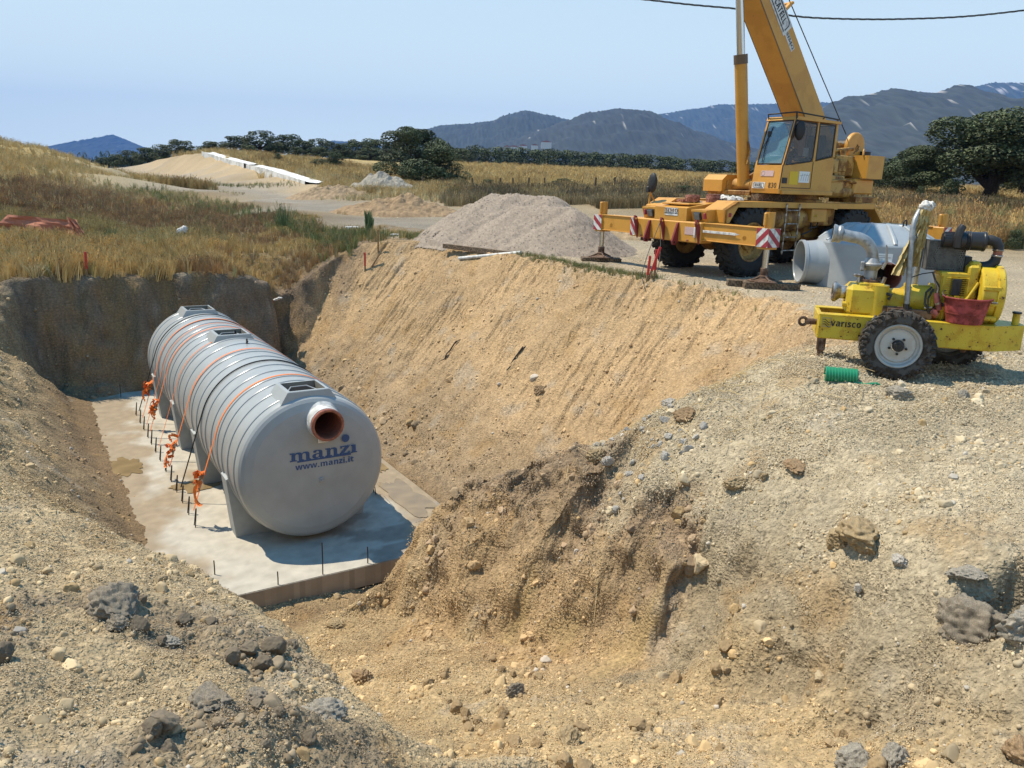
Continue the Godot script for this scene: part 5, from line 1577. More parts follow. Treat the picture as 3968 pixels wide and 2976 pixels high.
	for s in [0.85, 0.45, 0.1]:
		m = M.new()
		m.x = Transform3D(Basis(Vector3.FORWARD, PI / 2), cr(s - 0.22, 0.75, 0.86))
		m.lathe([Vector2(0, 0), Vector2(0.09, 0.02), Vector2(0.12, 0.08), Vector2(0.12, 0.28), Vector2(0.09, 0.34), Vector2(0, 0.36)], 20)
		part(o, "air_bottle", m, mats["crane_dusty"])
	m = M.new()
	m.tube([cr(-0.2, 1.0, 1.18), cr(-0.22, 1.02, 1.0), cr(0.1, 1.0, 0.9)], 0.02, 6)
	m.tube([cr(-0.45, 1.0, 1.18), cr(-0.4, 1.02, 1.08), cr(-0.1, 1.02, 1.05)], 0.015, 6)
	part(o, "hose", m, mats["rubber"])
	# turntable and turret
	m = M.new()
	m.x = Transform3D(Basis(), cr(-0.45, 0, 1.6))
	m.lathe([Vector2(0.85, 0), Vector2(0.85, 0.08), Vector2(0.78, 0.09), Vector2(0.78, 0.2), Vector2(0, 0.2)], 48)
	part(o, "turntable", m, mats["crane_under"])
	m = M.new()
	cbox(m, -2.0, 1.25, -0.9, 0.36, 1.74, 1.84, 0.015)
	for t in [-0.42, 0.3]:
		side_prism(m, [Vector2(1.22, 1.84), Vector2(1.2, 2.05), Vector2(0.6, 2.12), Vector2(-0.9, 2.75), Vector2(-1.3, 3.06), Vector2(-1.75, 3.06), Vector2(-2.0, 2.7), Vector2(-2.0, 1.84)], t, t + 0.06)
	part(o, "turret_frame", m, mats["crane_dusty"])
	m = M.new()
	side_prism(m, [Vector2(1.35, 1.8), Vector2(1.35, 2.06), Vector2(1.2, 2.18), Vector2(0.5, 2.18), Vector2(0.5, 1.8)], -0.95, -0.38)
	part(o, "side_locker", m, y)
	# cab
	var cab := Node3D.new()
	cab.name = "cab"
	o.add_child(cab, true)
	var T0 := 0.4
	var T1 := 1.15
	m = M.new()
	side_prism(m, [Vector2(1.26, 1.8), Vector2(1.275, 1.9), Vector2(1.215, 2.4), Vector2(1.0, 2.4), Vector2(0.1, 2.52), Vector2(-0.56, 2.64), Vector2(-0.56, 1.8)], T0, T1)
	cbox(m, -0.6, 1.2, 1.12, 1.19, 1.79, 1.875, 0.01)
	part(o.get_node("cab"), "body", m, y)
	m = M.new()
	side_prism(m, [Vector2(0.97, 3.35), Vector2(0.93, 3.42), Vector2(-0.62, 3.4), Vector2(-0.62, 3.35)], T0 - 0.02, T1 + 0.03)
	part(cab, "roof", m, y)
	for t in [T0, T1 - 0.045]:
		for q in [[Vector2(1.215, 2.39), Vector2(0.955, 3.36), Vector2(0.9, 3.36), Vector2(1.15, 2.39)], [Vector2(0.21, 2.5), Vector2(0.17, 3.36), Vector2(0.13, 3.36), Vector2(0.13, 2.5)], [Vector2(-0.49, 2.6), Vector2(-0.49, 3.36), Vector2(-0.56, 3.36), Vector2(-0.56, 2.6)]]:
			m = M.new()
			side_prism(m, q, t, t + 0.045)
			part(cab, "pillar", m, y)
	pane(cab, "windscreen", [cr(1.2, T0 + 0.05, 2.43), cr(1.2, T1 - 0.05, 2.43), cr(0.955, T1 - 0.05, 3.33), cr(0.955, T0 + 0.05, 3.33)], mats["cab_glass"])
	pane(cab, "door_window", [cr(1.14, T1 - 0.01, 2.43), cr(1.08, T1 - 0.01, 2.41), cr(0.27, T1 - 0.01, 2.52), cr(0.22, T1 - 0.01, 2.6), cr(0.2, T1 - 0.01, 3.31), cr(0.92, T1 - 0.01, 3.33)], mats["cab_glass_side"])
	pane(cab, "side_window", [cr(0.11, T1 - 0.01, 2.55), cr(-0.47, T1 - 0.01, 2.66), cr(-0.46, T1 - 0.01, 3.31), cr(0.1, T1 - 0.01, 3.31)], mats["cab_glass_side"])
	pane(cab, "far_window", [cr(1.1, T0 + 0.01, 2.45), cr(-0.47, T0 + 0.01, 2.66), cr(-0.46, T0 + 0.01, 3.31), cr(0.92, T0 + 0.01, 3.33)], mats["cab_glass_side"])
	pane(cab, "rear_window", [cr(-0.55, T0 + 0.06, 2.66), cr(-0.55, T1 - 0.06, 2.66), cr(-0.55, T1 - 0.06, 3.31), cr(-0.55, T0 + 0.06, 3.31)], mats["cab_glass_side"])
	m = M.new()
	cbox(m, -0.3, 0.15, 0.55, 1.0, 2.3, 2.6, 0.05)
	cbox(m, -0.42, -0.28, 0.55, 1.0, 2.5, 3.1, 0.05)
	part(cab, "seat", m, mats["rubber"])
	m = M.new()
	m.x = Transform3D(Basis(Vector3.FORWARD, -0.5), cr(0.62, 0.78, 2.72))
	m.lathe([Vector2(0.17, 0), Vector2(0.19, 0.015), Vector2(0.2, 0), Vector2(0.19, -0.015), Vector2(0.17, 0)], 28)
	m.cyl(Vector3(-0.18, 0, 0), Vector3(0.18, 0, 0), 0.012, 6)
	m.cyl(Vector3(0, 0, 0), Vector3(0, -0.4, 0), 0.025, 8)
	part(cab, "steering_wheel", m, mats["rubber"])
	m = M.new()
	side_prism(m, [Vector2(1.13, 2.42), Vector2(1.05, 2.56), Vector2(0.8, 2.6), Vector2(0.75, 2.42)], 0.5, 1.02)
	part(cab, "dashboard", m, mats["rubber"])
	m = M.new()
	cbox(m, 0.9, 1.02, 0.62, 0.82, 2.6, 2.62, 0.0)
	part(cab, "paper", m, mats["paper"])
	m = M.new()
	cbox(m, 0.2, 0.36, 0.98, 1.0, 2.62, 2.8, 0.0)
	part(cab, "paper", m, mats["paper"])
	m = M.new()
	m.tube([cr(0.98, 0.42, 3.48), cr(0.98, 1.16, 3.5), cr(0.2, 1.17, 3.47), cr(-0.5, 1.17, 3.44)], 0.017, 6)
	m.tube([cr(0.97, 0.42, 3.48), cr(0.95, 0.42, 3.38)], 0.014, 6)
	m.tube([cr(0.97, 1.16, 3.49), cr(0.94, 1.16, 3.3)], 0.02, 6)
	m.tube([cr(0.0, 1.17, 3.46), cr(0.02, 1.12, 3.4)], 0.012, 6)
	m.tube([cr(-0.5, 1.17, 3.44), cr(-0.5, 1.12, 3.38)], 0.012, 6)
	part(cab, "roof_rail", m, mats["rubber"])
	m = M.new()
	m.lump(cr(0.93, 1.26, 3.12), Vector3(0.06, 0.2, 0.13), fbm, 2, 0.05)
	m.tube([cr(0.95, 1.15, 3.35), cr(0.93, 1.26, 3.3)], 0.014, 6)
	part(cab, "mirror", m, mats["rubber"])
	m = M.new()
	for q in [[0.5, 0.62], [0.56, 0.6]]:
		m.tube([cr(1.14, q[0], 2.75), cr(1.0, q[1], 3.2)], 0.009, 6)
	m.tube([cr(1.22, 0.58, 2.46), cr(1.08, 0.56, 2.98)], 0.012, 6)
	m.box(cr(1.0, 0.52, 3.0), cr(1.06, 0.6, 3.12), 0.01)
	part(cab, "wiper", m, mats["rubber"])
	m = M.new()
	m.tube([cr(1.22, 1.15, 2.4), cr(1.275, 1.155, 1.9)], 0.012, 6)
	m.tube([cr(1.21, 1.16, 2.4), cr(0.96, 1.16, 3.34)], 0.018, 6)
	m.tube([cr(1.2, 1.156, 1.93), cr(0.22, 1.156, 1.93)], 0.007, 6)
	m.tube([cr(0.2, 1.156, 1.93), cr(0.2, 1.156, 2.5)], 0.006, 6)
	part(cab, "door_seal", m, mats["rubber"])
	m = M.new()
	cbox(m, 1.04, 1.2, 1.145, 1.165, 2.02, 2.14, 0.008)
	part(cab, "door_handle", m, mats["rubber"])
	m = M.new()
	cbox(m, 0.66, 0.96, 1.145, 1.156, 2.0, 2.28, 0.001)
	part(cab, "yellow_sticker", m, mats["yellow_print"])
	m = M.new()
	cbox(m, 0.27, 0.64, 1.145, 1.157, 2.05, 2.29, 0.001)
	var chart := part(cab, "load_chart", m, mats["paper"])
	m = M.new()
	for k in 4:
		var s := 0.33 + k * 0.08
		m.tube([cr(s, 1.158, 2.09), cr(s - 0.02, 1.158, 2.18), cr(s - 0.05, 1.158, 2.25)], 0.004, 4)
	m.tube([cr(0.29, 1.158, 2.2), cr(0.45, 1.158, 2.22), cr(0.62, 1.158, 2.19)], 0.004, 4)
	part(chart, "print", m, mats["grey_print"])
	var sl := cr(1.245, 0.775, 2.15)
	var upc := cr(-0.06, 0, 0.5)
	maker_plate(cab, plane_at(cr(1.27, 0.6, 1.965), cr(0, 1, 0), upc), 0.33, 0.135)
	letters(cab, "lettering", "830", 0.105, plane_at(cr(1.272, 0.96, 1.97), cr(0, 1, 0), upc), mats["black_print"], "Droid Sans Mono", 700, 0.85)
	m = M.new()
	m.x = plane_at(cr(1.243, 0.78, 2.22), cr(0, 1, 0), upc)
	m.box(Vector3(-0.17, -0.06, 0), Vector3(0.17, 0.06, 0.004), 0.001)
	var wn := part(cab, "warning_sticker", m, mats["pink_print"])
	var ring := M.new()
	ring.x = m.x * Transform3D(Basis(Vector3.RIGHT, PI / 2), Vector3(-0.11, 0, 0.005))
	ring.lathe([Vector2(0.038, 0), Vector2(0.045, 0.002), Vector2(0.052, 0)], 24)
	part(wn, "print", ring, mats["grey_print"])
	# lifting cylinder
	m = M.new()
	m.cyl(cr(1.06, 0, 1.95), cr(1.555, 0, 4.55), 0.137, 32)
	part(o, "luffing_barrel", m, y)
	m = M.new()
	m.cyl(cr(1.548, 0, 4.5), cr(1.583, 0, 4.69), 0.15, 32)
	part(o, "barrel_collar", m, mats["crane_dark"])
	m = M.new()
	m.cyl(cr(1.56, 0, 4.6), cr(1.92, 0, 6.5), 0.088, 28)
	part(o, "luffing_rod", m, mats["chrome"])
	m = M.new()
	m.cyl(cr(1.04, -0.25, 1.97), cr(1.04, 0.25, 1.97), 0.13, 20)
	m.tube([cr(1.25, 0.2, 2.4), cr(1.2, 0.2, 2.7), cr(1.24, 0.16, 2.9)], 0.02, 6)
	part(o, "cylinder_foot", m, mats["crane_under"])
	# boom
	var piv := cr(-1.62, 0, 2.6)
	var u := cr(0.658, 0, 0.753).normalized()
	var w := cr(-0.753, 0, 0.658).normalized()
	var bt := Transform3D(Basis(u, w, u.cross(w)), piv)
	var bm := Node3D.new()
	bm.name = "boom"
	bm.transform = bt
	o.add_child(bm, true)
	# lower edge passes through (0.54, 4.65); offset of the box from the pivot along w
	var low := (cr(0.535, 0, 4.65) - piv).dot(w)
	m = M.new()
	m.box(Vector3(-0.2, low, -0.3), Vector3(9.2, low + 0.645, 0.3), 0.02)
	part(bm, "base_section", m, y)
	m = M.new()
	m.box(Vector3(9.2, low + 0.06, -0.25), Vector3(10.4, low + 0.6, 0.25), 0.02)
	m.box(Vector3(10.4, low - 0.1, -0.22), Vector3(10.9, low + 0.75, 0.22), 0.03)
	part(bm, "inner_section", m, y)
	m = M.new()
	for side in [-1.0, 1.0]:
		m.box(Vector3(0.0, low + 0.004, 0.3 * side - 0.006), Vector3(9.19, low + 0.028, 0.3 * side + 0.006), 0.002)
	part(bm, "weld_seam", m, mats["crane_dark"])
	# plate on the near side (z = -0.3): reads down the boom
	var pu := (cr(0.88, 0.3, 5.48) - piv).dot(u)
	var near_face := plane_at(Vector3(pu + 0.12, low + 0.44, -0.303), Vector3(-1, 0, 0), Vector3(0, 1, 0))
	maker_plate(bm, near_face, 1.1, 0.36)
	var su := (cr(0.53, 0.3, 4.97) - piv).dot(u)
	var sp := M.new()
	sp.x = plane_at(Vector3(su - 0.02, low + 0.385, -0.301), Vector3(-1, 0, 0), Vector3(0, 1, 0))
	sp.box(Vector3(-0.23, -0.065, 0), Vector3(0.23, 0.065, 0.004), 0.001)
	var spp := part(bm, "sign", sp, mats["white_print"])
	letters(spp, "lettering", "SIMO", 0.075, sp.x * Transform3D(Basis(), Vector3(0.0, 0.012, 0.005)), mats["black_print"], "Droid Serif", 700, 1.55)
	# rope guide and hoist rope
	var gu := (cr(0.5, 0.3, 5.76) - piv).dot(u)
	m = M.new()
	m.box(Vector3(gu - 0.03, low + 0.64, -0.3), Vector3(gu + 0.04, low + 0.9, -0.2), 0.01)
	m.cyl(Vector3(gu, low + 0.88, -0.31), Vector3(gu, low + 0.88, 0.1), 0.03, 12)
	part(bm, "rope_guide", m, y)
	m = M.new()
	m.tube([cr(-2.35, 0.15, 3.26), piv + u * gu + w * (low + 0.92) + cr(0, 0.2, 0), piv + u * 10.6 + w * (low + 0.85)], 0.012, 6)
	part(o, "hoist_rope", m, mats["dark_steel"])
	# winch
	m = M.new()
	m.x = Transform3D(Basis(Vector3.RIGHT, -PI / 2), cr(-2.4, -0.4, 2.95))
	m.lathe([Vector2(0, 0), Vector2(0.2, 0), Vector2(0.2, 0.76), Vector2(0, 0.76)], 28)
	part(o, "winch_drum", m, mats["dark_steel"])
	for t in [-0.42, 0.36]:
		m = M.new()
		m.x = Transform3D(Basis(Vector3.RIGHT, -PI / 2), cr(-2.4, t, 2.95))
		m.lathe([Vector2(0, -0.03), Vector2(0.33, -0.03), Vector2(0.35, -0.01), Vector2(0.35, 0.07), Vector2(0.33, 0.09), Vector2(0, 0.09)], 40)
		part(o, "winch_flange", m, y)
	m = M.new()
	m.tube([cr(-2.36, 0.46, 2.9), cr(-2.42, 0.462, 3.02), cr(-2.48, 0.462, 2.9), cr(-2.4, 0.462, 2.84)], 0.008, 5)
	m.tube([cr(-2.5, 0.462, 2.98), cr(-2.3, 0.462, 2.8)], 0.007, 5)
	part(o, "grease_streak", m, mats["crane_dark"])
	m = M.new()
	for t in [-0.3, 0.2]:
		side_prism(m, [Vector2(-1.7, 3.0), Vector2(-2.0, 3.05), Vector2(-2.5, 2.95), Vector2(-2.6, 2.7), Vector2(-1.6, 2.7)], t, t + 0.05)
	cbox(m, -1.95, -1.2, 0.36, 0.75, 2.25, 2.72, 0.02)
	cbox(m, -1.6, -1.3, 0.74, 0.78, 2.35, 2.62, 0.01)
	m.cyl(cr(-1.65, 0.6, 2.72), cr(-1.65, 0.6, 2.85), 0.09, 14)
	m.cyl(cr(-1.2, 0.5, 2.8), cr(-2.1, 0.55, 2.9), 0.05, 10)
	part(o, "winch_frame", m, mats["crane_dusty"])
	m = M.new()
	m.cyl(cr(-2.7, 0.5, 2.74), cr(-2.7, 0.5, 2.86), 0.14, 20)
	part(o, "filter_pot", m, mats["dark_steel"])
	m = M.new()
	m.tube([cr(-1.95, 0.95, 2.74), cr(-1.97, 0.93, 2.84), cr(-2.03, 0.9, 2.88), cr(-2.09, 0.87, 2.84), cr(-2.1, 0.86, 2.74)], 0.018, 8)
	part(o, "lifting_eye", m, y)
	# counterweight
	m = M.new()
	plan_prism(m, [Vector2(-1.97, 0.55), Vector2(-1.97, 1.1), Vector2(-2.62, 1.1), Vector2(-2.97, 0.82), Vector2(-2.97, -0.82), Vector2(-2.62, -1.1), Vector2(-1.97, -1.1)], 2.21, 2.74)
	var cw := part(o, "counterweight", m, y)
	hazard(cw, cr(-2.62, 1.1, 2.21), cr(-0.35, -0.28, 0), Vector3(0, 0.53, 0), -0.32, 3)
	hazard(cw, cr(-2.97, -0.82, 2.21), cr(0.35, -0.28, 0), Vector3(0, 0.53, 0), 0.32, 3)
	m = M.new()
	cbox(m, -2.55, -1.75, -1.0, 0.95, 1.84, 2.19, 0.03)
	part(o, "engine_hood", m, y)
	m = M.new()
	m.x = Transform3D(Basis(Vector3.FORWARD, PI / 2), cr(-1.9, 0.8, 1.88))
	m.lathe([Vector2(0, 0), Vector2(0.03, -0.01), Vector2(0.1, 0.0), Vector2(0.14, 0.04), Vector2(0.14, 1.2), Vector2(0, 1.2)], 28)
	part(o, "oil_cylinder", m, mats["crane_dusty"])
	m = M.new()
	cbox(m, -2.65, -1.75, 0.3, 1.05, 1.64, 1.78, 0.01)
	cbox(m, -1.8, -0.6, 0.3, 0.9, 1.95, 2.15, 0.04)
	m.tube([cr(-0.7, 0.95, 2.1), cr(-1.3, 0.97, 2.16), cr(-1.8, 0.95, 2.1)], 0.03, 8)
	part(o, "rear_step", m, mats["crane_under"])
	m = M.new()
	cbox(m, -0.9, -0.58, 0.6, 1.05, 2.3, 2.6, 0.02)
	cbox(m, -1.35, -0.62, 0.3, 0.95, 1.84, 2.25, 0.02)
	part(o, "valve_box", m, mats["crane_dusty"])
	# things left lying on the deck, and timber under the feet
	var tb := PackedVector2Array()
	var w0 := o.transform
	lying_timber(w0 * cr(0.75, 0.62, 1.63), o.rotation.y, 1.25, 0.2, 0.15, "weathered timber baulk lying on the crane deck in front of the cab")
	m = M.new()
	for q in [[2.55, -0.12, 0.16, 0.1], [2.3, 0.25, 0.15, 0.13]]:
		var prof := []
		m.x = Transform3D(Basis(Vector3.UP, 0.4), cr(q[0], q[1], 1.56))
		for k in 3:
			var r: float = q[2] * (1.0 - 0.22 * k)
			m.lathe([Vector2(r - 0.03, 0.0), Vector2(r, 0.005), Vector2(r + 0.005, 0.07), Vector2(r, q[3] + 0.045), Vector2(r - 0.03, q[3] + 0.05), Vector2(r - 0.035, 0.0)], 24)
		m.x = Transform3D.IDENTITY
	m.box(cr(2.75, -0.42, 1.55), cr(2.55, -0.2, 1.6), 0.01)
	var sl2 := solo("lifting_sling", m, mats["sling"], "faded red lifting slings coiled on the crane's front hood", "sling")
	sl2.transform = w0
	m = M.new()
	for k in 9:
		m.lump(cr(1.98 + 0.08 * sin(k * 2.1), 0.42 + 0.05 * k - 0.2, 1.62 + 0.03 * cos(k * 1.7)), Vector3(0.1, 0.07, 0.09), fbm, 2, 0.6, Vector3(k * 3.0, 0, 0))
	var rag := solo("plastic_sheet", m, mats["white_cloth"], "crumpled white plastic sheet on the crane hood between slings and timber", "sheet")
	rag.transform = w0
	m = M.new()
	for k in 8:
		m.tube([cr(2.1 + 0.05 * sin(k * 2.0), 0.18 + 0.03 * k, 1.57), cr(2.08, 0.2 + 0.02 * k, 1.66 + 0.02 * sin(k)), cr(2.2 + 0.04 * cos(k * 3.0), 0.3 + 0.02 * k, 1.58)], 0.018, 6)
	var ch := solo("rope_bundle", m, mats["dark_steel"], "dark tangled rope and chain beside the slings on the crane", "rope")
	ch.transform = w0
	for q in [[SF - 0.03, -ARM, "timber pad under the crane's far front outrigger foot", 1], [SF - 0.01, ARM, "rough timber pads under the crane's near front outrigger foot, nearest to the pit", 2], [SR, ARM, "timber pad under the near rear outrigger foot behind the grey chamber", 1], [SR, -ARM, "timber pad under the far rear outrigger foot", 1]]:
		var c := w0 * cr(q[0], q[1], 0.0)
		for k in q[3]:
			var off := Vector3(0, 0, 0) if q[3] == 1 else Vector3(-0.12 + 0.25 * k, 0, -0.13 + 0.26 * k)
			var says: String = q[2]
			if q[3] == 2:
				says = "rough timber baulk under the near front outrigger foot, the one towards the pit" if k == 1 else "rough timber baulk under the near front outrigger foot, the one towards the wheels"
			lying_timber(Vector3(c.x + off.x, -0.07, c.z + off.z), 0.0 + 0.08 * k + (0.0 if q[3] == 1 else -0.15), 0.95 if q[3] == 1 else 1.05, 0.42 if q[3] == 1 else 0.27, 0.16, says)
	# wire hanging from the middle bracket to the ground by the stakes
	var hook := w0 * cr(3.45, -0.16, 1.1)
	m = M.new()
	var stake := Vector3(2.75, 0.0, -16.3)
	for k in 2:
		var pts := []
		for i in 15:
			var f := i / 14.0
			var p := hook.lerp(stake + Vector3(-0.25 * k, 0.0, 0.2 * k), f)
			p.y = lerpf(hook.y, 0.03, minf(f * 1.25, 1.0)) - 0.2 * sin(f * PI) * (0.5 + 0.4 * k)
			p.x += 0.1 * sin(f * PI) * (1 - 2 * k)
			p.y = maxf(p.y, 0.03)
			pts.append(p)
		m.tube(pts, 0.008, 5)
	solo("hanging_wire", m, mats["dark_steel"], "thin dark wires hanging from the crane's front bracket to the ground by the red stakes", "wire")

func lying_timber(at: Vector3, turn: float, l: float, w: float, h: float, says: String) -> void:
	var m := M.new()
	var n := noise(3.0, 4, 61)
	var sx := 14
	var ring := []
	for i in sx + 1:
		var x := lerpf(-l / 2, l / 2, float(i) / sx)
		var r := []
		for k in 12:
			var a := TAU * k / 12 + TAU / 24
			var q := Vector2(clampf(cos(a) * 1.5, -1, 1), clampf(sin(a) * 1.5, -1, 1))
			var j := 1.0 + 0.1 * n.get_noise_3d(x * 2.0 + at.x, q.x * 1.5, q.y * 1.5)
			r.append(Vector3(x + 0.03 * n.get_noise_2d(k * 3.0, x * 9.0), h / 2 + q.y * h / 2 * j, q.x * w / 2 * j))
		ring.append(r)
	for i in sx:
		for k in 12:
			var l2 := (k + 1) % 12
			m.quad_out(ring[i][k], ring[i + 1][k], ring[i + 1][l2], ring[i][l2], Vector3((ring[i][k].x + ring[i + 1][k].x) / 2, h / 2, 0))
	for k in range(1, 11):
		m.tri_out(ring[0][0], ring[0][k], ring[0][k + 1], Vector3(0, h / 2, 0))
		m.tri_out(ring[sx][0], ring[sx][k], ring[sx][k + 1], Vector3(0, h / 2, 0))
	solo("timber_baulk", m, mats["old_wood"], says, "timber", at, turn)

# ---------------------------------------------------------------- grey chamber, pump trailer and the things round them
func build_chamber() -> void:
	var c := Vector3(7.32, ground(7.32, -15.6) - 0.02, -16.55)
	var o := thing("manhole_chamber", "pale grey moulded inspection chamber with ribbed lid and red pipe, between crane and pump", "chamber", c, 0.0)
	var m := M.new()
	var R := 1.15
	var ax := Vector3(-0.9988, 0.0, -0.05)
	var ax2 := Vector3(-0.15, 0.0, 1.0).normalized()
	m.lathe(fine_profile([Vector2(R - 0.01, 0.0), Vector2(R, 0.03), Vector2(R, 0.9), Vector2(R - 0.012, 0.925)], 0.025), 160, 0.0, TAU, [[Vector3(0, 0.48, 0), ax, 0.43], [Vector3(-0.1, 0.37, 0), ax2, 0.265]])
	part(o, "body", m, mats["chamber_grey"])
	m = M.new()
	m.lathe(fine_profile([Vector2(0, 0.03), Vector2(R - 0.02, 0.03), Vector2(R - 0.02, 0.92), Vector2(0.5, 1.25), Vector2(0, 1.26)], 0.04), 96, 0.0, TAU, [[Vector3(0, 0.48, 0), ax, 0.43], [Vector3(-0.1, 0.37, 0), ax2, 0.265]])
	part(o, "shade_liner", m, mats["interior_shade"], "inside of the chamber, its shade put into the colour")  # added lining, darker than the body to imitate shade inside
	m = M.new()
	m.lathe([Vector2(R - 0.012, 0.925), Vector2(R - 0.05, 0.96), Vector2(R - 0.2, 1.06), Vector2(0.62, 1.24), Vector2(0.55, 1.27), Vector2(0.48, 1.285), Vector2(0.0, 1.295)], 96)
	for k in 10:
		var a := TAU * k / 10 + 0.2
		var d := Vector3(cos(a), 0, -sin(a))
		m.tube([d * 1.1 + Vector3.UP * 0.93, d * 0.98 + Vector3.UP * 1.03, d * 0.6 + Vector3.UP * 1.245, d * 0.45 + Vector3.UP * 1.28], [0.05, 0.06, 0.05, 0.02], 10)
	part(o, "lid", m, mats["chamber_grey"])
	m = M.new()
	m.tube([Vector3(0.25, 1.27, 0.5), Vector3(0.25, 1.36, 0.5), Vector3(0.29, 1.4, 0.5), Vector3(0.31, 1.35, 0.5), Vector3(0.31, 1.27, 0.5)], 0.016, 8)
	part(o, "lifting_eye", m, mats["dark_steel"])
	m = M.new()
	m.x = Transform3D(Basis(ax.cross(Vector3.UP).normalized(), ax, ax.cross(Vector3.UP).normalized().cross(ax)), Vector3(0, 0.48, 0))
	m.lathe([Vector2(0.55, 0.85), Vector2(0.47, 1.1), Vector2(0.435, 1.25), Vector2(0.42, 1.42), Vector2(0.44, 1.44), Vector2(0.44, 1.5), Vector2(0.42, 1.51), Vector2(0.4, 1.505)], 48)
	part(o, "pipe_collar", m, mats["chamber_grey"], "large round collar opening to the left")
	var inside := M.new()
	inside.x = m.x
	inside.lathe([Vector2(0.4, 1.505), Vector2(0.392, 1.49), Vector2(0.39, 1.0)], 48)
	part(o, "collar_lining", inside, mats["chamber_grey"], "inner wall of the round collar")
	var b2 := Basis(ax2.cross(Vector3.UP).normalized(), ax2, ax2.cross(Vector3.UP).normalized().cross(ax2))
	m = M.new()
	m.x = Transform3D(b2, Vector3(-0.1, 0.37, 0.0))
	m.lathe([Vector2(0.34, 1.0), Vector2(0.285, 1.12), Vector2(0.27, 1.2), Vector2(0.25, 1.2)], 40)
	part(o, "pipe_sleeve", m, mats["tank_white"])
	m = M.new()
	m.x = Transform3D(b2, Vector3(-0.1, 0.37, 0.0))
	m.lathe([Vector2(0.255, 0.95), Vector2(0.255, 1.38), Vector2(0.25, 1.39), Vector2(0.24, 1.38), Vector2(0.238, 0.35)], 40)
	part(o, "pipe_stub", m, mats["brick_plastic"], "red brown plastic pipe stub")
	m = M.new()
	m.x = Transform3D(b2 * Basis(Vector3.UP, 0.3), Vector3(-0.08, 0.62, 1.36))
	m.quad(Vector3(-0.05, 0.02, 0.01), Vector3(0.06, 0.03, -0.01), Vector3(0.1, 0.03, -0.17), Vector3(0.0, 0.05, -0.16))
	m.quad(Vector3(-0.05, 0.02, 0.01), Vector3(0.0, 0.05, -0.16), Vector3(0.1, 0.03, -0.17), Vector3(0.06, 0.03, -0.01))
	part(o, "orange_tag", m, mats["orange_strap"])
	m = M.new()
	m.x = plane_at(Vector3(-0.35, 0.68, 1.1), Vector3(1, 0, 0.32), Vector3.UP)
	m.box(Vector3(-0.19, -0.1, 0), Vector3(0.19, 0.1, 0.006), 0.002)
	var pl := part(o, "name_plate", m, mats["paper"])
	var q := M.new()
	q.x = m.x
	for k in 5:
		q.box(Vector3(-0.16, -0.075 + 0.032 * k, 0.007), Vector3(0.16 - 0.07 * (k % 3), -0.064 + 0.032 * k, 0.008), 0.0)
	part(pl, "print", q, mats["grey_print"])

var pump_dx := 0.0

func P(x: float, y: float, z: float) -> Vector3:
	return Vector3(x - 4.3 - pump_dx, y + 0.15, z + 8.75)

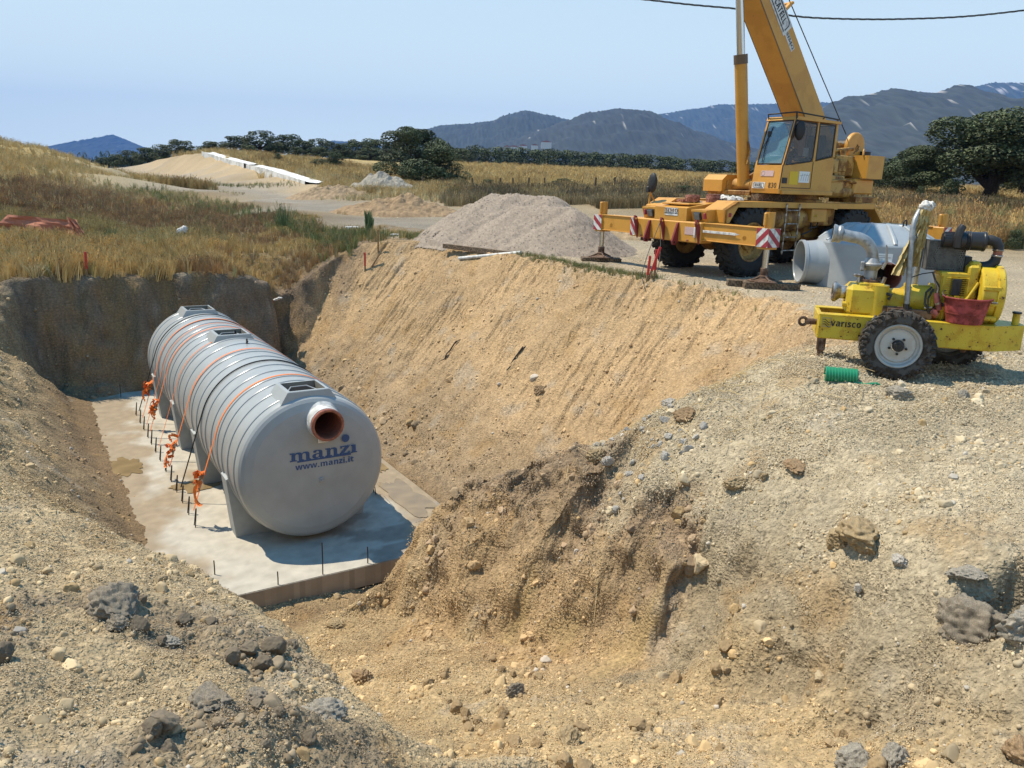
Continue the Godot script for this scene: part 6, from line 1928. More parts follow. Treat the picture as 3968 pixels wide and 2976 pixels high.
func build_pump() -> void:
	var o := thing("pump_trailer", "worn yellow two wheeled motor pump trailer with grey bent pipe and black air filter", "pump trailer", Vector3(4.3, -0.15, -8.75), -0.28)
	o.scale = Vector3(0.92, 1, 1)
	var y: Material = mats["pump_yellow"]
	var m := M.new()
	var z0 := -8.78
	var z1 := -9.5
	m.box(P(3.34, 0.22, z0), P(5.27, 0.5, z0 - 0.05), 0.012)
	m.box(P(3.34, 0.22, z1), P(5.27, 0.5, z1 + 0.05), 0.012)
	m.box(P(3.34, 0.485, z0 + 0.006), P(5.28, 0.502, z0 - 0.14), 0.004)
	m.box(P(3.34, 0.485, z1 - 0.006), P(5.28, 0.502, z1 + 0.14), 0.004)
	m.box(P(3.335, 0.22, z0 - 0.06), P(3.39, 0.49, z1 + 0.06), 0.01)
	m.box(P(3.4, 0.23, z0 - 0.06), P(5.2, 0.26, z1 + 0.06), 0.004)
	var keep := m.x
	m.x = Transform3D(Basis(Vector3(1, 0, 0), Vector3(0, 0, -1), Vector3(0, 1, 0)), Vector3.ZERO)
	m.prism(PackedVector2Array([Vector2(0.95, 0.032), Vector2(1.36, 0.28), Vector2(1.36, 0.5), Vector2(0.95, 0.748)]), 0.37, 0.648)
	m.x = keep
	part(o, "chassis", m, y)
	m = M.new()
	m.box(P(3.36, 0.07, -8.8), P(3.46, 0.24, -8.9), 0.012)
	m.tube([P(3.41, 0.24, -8.85), P(3.41, 0.0, -8.85)], 0.036, 14)
	m.tube([P(3.34, 0.38, -8.95), P(3.2, 0.38, -8.93)], 0.035, 12)
	var ring := []
	for k in 17:
		var a := TAU * k / 16
		ring.append(P(3.17 + 0.045 * cos(a), 0.38 + 0.045 * sin(a), -8.92))
	m.tube(ring, 0.018, 8, false)
	part(o, "drawbar_and_leg", m, mats["rust_steel"])
	# wheels
	for q in [[4.24, 0.235, -8.66, 1.0], [5.02, 0.235, -9.6, -1.0]]:
		var w := Node3D.new()
		w.name = "wheel"
		w.position = P(q[0], q[1], q[2])
		w.scale = Vector3(1.09 / 0.92, 1.09, 1.09)
		o.add_child(w, true)
		m = M.new()
		m.x = Transform3D(Basis(Vector3.RIGHT, PI / 2), Vector3.ZERO)
		var r := 0.345
		m.lathe([Vector2(0.205, -0.07), Vector2(0.24, -0.1), Vector2(0.3, -0.1), Vector2(0.33, -0.08), Vector2(0.335, 0), Vector2(0.33, 0.08), Vector2(0.3, 0.1), Vector2(0.24, 0.1), Vector2(0.205, 0.07)], 48)
		for k in 24:
			for s in [-1.0, 1.0]:
				var a: float = TAU * (k + (0.5 if s > 0 else 0.0)) / 24.0
				m.x = Transform3D(Basis(Vector3.FORWARD, a), Vector3.ZERO) * Transform3D(Basis(Vector3.UP, s * 0.55), Vector3(0, 0.337, s * 0.048))
				m.box(Vector3(-0.014, -0.03, -0.06), Vector3(0.014, 0.017, 0.06), 0.005)
				m.x = Transform3D(Basis(Vector3.FORWARD, a - s * 0.07), Vector3.ZERO) * Transform3D(Basis(Vector3.RIGHT, s * 1.1), Vector3(0, 0.318, s * 0.097))
				m.box(Vector3(-0.014, -0.008, -0.028), Vector3(0.014, 0.01, 0.028), 0.004)
		part(w, "tyre", m, mats["tyre_dusty"])
		m = M.new()
		m.x = Transform3D(Basis(Vector3.RIGHT, PI / 2 * q[3]), Vector3.ZERO)
		m.lathe([Vector2(0.206, -0.07), Vector2(0.206, 0.075), Vector2(0.222, 0.088), Vector2(0.214, 0.096), Vector2(0.2, 0.086), Vector2(0.19, 0.05), Vector2(0.172, 0.04), Vector2(0.165, 0.052), Vector2(0.158, 0.055), Vector2(0.15, 0.052), Vector2(0.07, 0.058), Vector2(0.06, 0.055)], 48)
		part(w, "rim", m, mats["rim_grey"])
		m = M.new()
		m.x = Transform3D(Basis(Vector3.RIGHT, PI / 2 * q[3]), Vector3.ZERO)
		m.lathe([Vector2(0.056, 0.05), Vector2(0.054, 0.1), Vector2(0.046, 0.108), Vector2(0.03, 0.108), Vector2(0.026, 0.12), Vector2(0.0, 0.12)], 24)
		for k in 5:
			var a := TAU * k / 5 + 0.3
			m.cyl(Vector3(cos(a) * 0.082, 0.05, sin(a) * 0.082), Vector3(cos(a) * 0.082, 0.074, sin(a) * 0.082), 0.013, 8)
		part(w, "hub", m, mats["dark_steel"])
	m = M.new()
	m.cyl(P(4.3, 0.2, -8.7), P(4.3, 0.2, -9.45), 0.04, 12)
	m.cyl(P(5.02, 0.2, -9.5), P(5.02, 0.2, -8.9), 0.035, 12)
	m.box(P(4.9, 0.2, -9.3), P(5.1, 0.26, -8.9), 0.01)
	part(o, "axle", m, mats["rust_steel"])
	# print on the side beam
	letters(o, "lettering", "var\u0131sco", 0.074, Transform3D(Basis(), P(3.66, 0.405, z0 + 0.004)), mats["black_print"], "Droid Sans", 700, 1.0)
	m = M.new()
	for q in [[Vector2(3.385, 0.36), Vector2(3.485, 0.364)], [Vector2(3.385, 0.456), Vector2(3.485, 0.46)]]:
		m.box(P(q[0].x, q[0].y, z0 + 0.003), P(q[1].x, q[1].y, z0 + 0.006), 0.0)
	m.box(P(3.385, 0.36, z0 + 0.003), P(3.388, 0.46, z0 + 0.006), 0.0)
	m.box(P(3.482, 0.36, z0 + 0.003), P(3.485, 0.46, z0 + 0.006), 0.0)
	part(o, "logo_frame", m, mats["grey_print"])
	m = M.new()
	for k in 3:
		var prev := Vector3.ZERO
		for i in 13:
			var f := i / 12.0
			var p := P(3.385 + 0.108 * f, 0.435 - 0.026 * k + 0.012 * sin(f * TAU) - 0.022 * f, z0 + 0.007)
			if i > 0:
				var th := Vector3(0, 0.009 * sin(PI * clampf(f, 0.1, 0.9)), 0)
				m.quad(prev - th * 0.5, p - th * 0.5, p + th * 0.5, prev + th * 0.5)
			prev = p
	part(o, "logo_wave", m, mats["black_print"])
	# pump body
	pump_dx = 0.1
	m = M.new()
	m.box(P(3.75, 0.47, -9.4), P(4.14, 0.83, -8.93), 0.055)
	m.cyl(P(4.1, 0.47, -9.05), P(4.1, 0.84, -9.05), 0.13, 28)
	m.box(P(3.87, 0.8, -9.3), P(4.17, 0.86, -8.98), 0.02)
	m.cyl(P(3.71, 0.6, -9.0), P(3.76, 0.6, -9.0), 0.03, 10)
	part(o, "pump_body", m, y)
	m = M.new()
	m.x = Transform3D(Basis(), P(4.01, 0.85, -9.15))
	m.lathe([Vector2(0.13, 0), Vector2(0.13, 0.035), Vector2(0.12, 0.04), Vector2(0.09, 0.04)], 28)
	for k in 8:
		var a := TAU * k / 8
		m.cyl(Vector3(cos(a) * 0.11, 0.0, sin(a) * 0.11), Vector3(cos(a) * 0.11, 0.065, sin(a) * 0.11), 0.014, 6)
	part(o, "rusty_flange", m, mats["rust_steel"])
	m = M.new()
	m.x = Transform3D(Basis(), P(4.01, 0.88, -9.15))
	m.lathe([Vector2(0.075, 0), Vector2(0.075, 0.11), Vector2(0.1, 0.14), Vector2(0.12, 0.165), Vector2(0.12, 0.185), Vector2(0.1, 0.2), Vector2(0.09, 0.22), Vector2(0.075, 0.25)], 28)
	m.x = Transform3D.IDENTITY
	var bend := []
	for i in 15:
		var a := PI / 2 * i / 14.0
		bend.append(P(4.01 - 0.26 * (1.0 - cos(a)), 1.12 + 0.23 * sin(a), -9.15))
	bend.append(P(3.62, 1.372, -9.15))
	bend.append(P(3.56, 1.378, -9.15))
	m.tube(bend, 0.066, 20)
	m.x = Transform3D(Basis(Vector3(0, 0, 1), PI / 2 - 0.1), P(3.63, 1.372, -9.15))
	m.lathe([Vector2(0.066, 0), Vector2(0.095, 0.02), Vector2(0.1, 0.05), Vector2(0.09, 0.07), Vector2(0.1, 0.09), Vector2(0.105, 0.12), Vector2(0.07, 0.125)], 28)
	m.x = Transform3D.IDENTITY
	m.tube([P(4.12, 1.02, -9.05), P(4.15, 1.1, -9.03), P(4.13, 1.27, -9.03), P(4.12, 1.29, -9.03)], [0.016, 0.018, 0.01, 0.006], 8)
	m.box(P(3.87, 0.98, -9.12), P(3.92, 1.09, -9.06), 0.012)
	part(o, "outlet_bend", m, mats["galvanised"])
	m = M.new()
	m.x = Transform3D(Basis(Vector3(0, 0, 1), PI / 2), P(3.76, 0.72, -9.15))
	m.lathe([Vector2(0.075, 0), Vector2(0.075, 0.07), Vector2(0.09, 0.09), Vector2(0.115, 0.13), Vector2(0.118, 0.15), Vector2(0.1, 0.17), Vector2(0.07, 0.165), Vector2(0.06, 0.1), Vector2(0.0, 0.1)], 28)
	part(o, "suction_coupling", m, mats["zinc"])
	m = M.new()
	m.cyl(P(3.86, 0.86, -9.02), P(3.86, 0.92, -9.02), 0.02, 10)
	m.box(P(3.8, 0.92, -9.05), P(3.88, 0.95, -8.99), 0.01)
	m.cyl(P(4.14, 0.86, -9.02), P(4.16, 0.93, -9.02), 0.022, 8)
	part(o, "priming_tap", m, mats["zinc"])
	m = M.new()
	side_at(m, [Vector2(4.15, 0.5), Vector2(4.15, 0.74), Vector2(4.24, 0.74), Vector2(4.34, 0.7), Vector2(4.4, 0.62), Vector2(4.4, 0.5)], -9.3, -9.02)
	m.cyl(P(4.16, 0.66, -9.15), P(4.42, 0.68, -9.15), 0.13, 24)
	m.tri_out(P(4.22, 0.72, -9.1), P(4.44, 0.86, -9.15), P(4.44, 0.6, -9.0), P(4.3, 0.6, -9.3))
	m.tri_out(P(4.22, 0.72, -9.1), P(4.44, 0.86, -9.15), P(4.44, 0.6, -9.3), P(4.3, 0.6, -9.1))
	part(o, "bearing_bracket", m, y)
	m = M.new()
	m.x = Transform3D(Basis(Vector3(0, 0, 1), -PI / 2), P(4.42, 0.69, -9.15))
	m.lathe([Vector2(0.15, 0), Vector2(0.19, 0.005), Vector2(0.19, 0.04), Vector2(0.165, 0.045), Vector2(0.175, 0.27), Vector2(0.2, 0.28), Vector2(0.2, 0.31), Vector2(0.1, 0.315)], 40)
	for k in 12:
		var a := TAU * k / 12
		m.cyl(Vector3(cos(a) * 0.178, 0.0, sin(a) * 0.178), Vector3(cos(a) * 0.178, 0.055, sin(a) * 0.178), 0.01, 6)
	part(o, "bell_housing", m, y)
	m = M.new()
	m.box(P(4.22, 0.5, -8.94), P(4.72, 0.605, -8.9), 0.006)
	m.box(P(4.12, 0.5, -8.97), P(4.5, 0.62, -8.94), 0.006)
	m.cyl(P(4.43, 0.57, -8.9), P(4.43, 0.57, -8.88), 0.03, 12)
	part(o, "mounting_plate", m, mats["rust_steel"])
	# engine
	m = M.new()
	m.box(P(4.76, 0.5, -9.38), P(5.16, 0.78, -8.98), 0.02)
	m.box(P(4.78, 0.76, -9.34), P(4.9, 1.0, -9.0), 0.02)
	m.box(P(4.93, 0.78, -9.34), P(5.03, 0.98, -9.04), 0.02)
	m.box(P(5.05, 0.74, -9.36), P(5.18, 1.12, -8.98), 0.025)
	m.box(P(4.76, 0.97, -9.36), P(5.18, 1.03, -9.0), 0.015)
	m.box(P(5.08, 1.02, -9.3), P(5.19, 1.16, -9.02), 0.03)
	for k in 9:
		m.box(P(4.8 + 0.004 * k, 0.79 + k * 0.022, -9.02), P(5.14, 0.797 + k * 0.022, -8.985), 0.002)
	for k in 3:
		m.cyl(P(4.85 + 0.12 * k, 0.5, -9.0), P(4.85 + 0.12 * k, 0.78, -8.99), 0.035, 14)
	m.box(P(4.78, 0.6, -8.98), P(4.86, 0.72, -8.93), 0.012)
	m.box(P(5.0, 0.62, -8.98), P(5.1, 0.75, -8.92), 0.012)
	m.tube([P(4.98, 0.68, -8.95), P(5.08, 0.76, -8.94), P(5.17, 0.94, -8.95)], 0.018, 8)
	part(o, "engine_block", m, y)
	m = M.new()
	m.box(P(4.9, 0.78, -9.0), P(5.0, 0.96, -8.97), 0.01)
	m.box(P(4.8, 0.66, -8.95), P(4.84, 0.7, -8.9), 0.008)
	m.cyl(P(4.93, 0.64, -8.95), P(4.93, 0.64, -8.9), 0.03, 12)
	m.cyl(P(5.05, 0.58, -8.95), P(5.05, 0.58, -8.9), 0.05, 14)
	part(o, "injector_pump", m, mats["dark_steel"])
	m = M.new()
	m.x = Transform3D(Basis(Vector3(0, 0, 1), -PI / 2), P(5.18, 0.8, -9.12))
	m.lathe([Vector2(0.2, 0), Vector2(0.29, 0.01), Vector2(0.31, 0.03), Vector2(0.31, 0.17), Vector2(0.33, 0.18), Vector2(0.33, 0.24), Vector2(0.31, 0.26), Vector2(0.24, 0.26)], 48)
	m.x = Transform3D.IDENTITY
	m.box(P(5.2, 0.5, -9.3), P(5.36, 0.8, -8.95), 0.02)
	for k in 3:
		m.box(P(5.2, 0.55 + 0.16 * k, -8.86), P(5.38, 0.6 + 0.16 * k, -8.8), 0.01)
	part(o, "fan_housing", m, y)
	m = M.new()
	m.x = Transform3D(Basis(Vector3(0, 0, 1), -PI / 2), P(5.18, 0.8, -9.12))
	m.lathe([Vector2(0.245, 0.235), Vector2(0.0, 0.25)], 40)
	part(o, "fan_grille", m, mats["dark_steel"])
	# silencer box of punched sheet
	m = M.new()
	m.box(P(4.62, 1.03, -9.4), P(5.03, 1.36, -9.392), 0.002)
	m.box(P(4.62, 1.03, -9.4), P(4.63, 1.36, -9.15), 0.002)
	m.box(P(5.02, 1.03, -9.4), P(5.03, 1.36, -9.15), 0.002)
	m.box(P(4.62, 1.35, -9.4), P(5.03, 1.36, -9.15), 0.002)
	m.box(P(4.62, 1.03, -9.4), P(5.03, 1.04, -9.15), 0.002)
	m.x = Transform3D(Basis(Vector3.RIGHT, PI / 2), P(4.825, 1.19, -9.28))
	m.lathe([Vector2(0.1, -0.1), Vector2(0.1, 0.06), Vector2(0, 0.06)], 20)
	m.x = Transform3D.IDENTITY
	var sil := part(o, "silencer_box", m, mats["punched_sheet"])
	# the front sheet: cells of metal round open holes
	m = M.new()
	var cw := 0.4 / 15.0
	var chh := 0.32 / 14.0
	for r in 14:
		for c in 15:
			var cx := 4.625 + (c + 0.5) * cw
			var cy := 1.035 + (r + 0.5) * chh
			var off := cw * 0.18 * (1.0 if r % 2 else -1.0)
			for k in 8:
				var pts := []
				for e in [k, k + 1]:
					var a: float = TAU * e / 8.0
					var d := Vector2(cos(a), sin(a))
					pts.append(P(cx + off + d.x * 0.0078, cy + d.y * 0.0078, -9.15))
					var q := d / maxf(absf(d.x), absf(d.y))
					pts.append(P(cx + q.x * cw * 0.5, cy + q.y * chh * 0.5, -9.15))
				m.quad(pts[0], pts[1], pts[3], pts[2])
	part(sil, "punched_front", m, mats["punched_sheet"])
	m = M.new()
	m.box(P(5.035, 1.02, -9.35), P(5.11, 1.2, -9.15), 0.006)
	m.tube([P(4.66, 1.03, -8.95), P(4.7, 0.94, -8.93), P(4.75, 0.88, -8.93), P(4.76, 0.8, -8.95)], 0.011, 6)
	part(o, "heat_shield", m, mats["dark_steel"])
	# air filter and rubber elbows
	m = M.new()
	m.x = Transform3D(Basis(Vector3(0, 0, 1), -PI / 2), P(4.75, 1.37, -9.15))
	m.lathe([Vector2(0, 0), Vector2(0.075, 0.0), Vector2(0.085, 0.012), Vector2(0.085, 0.15), Vector2(0.1, 0.16), Vector2(0.1, 0.245), Vector2(0.108, 0.25), Vector2(0.1, 0.262), Vector2(0.108, 0.272), Vector2(0.1, 0.282), Vector2(0.108, 0.292), Vector2(0.1, 0.302), Vector2(0.102, 0.43), Vector2(0.108, 0.44), Vector2(0.108, 0.46), Vector2(0.095, 0.47), Vector2(0, 0.47)], 40)
	m.x = Transform3D.IDENTITY
	for k in 12:
		var a := PI * k / 11.0 - 0.2
		m.box(P(4.76, 1.37 + 0.086 * sin(a) - 0.004, -9.15 + 0.086 * cos(a) - 0.004), P(4.9, 1.37 + 0.086 * sin(a) + 0.004, -9.15 + 0.086 * cos(a) + 0.004), 0.002)
	m.tube([P(4.9, 1.3, -9.06), P(4.895, 1.42, -9.05), P(4.91, 1.49, -9.06), P(4.935, 1.53, -9.07)], [0.045, 0.045, 0.045, 0.042], 14)
	part(o, "air_filter", m, mats["black_plastic"])
	m = M.new()
	var el := [P(5.2, 1.38, -9.15), P(5.27, 1.39, -9.14), P(5.33, 1.37, -9.13), P(5.36, 1.32, -9.13), P(5.365, 1.28, -9.13)]
	m.tube(el, [0.05, 0.058, 0.058, 0.058, 0.055], 18)
	var el2 := [P(5.36, 1.23, -9.13), P(5.35, 1.17, -9.13), P(5.31, 1.12, -9.13), P(5.25, 1.1, -9.13), P(5.19, 1.1, -9.13)]
	m.tube(el2, [0.055, 0.058, 0.06, 0.058, 0.055], 18)
	part(o, "rubber_elbow", m, mats["rubber"])
	m = M.new()
	m.tube([P(5.365, 1.285, -9.13), P(5.362, 1.225, -9.13)], 0.05, 18)
	part(o, "hose_joint", m, mats["brick_plastic"])
	m = M.new()
	for q in [1.285, 1.225]:
		m.x = Transform3D(Basis(), P(5.363, q - 0.008, -9.13))
		m.lathe([Vector2(0.06, 0), Vector2(0.062, 0.004), Vector2(0.062, 0.014), Vector2(0.058, 0.018)], 24)
	part(o, "hose_clamp", m, mats["zinc"])
	# hoop
	m = M.new()
	var hoop := [P(4.44, 0.5, -8.92), P(4.41, 0.9, -8.93), P(4.38, 1.3, -8.95), P(4.375, 1.48, -8.97), P(4.39, 1.58, -9.0), P(4.43, 1.66, -9.06), P(4.48, 1.71, -9.14), P(4.53, 1.7, -9.22), P(4.57, 1.62, -9.3), P(4.585, 1.5, -9.34), P(4.58, 1.3, -9.36), P(4.57, 0.9, -9.38), P(4.56, 0.5, -9.4)]
	m.tube(hoop, 0.032, 16)
	m.tube([P(4.38, 1.38, -8.95), P(4.58, 1.38, -9.35)], 0.02, 10)
	m.box(P(4.39, 1.345, -9.0), P(4.42, 1.41, -8.95), 0.01)
	part(o, "lifting_hoop", m, mats["galvanised"])
	m = M.new()
	m.cyl(P(4.44, 0.5, -8.92), P(4.425, 0.66, -8.925), 0.036, 14)
	part(o, "hoop_socket", m, mats["dark_steel"])
	# hoses and wires round the engine
	m = M.new()
	m.tube([P(4.68, 0.86, -8.96), P(4.62, 0.8, -8.92), P(4.62, 0.68, -8.9), P(4.68, 0.58, -8.9), P(4.76, 0.56, -8.92)], 0.013, 8)
	m.tube([P(4.7, 0.84, -8.96), P(4.65, 0.74, -8.91), P(4.66, 0.62, -8.89), P(4.72, 0.6, -8.91)], 0.011, 8)
	m.tube([P(4.42, 0.95, -8.93), P(4.55, 1.0, -8.95), P(4.7, 1.03, -8.96)], 0.006, 6)
	m.tube([P(4.15, 0.76, -8.98), P(4.25, 0.74, -8.96), P(4.22, 0.69, -8.95)], 0.02, 8)
	part(o, "cable", m, mats["rubber"])
	m = M.new()
	m.tube([P(4.73, 0.8, -8.92), P(4.75, 0.72, -8.9), P(4.79, 0.62, -8.9)], [0.03, 0.036, 0.03], 14)
	m.tube([P(4.7, 0.6, -8.94), P(4.78, 0.56, -8.93)], 0.05, 12)
	part(o, "red_hose", m, mats["hose_red"])
	m = M.new()
	m.tube([P(4.755, 0.705, -8.9), P(4.765, 0.685, -8.9)], 0.039, 14)
	m.tube([P(4.68, 1.0, -8.95), P(4.7, 0.92, -8.93), P(4.74, 0.86, -8.92), P(4.74, 0.8, -8.92)], 0.01, 6)
	m.tube([P(4.7, 0.64, -8.9), P(4.62, 0.63, -8.9)], 0.012, 6)
	part(o, "pipe_clip", m, mats["zinc"])
	pump_dx = 0.0
	m = M.new()
	m.cyl(P(5.56, 0.5, -9.05), P(5.56, 0.62, -9.05), 0.04, 16)
	part(o, "tail_post", m, y)
	m = M.new()
	m.cyl(P(5.56, 0.62, -9.05), P(5.56, 0.64, -9.05), 0.05, 16)
	m.box(P(4.74, 0.5, -8.95), P(4.96, 0.515, -8.86), 0.004)
	part(o, "cap", m, mats["dark_steel"])
	pump_dx = 0.08
	# bucket
	var bk := thing("bucket", "red dusty rubber bucket standing on the yellow pump trailer", "bucket", o.transform * P(5.04, 0.503, -8.86))
	m = M.new()
	m.lathe([Vector2(0, 0.004), Vector2(0.17, 0.0), Vector2(0.18, 0.01), Vector2(0.195, 0.1), Vector2(0.2, 0.105), Vector2(0.2, 0.12), Vector2(0.225, 0.265), Vector2(0.245, 0.27), Vector2(0.25, 0.278), Vector2(0.245, 0.287), Vector2(0.222, 0.285), Vector2(0.19, 0.1), Vector2(0.17, 0.015), Vector2(0, 0.015)], 56)
	part(bk, "tub", m, mats["bucket_red"])
	m = M.new()
	var hd := []
	for k in 21:
		var a := PI * k / 20.0
		hd.append(Vector3(0.25 * cos(a) * 1.0, 0.285 + 0.05 * sin(a), -0.24 * sin(a)))
	m.tube(hd, 0.006, 6)
	m.box(Vector3(0.14, 0.245, 0.195), Vector3(0.2, 0.265, 0.225), 0.003)
	part(bk, "handle", m, mats["zinc"])
	# cloths on the hoop
	m = M.new()
	var cl := noise(2.0, 3, 71)
	cloth(m, o.transform * P(4.47, 1.69, -9.05), Vector3(0.09, 0, -0.05), Vector3(-0.22, -0.72, 0.04), 8, 22, cl, 0.05)
	cloth(m, o.transform * P(4.52, 1.68, -9.1), Vector3(0.1, 0, -0.05), Vector3(-0.08, -0.62, -0.03), 8, 20, cl, 0.05)
	solo("work_cloth", m, mats["yellow_cloth"], "faded yellow cloth hanging from the pump's grey hoop", "cloth")
	m = M.new()
	for k in 5:
		m.lump(o.transform * P(4.46 + 0.02 * k, 1.72 + 0.012 * sin(k * 2.0), -9.08 - 0.02 * k), Vector3(0.05, 0.045, 0.05), fbm, 2, 0.7, Vector3(k * 5.0, 0, 0))
	m.tube([o.transform * P(4.5, 1.72, -9.1), o.transform * P(4.54, 1.75, -9.08), o.transform * P(4.56, 1.72, -9.07)], [0.02, 0.014, 0.006], 6)
	solo("rag", m, mats["white_cloth"], "white rag tied round the top of the pump's hoop", "rag")

func side_at(m: M, poly: Array, z0: float, z1: float) -> void:
	var q := PackedVector2Array()
	for p in poly:
		q.append(Vector2(p.x - 4.3 - pump_dx, p.y + 0.15))
	m.prism(q, z0 + 8.75, z1 + 8.75)

func cloth(m: M, at: Vector3, across: Vector3, down: Vector3, w: int, h: int, n: FastNoiseLite, amp: float) -> void:
	var g := []
	for j in h + 1:
		var row := []
		for i in w + 1:
			var u := float(i) / w - 0.5
			var v := float(j) / h
			var p := at + across * u * (1.0 + 0.5 * v) + down * v
			p += Vector3(0, 0, 1) * (amp * sin(u * 12.0 + v * 3.0) * (0.3 + v) + amp * n.get_noise_3d(u * 2.0, v * 3.0, at.x))
			row.append(p)
		g.append(row)
	for j in h:
		for i in w:
			m.quad(g[j][i], g[j + 1][i], g[j + 1][i + 1], g[j][i + 1])

func build_site() -> void:
	# green ribbed hose
	var o := thing("drain_hose", "short cut piece of green ribbed hose lying in front of the pump trailer", "hose", Vector3(3.5, ground(3.55, -8.3) + 0.055, -8.35), -0.25)
	var m := M.new()
	var pr := []
	for i in 11:
		pr.append_array([Vector2(0.075, -0.15 + i * 0.03), Vector2(0.086, -0.143 + i * 0.03), Vector2(0.086, -0.133 + i * 0.03), Vector2(0.075, -0.126 + i * 0.03)])
	pr.append_array([Vector2(0.07, 0.18), Vector2(0.068, -0.15), Vector2(0.075, -0.15)])
	m.x = Transform3D(Basis(Vector3(0, 0, 1), -PI / 2), Vector3.ZERO)
	m.lathe(pr, 32)
	part(o, "tube", m, mats["green_plastic"])
	m = M.new()
	m.tube([Vector3(0.14, -0.05, 0.05), Vector3(0.25, -0.06, 0.08), Vector3(0.36, -0.04, 0.07), Vector3(0.42, -0.055, 0.06)], [0.02, 0.016, 0.014, 0.004], 8)
	part(o, "torn_strip", m, mats["green_plastic"])
	# gravel heap
	build_heap_gravel()
	heap("earth_heap", "low heap of light brown clods beside the road, left behind the gravel heap", Vector3(-5.2, 0, -36.0), 3.2, 1.6, 0.75, Color(0.4, 0.27, 0.15), 0.4, 5)
	heap("earth_heap", "small heap of pale soil behind the crane's far front outrigger", Vector3(4.4, 0, -28.5), 2.4, 1.2, 0.45, Color(0.47, 0.34, 0.2), 0.3, 6)
	heap("sand_heap", "smooth sand heap just behind the crane's front corner", Vector3(7.2, 0, -28.0), 2.6, 1.7, 0.85, Color(0.52, 0.38, 0.22), 0.12, 7)
	heap("rubble_heap", "greyish rubble heap beside the big round oak", Vector3(-8.3, 0, -50.0), 2.6, 1.8, 0.95, Color(0.42, 0.38, 0.31), 0.45, 8)
	heap("earth_heap", "crumbly soil heap at the foot of the white strip beyond the road", Vector3(-10.6, 0, -46.0), 2.6, 1.4, 0.6, Color(0.42, 0.3, 0.18), 0.4, 9)
	# beam and white pipe at the rim
	lying_timber(Vector3(-1.1, ground(-1.1, -21.6) + 0.0, -21.6), atan2(1.78, -1.83) + PI / 2 + 1.57, 2.55, 0.13, 0.12, "long squared timber lying at the foot of the gravel heap along the pit rim")
	m = M.new()
	var a := on(-1.55, -21.8, 0.05)
	var b := on(0.1, -20.35, 0.05)
	m.cyl(a, b, 0.045, 16)
	solo("plastic_pipe", m, mats["white_plastic"], "white plastic pipe lying along the pit rim in front of the timber", "pipe")
	# stakes
	stakes("single red topped stake standing at the rim of the dark back wall on the left", [[-10.85, -20.2, 0.62, 0.03, true]], "")
	stakes("pair of red stakes with a white rag on top, at the back wall corner", [[-6.95, -22.75, 0.55, 0.02, true], [-6.85, -22.8, 0.5, 0.0, true]], "flag")
	stakes("red stake, plain stake and slanting lath at the far corner of the tan slope", [[-4.42, -23.5, 0.55, 0.0, true], [-4.1, -23.9, 0.65, 0.0, false], [-4.3, -23.5, 0.42, 0.75, false]], "")
	stakes("bundle of crossed red stakes at the pit rim in front of the crane wheel", [[2.68, -16.4, 0.55, 0.06, true], [2.86, -16.55, 0.6, 0.0, true], [2.68, -16.42, 0.72, 0.32, true]], "")
	# orange net, litter
	m = M.new()
	var n := noise(1.0, 3, 75)
	cloth(m, on(-15.4, -26.2, 0.75), Vector3(2.2, -0.1, 0.2), Vector3(0.1, -0.55, 0.15), 30, 8, n, 0.08)
	cloth(m, on(-14.3, -26.0, 0.8), Vector3(0.35, -0.1, 0.1), Vector3(0.5, -0.75, 0.2), 8, 8, n, 0.1)
	solo("safety_net", m, mats["orange_net"], "crumpled orange safety netting in the grass at the left edge", "netting")
	m = M.new()
	for k in 3:
		m.lump(on(-11.5 + 0.08 * k, -27.6, 0.3 + 0.05 * k), Vector3(0.1, 0.13, 0.08), fbm, 2, 0.6, Vector3(k * 4.0, 1, 0))
	solo("plastic_bag", m, mats["white_cloth"], "white plastic bag caught in the dry grass beyond the back wall", "bag")
	m = M.new()
	m.box(Vector3(-0.25, 0, -0.15), Vector3(0.25, 0.1, 0.15), 0.03)
	solo("stone_block", m, mats["white_plastic"], "flat pale block by the road edge near the tall weed", "block", on(-6.1, -30.0, 0.0), 0.3)
	m = M.new()
	m.box(Vector3(-0.2, 0, -0.12), Vector3(0.2, 0.07, 0.12), 0.03)
	solo("stone_block", m, mats["white_plastic"], "small pale block at the left foot of the gravel heap", "block", on(-3.9, -26.3, 0.0), 0.1)
	# power line
	var wire := []
	for q in WIRE:
		wire.append(q)
	var cv := Curve3D.new()
	for i in wire.size():
		var t: Vector3 = (wire[mini(i + 1, wire.size() - 1)] - wire[maxi(i - 1, 0)]) / 6.0
		cv.add_point(wire[i], -t, t)
	var base := []
	var len := cv.get_baked_length()
	var steps := 260
	for i in steps + 1:
		base.append(cv.sample_baked(len * i / steps))
	m = M.new()
	for s in 3:
		var pts := []
		for i in steps + 1:
			var an := i * 0.42 + TAU * s / 3
			pts.append(base[i] + Vector3(0, cos(an), sin(an)) * 0.016)
		m.tube(pts, 0.015, 5)
	solo("power_cable", m, mats["cable"], "twisted overhead cable crossing the sky behind the crane boom", "cable")
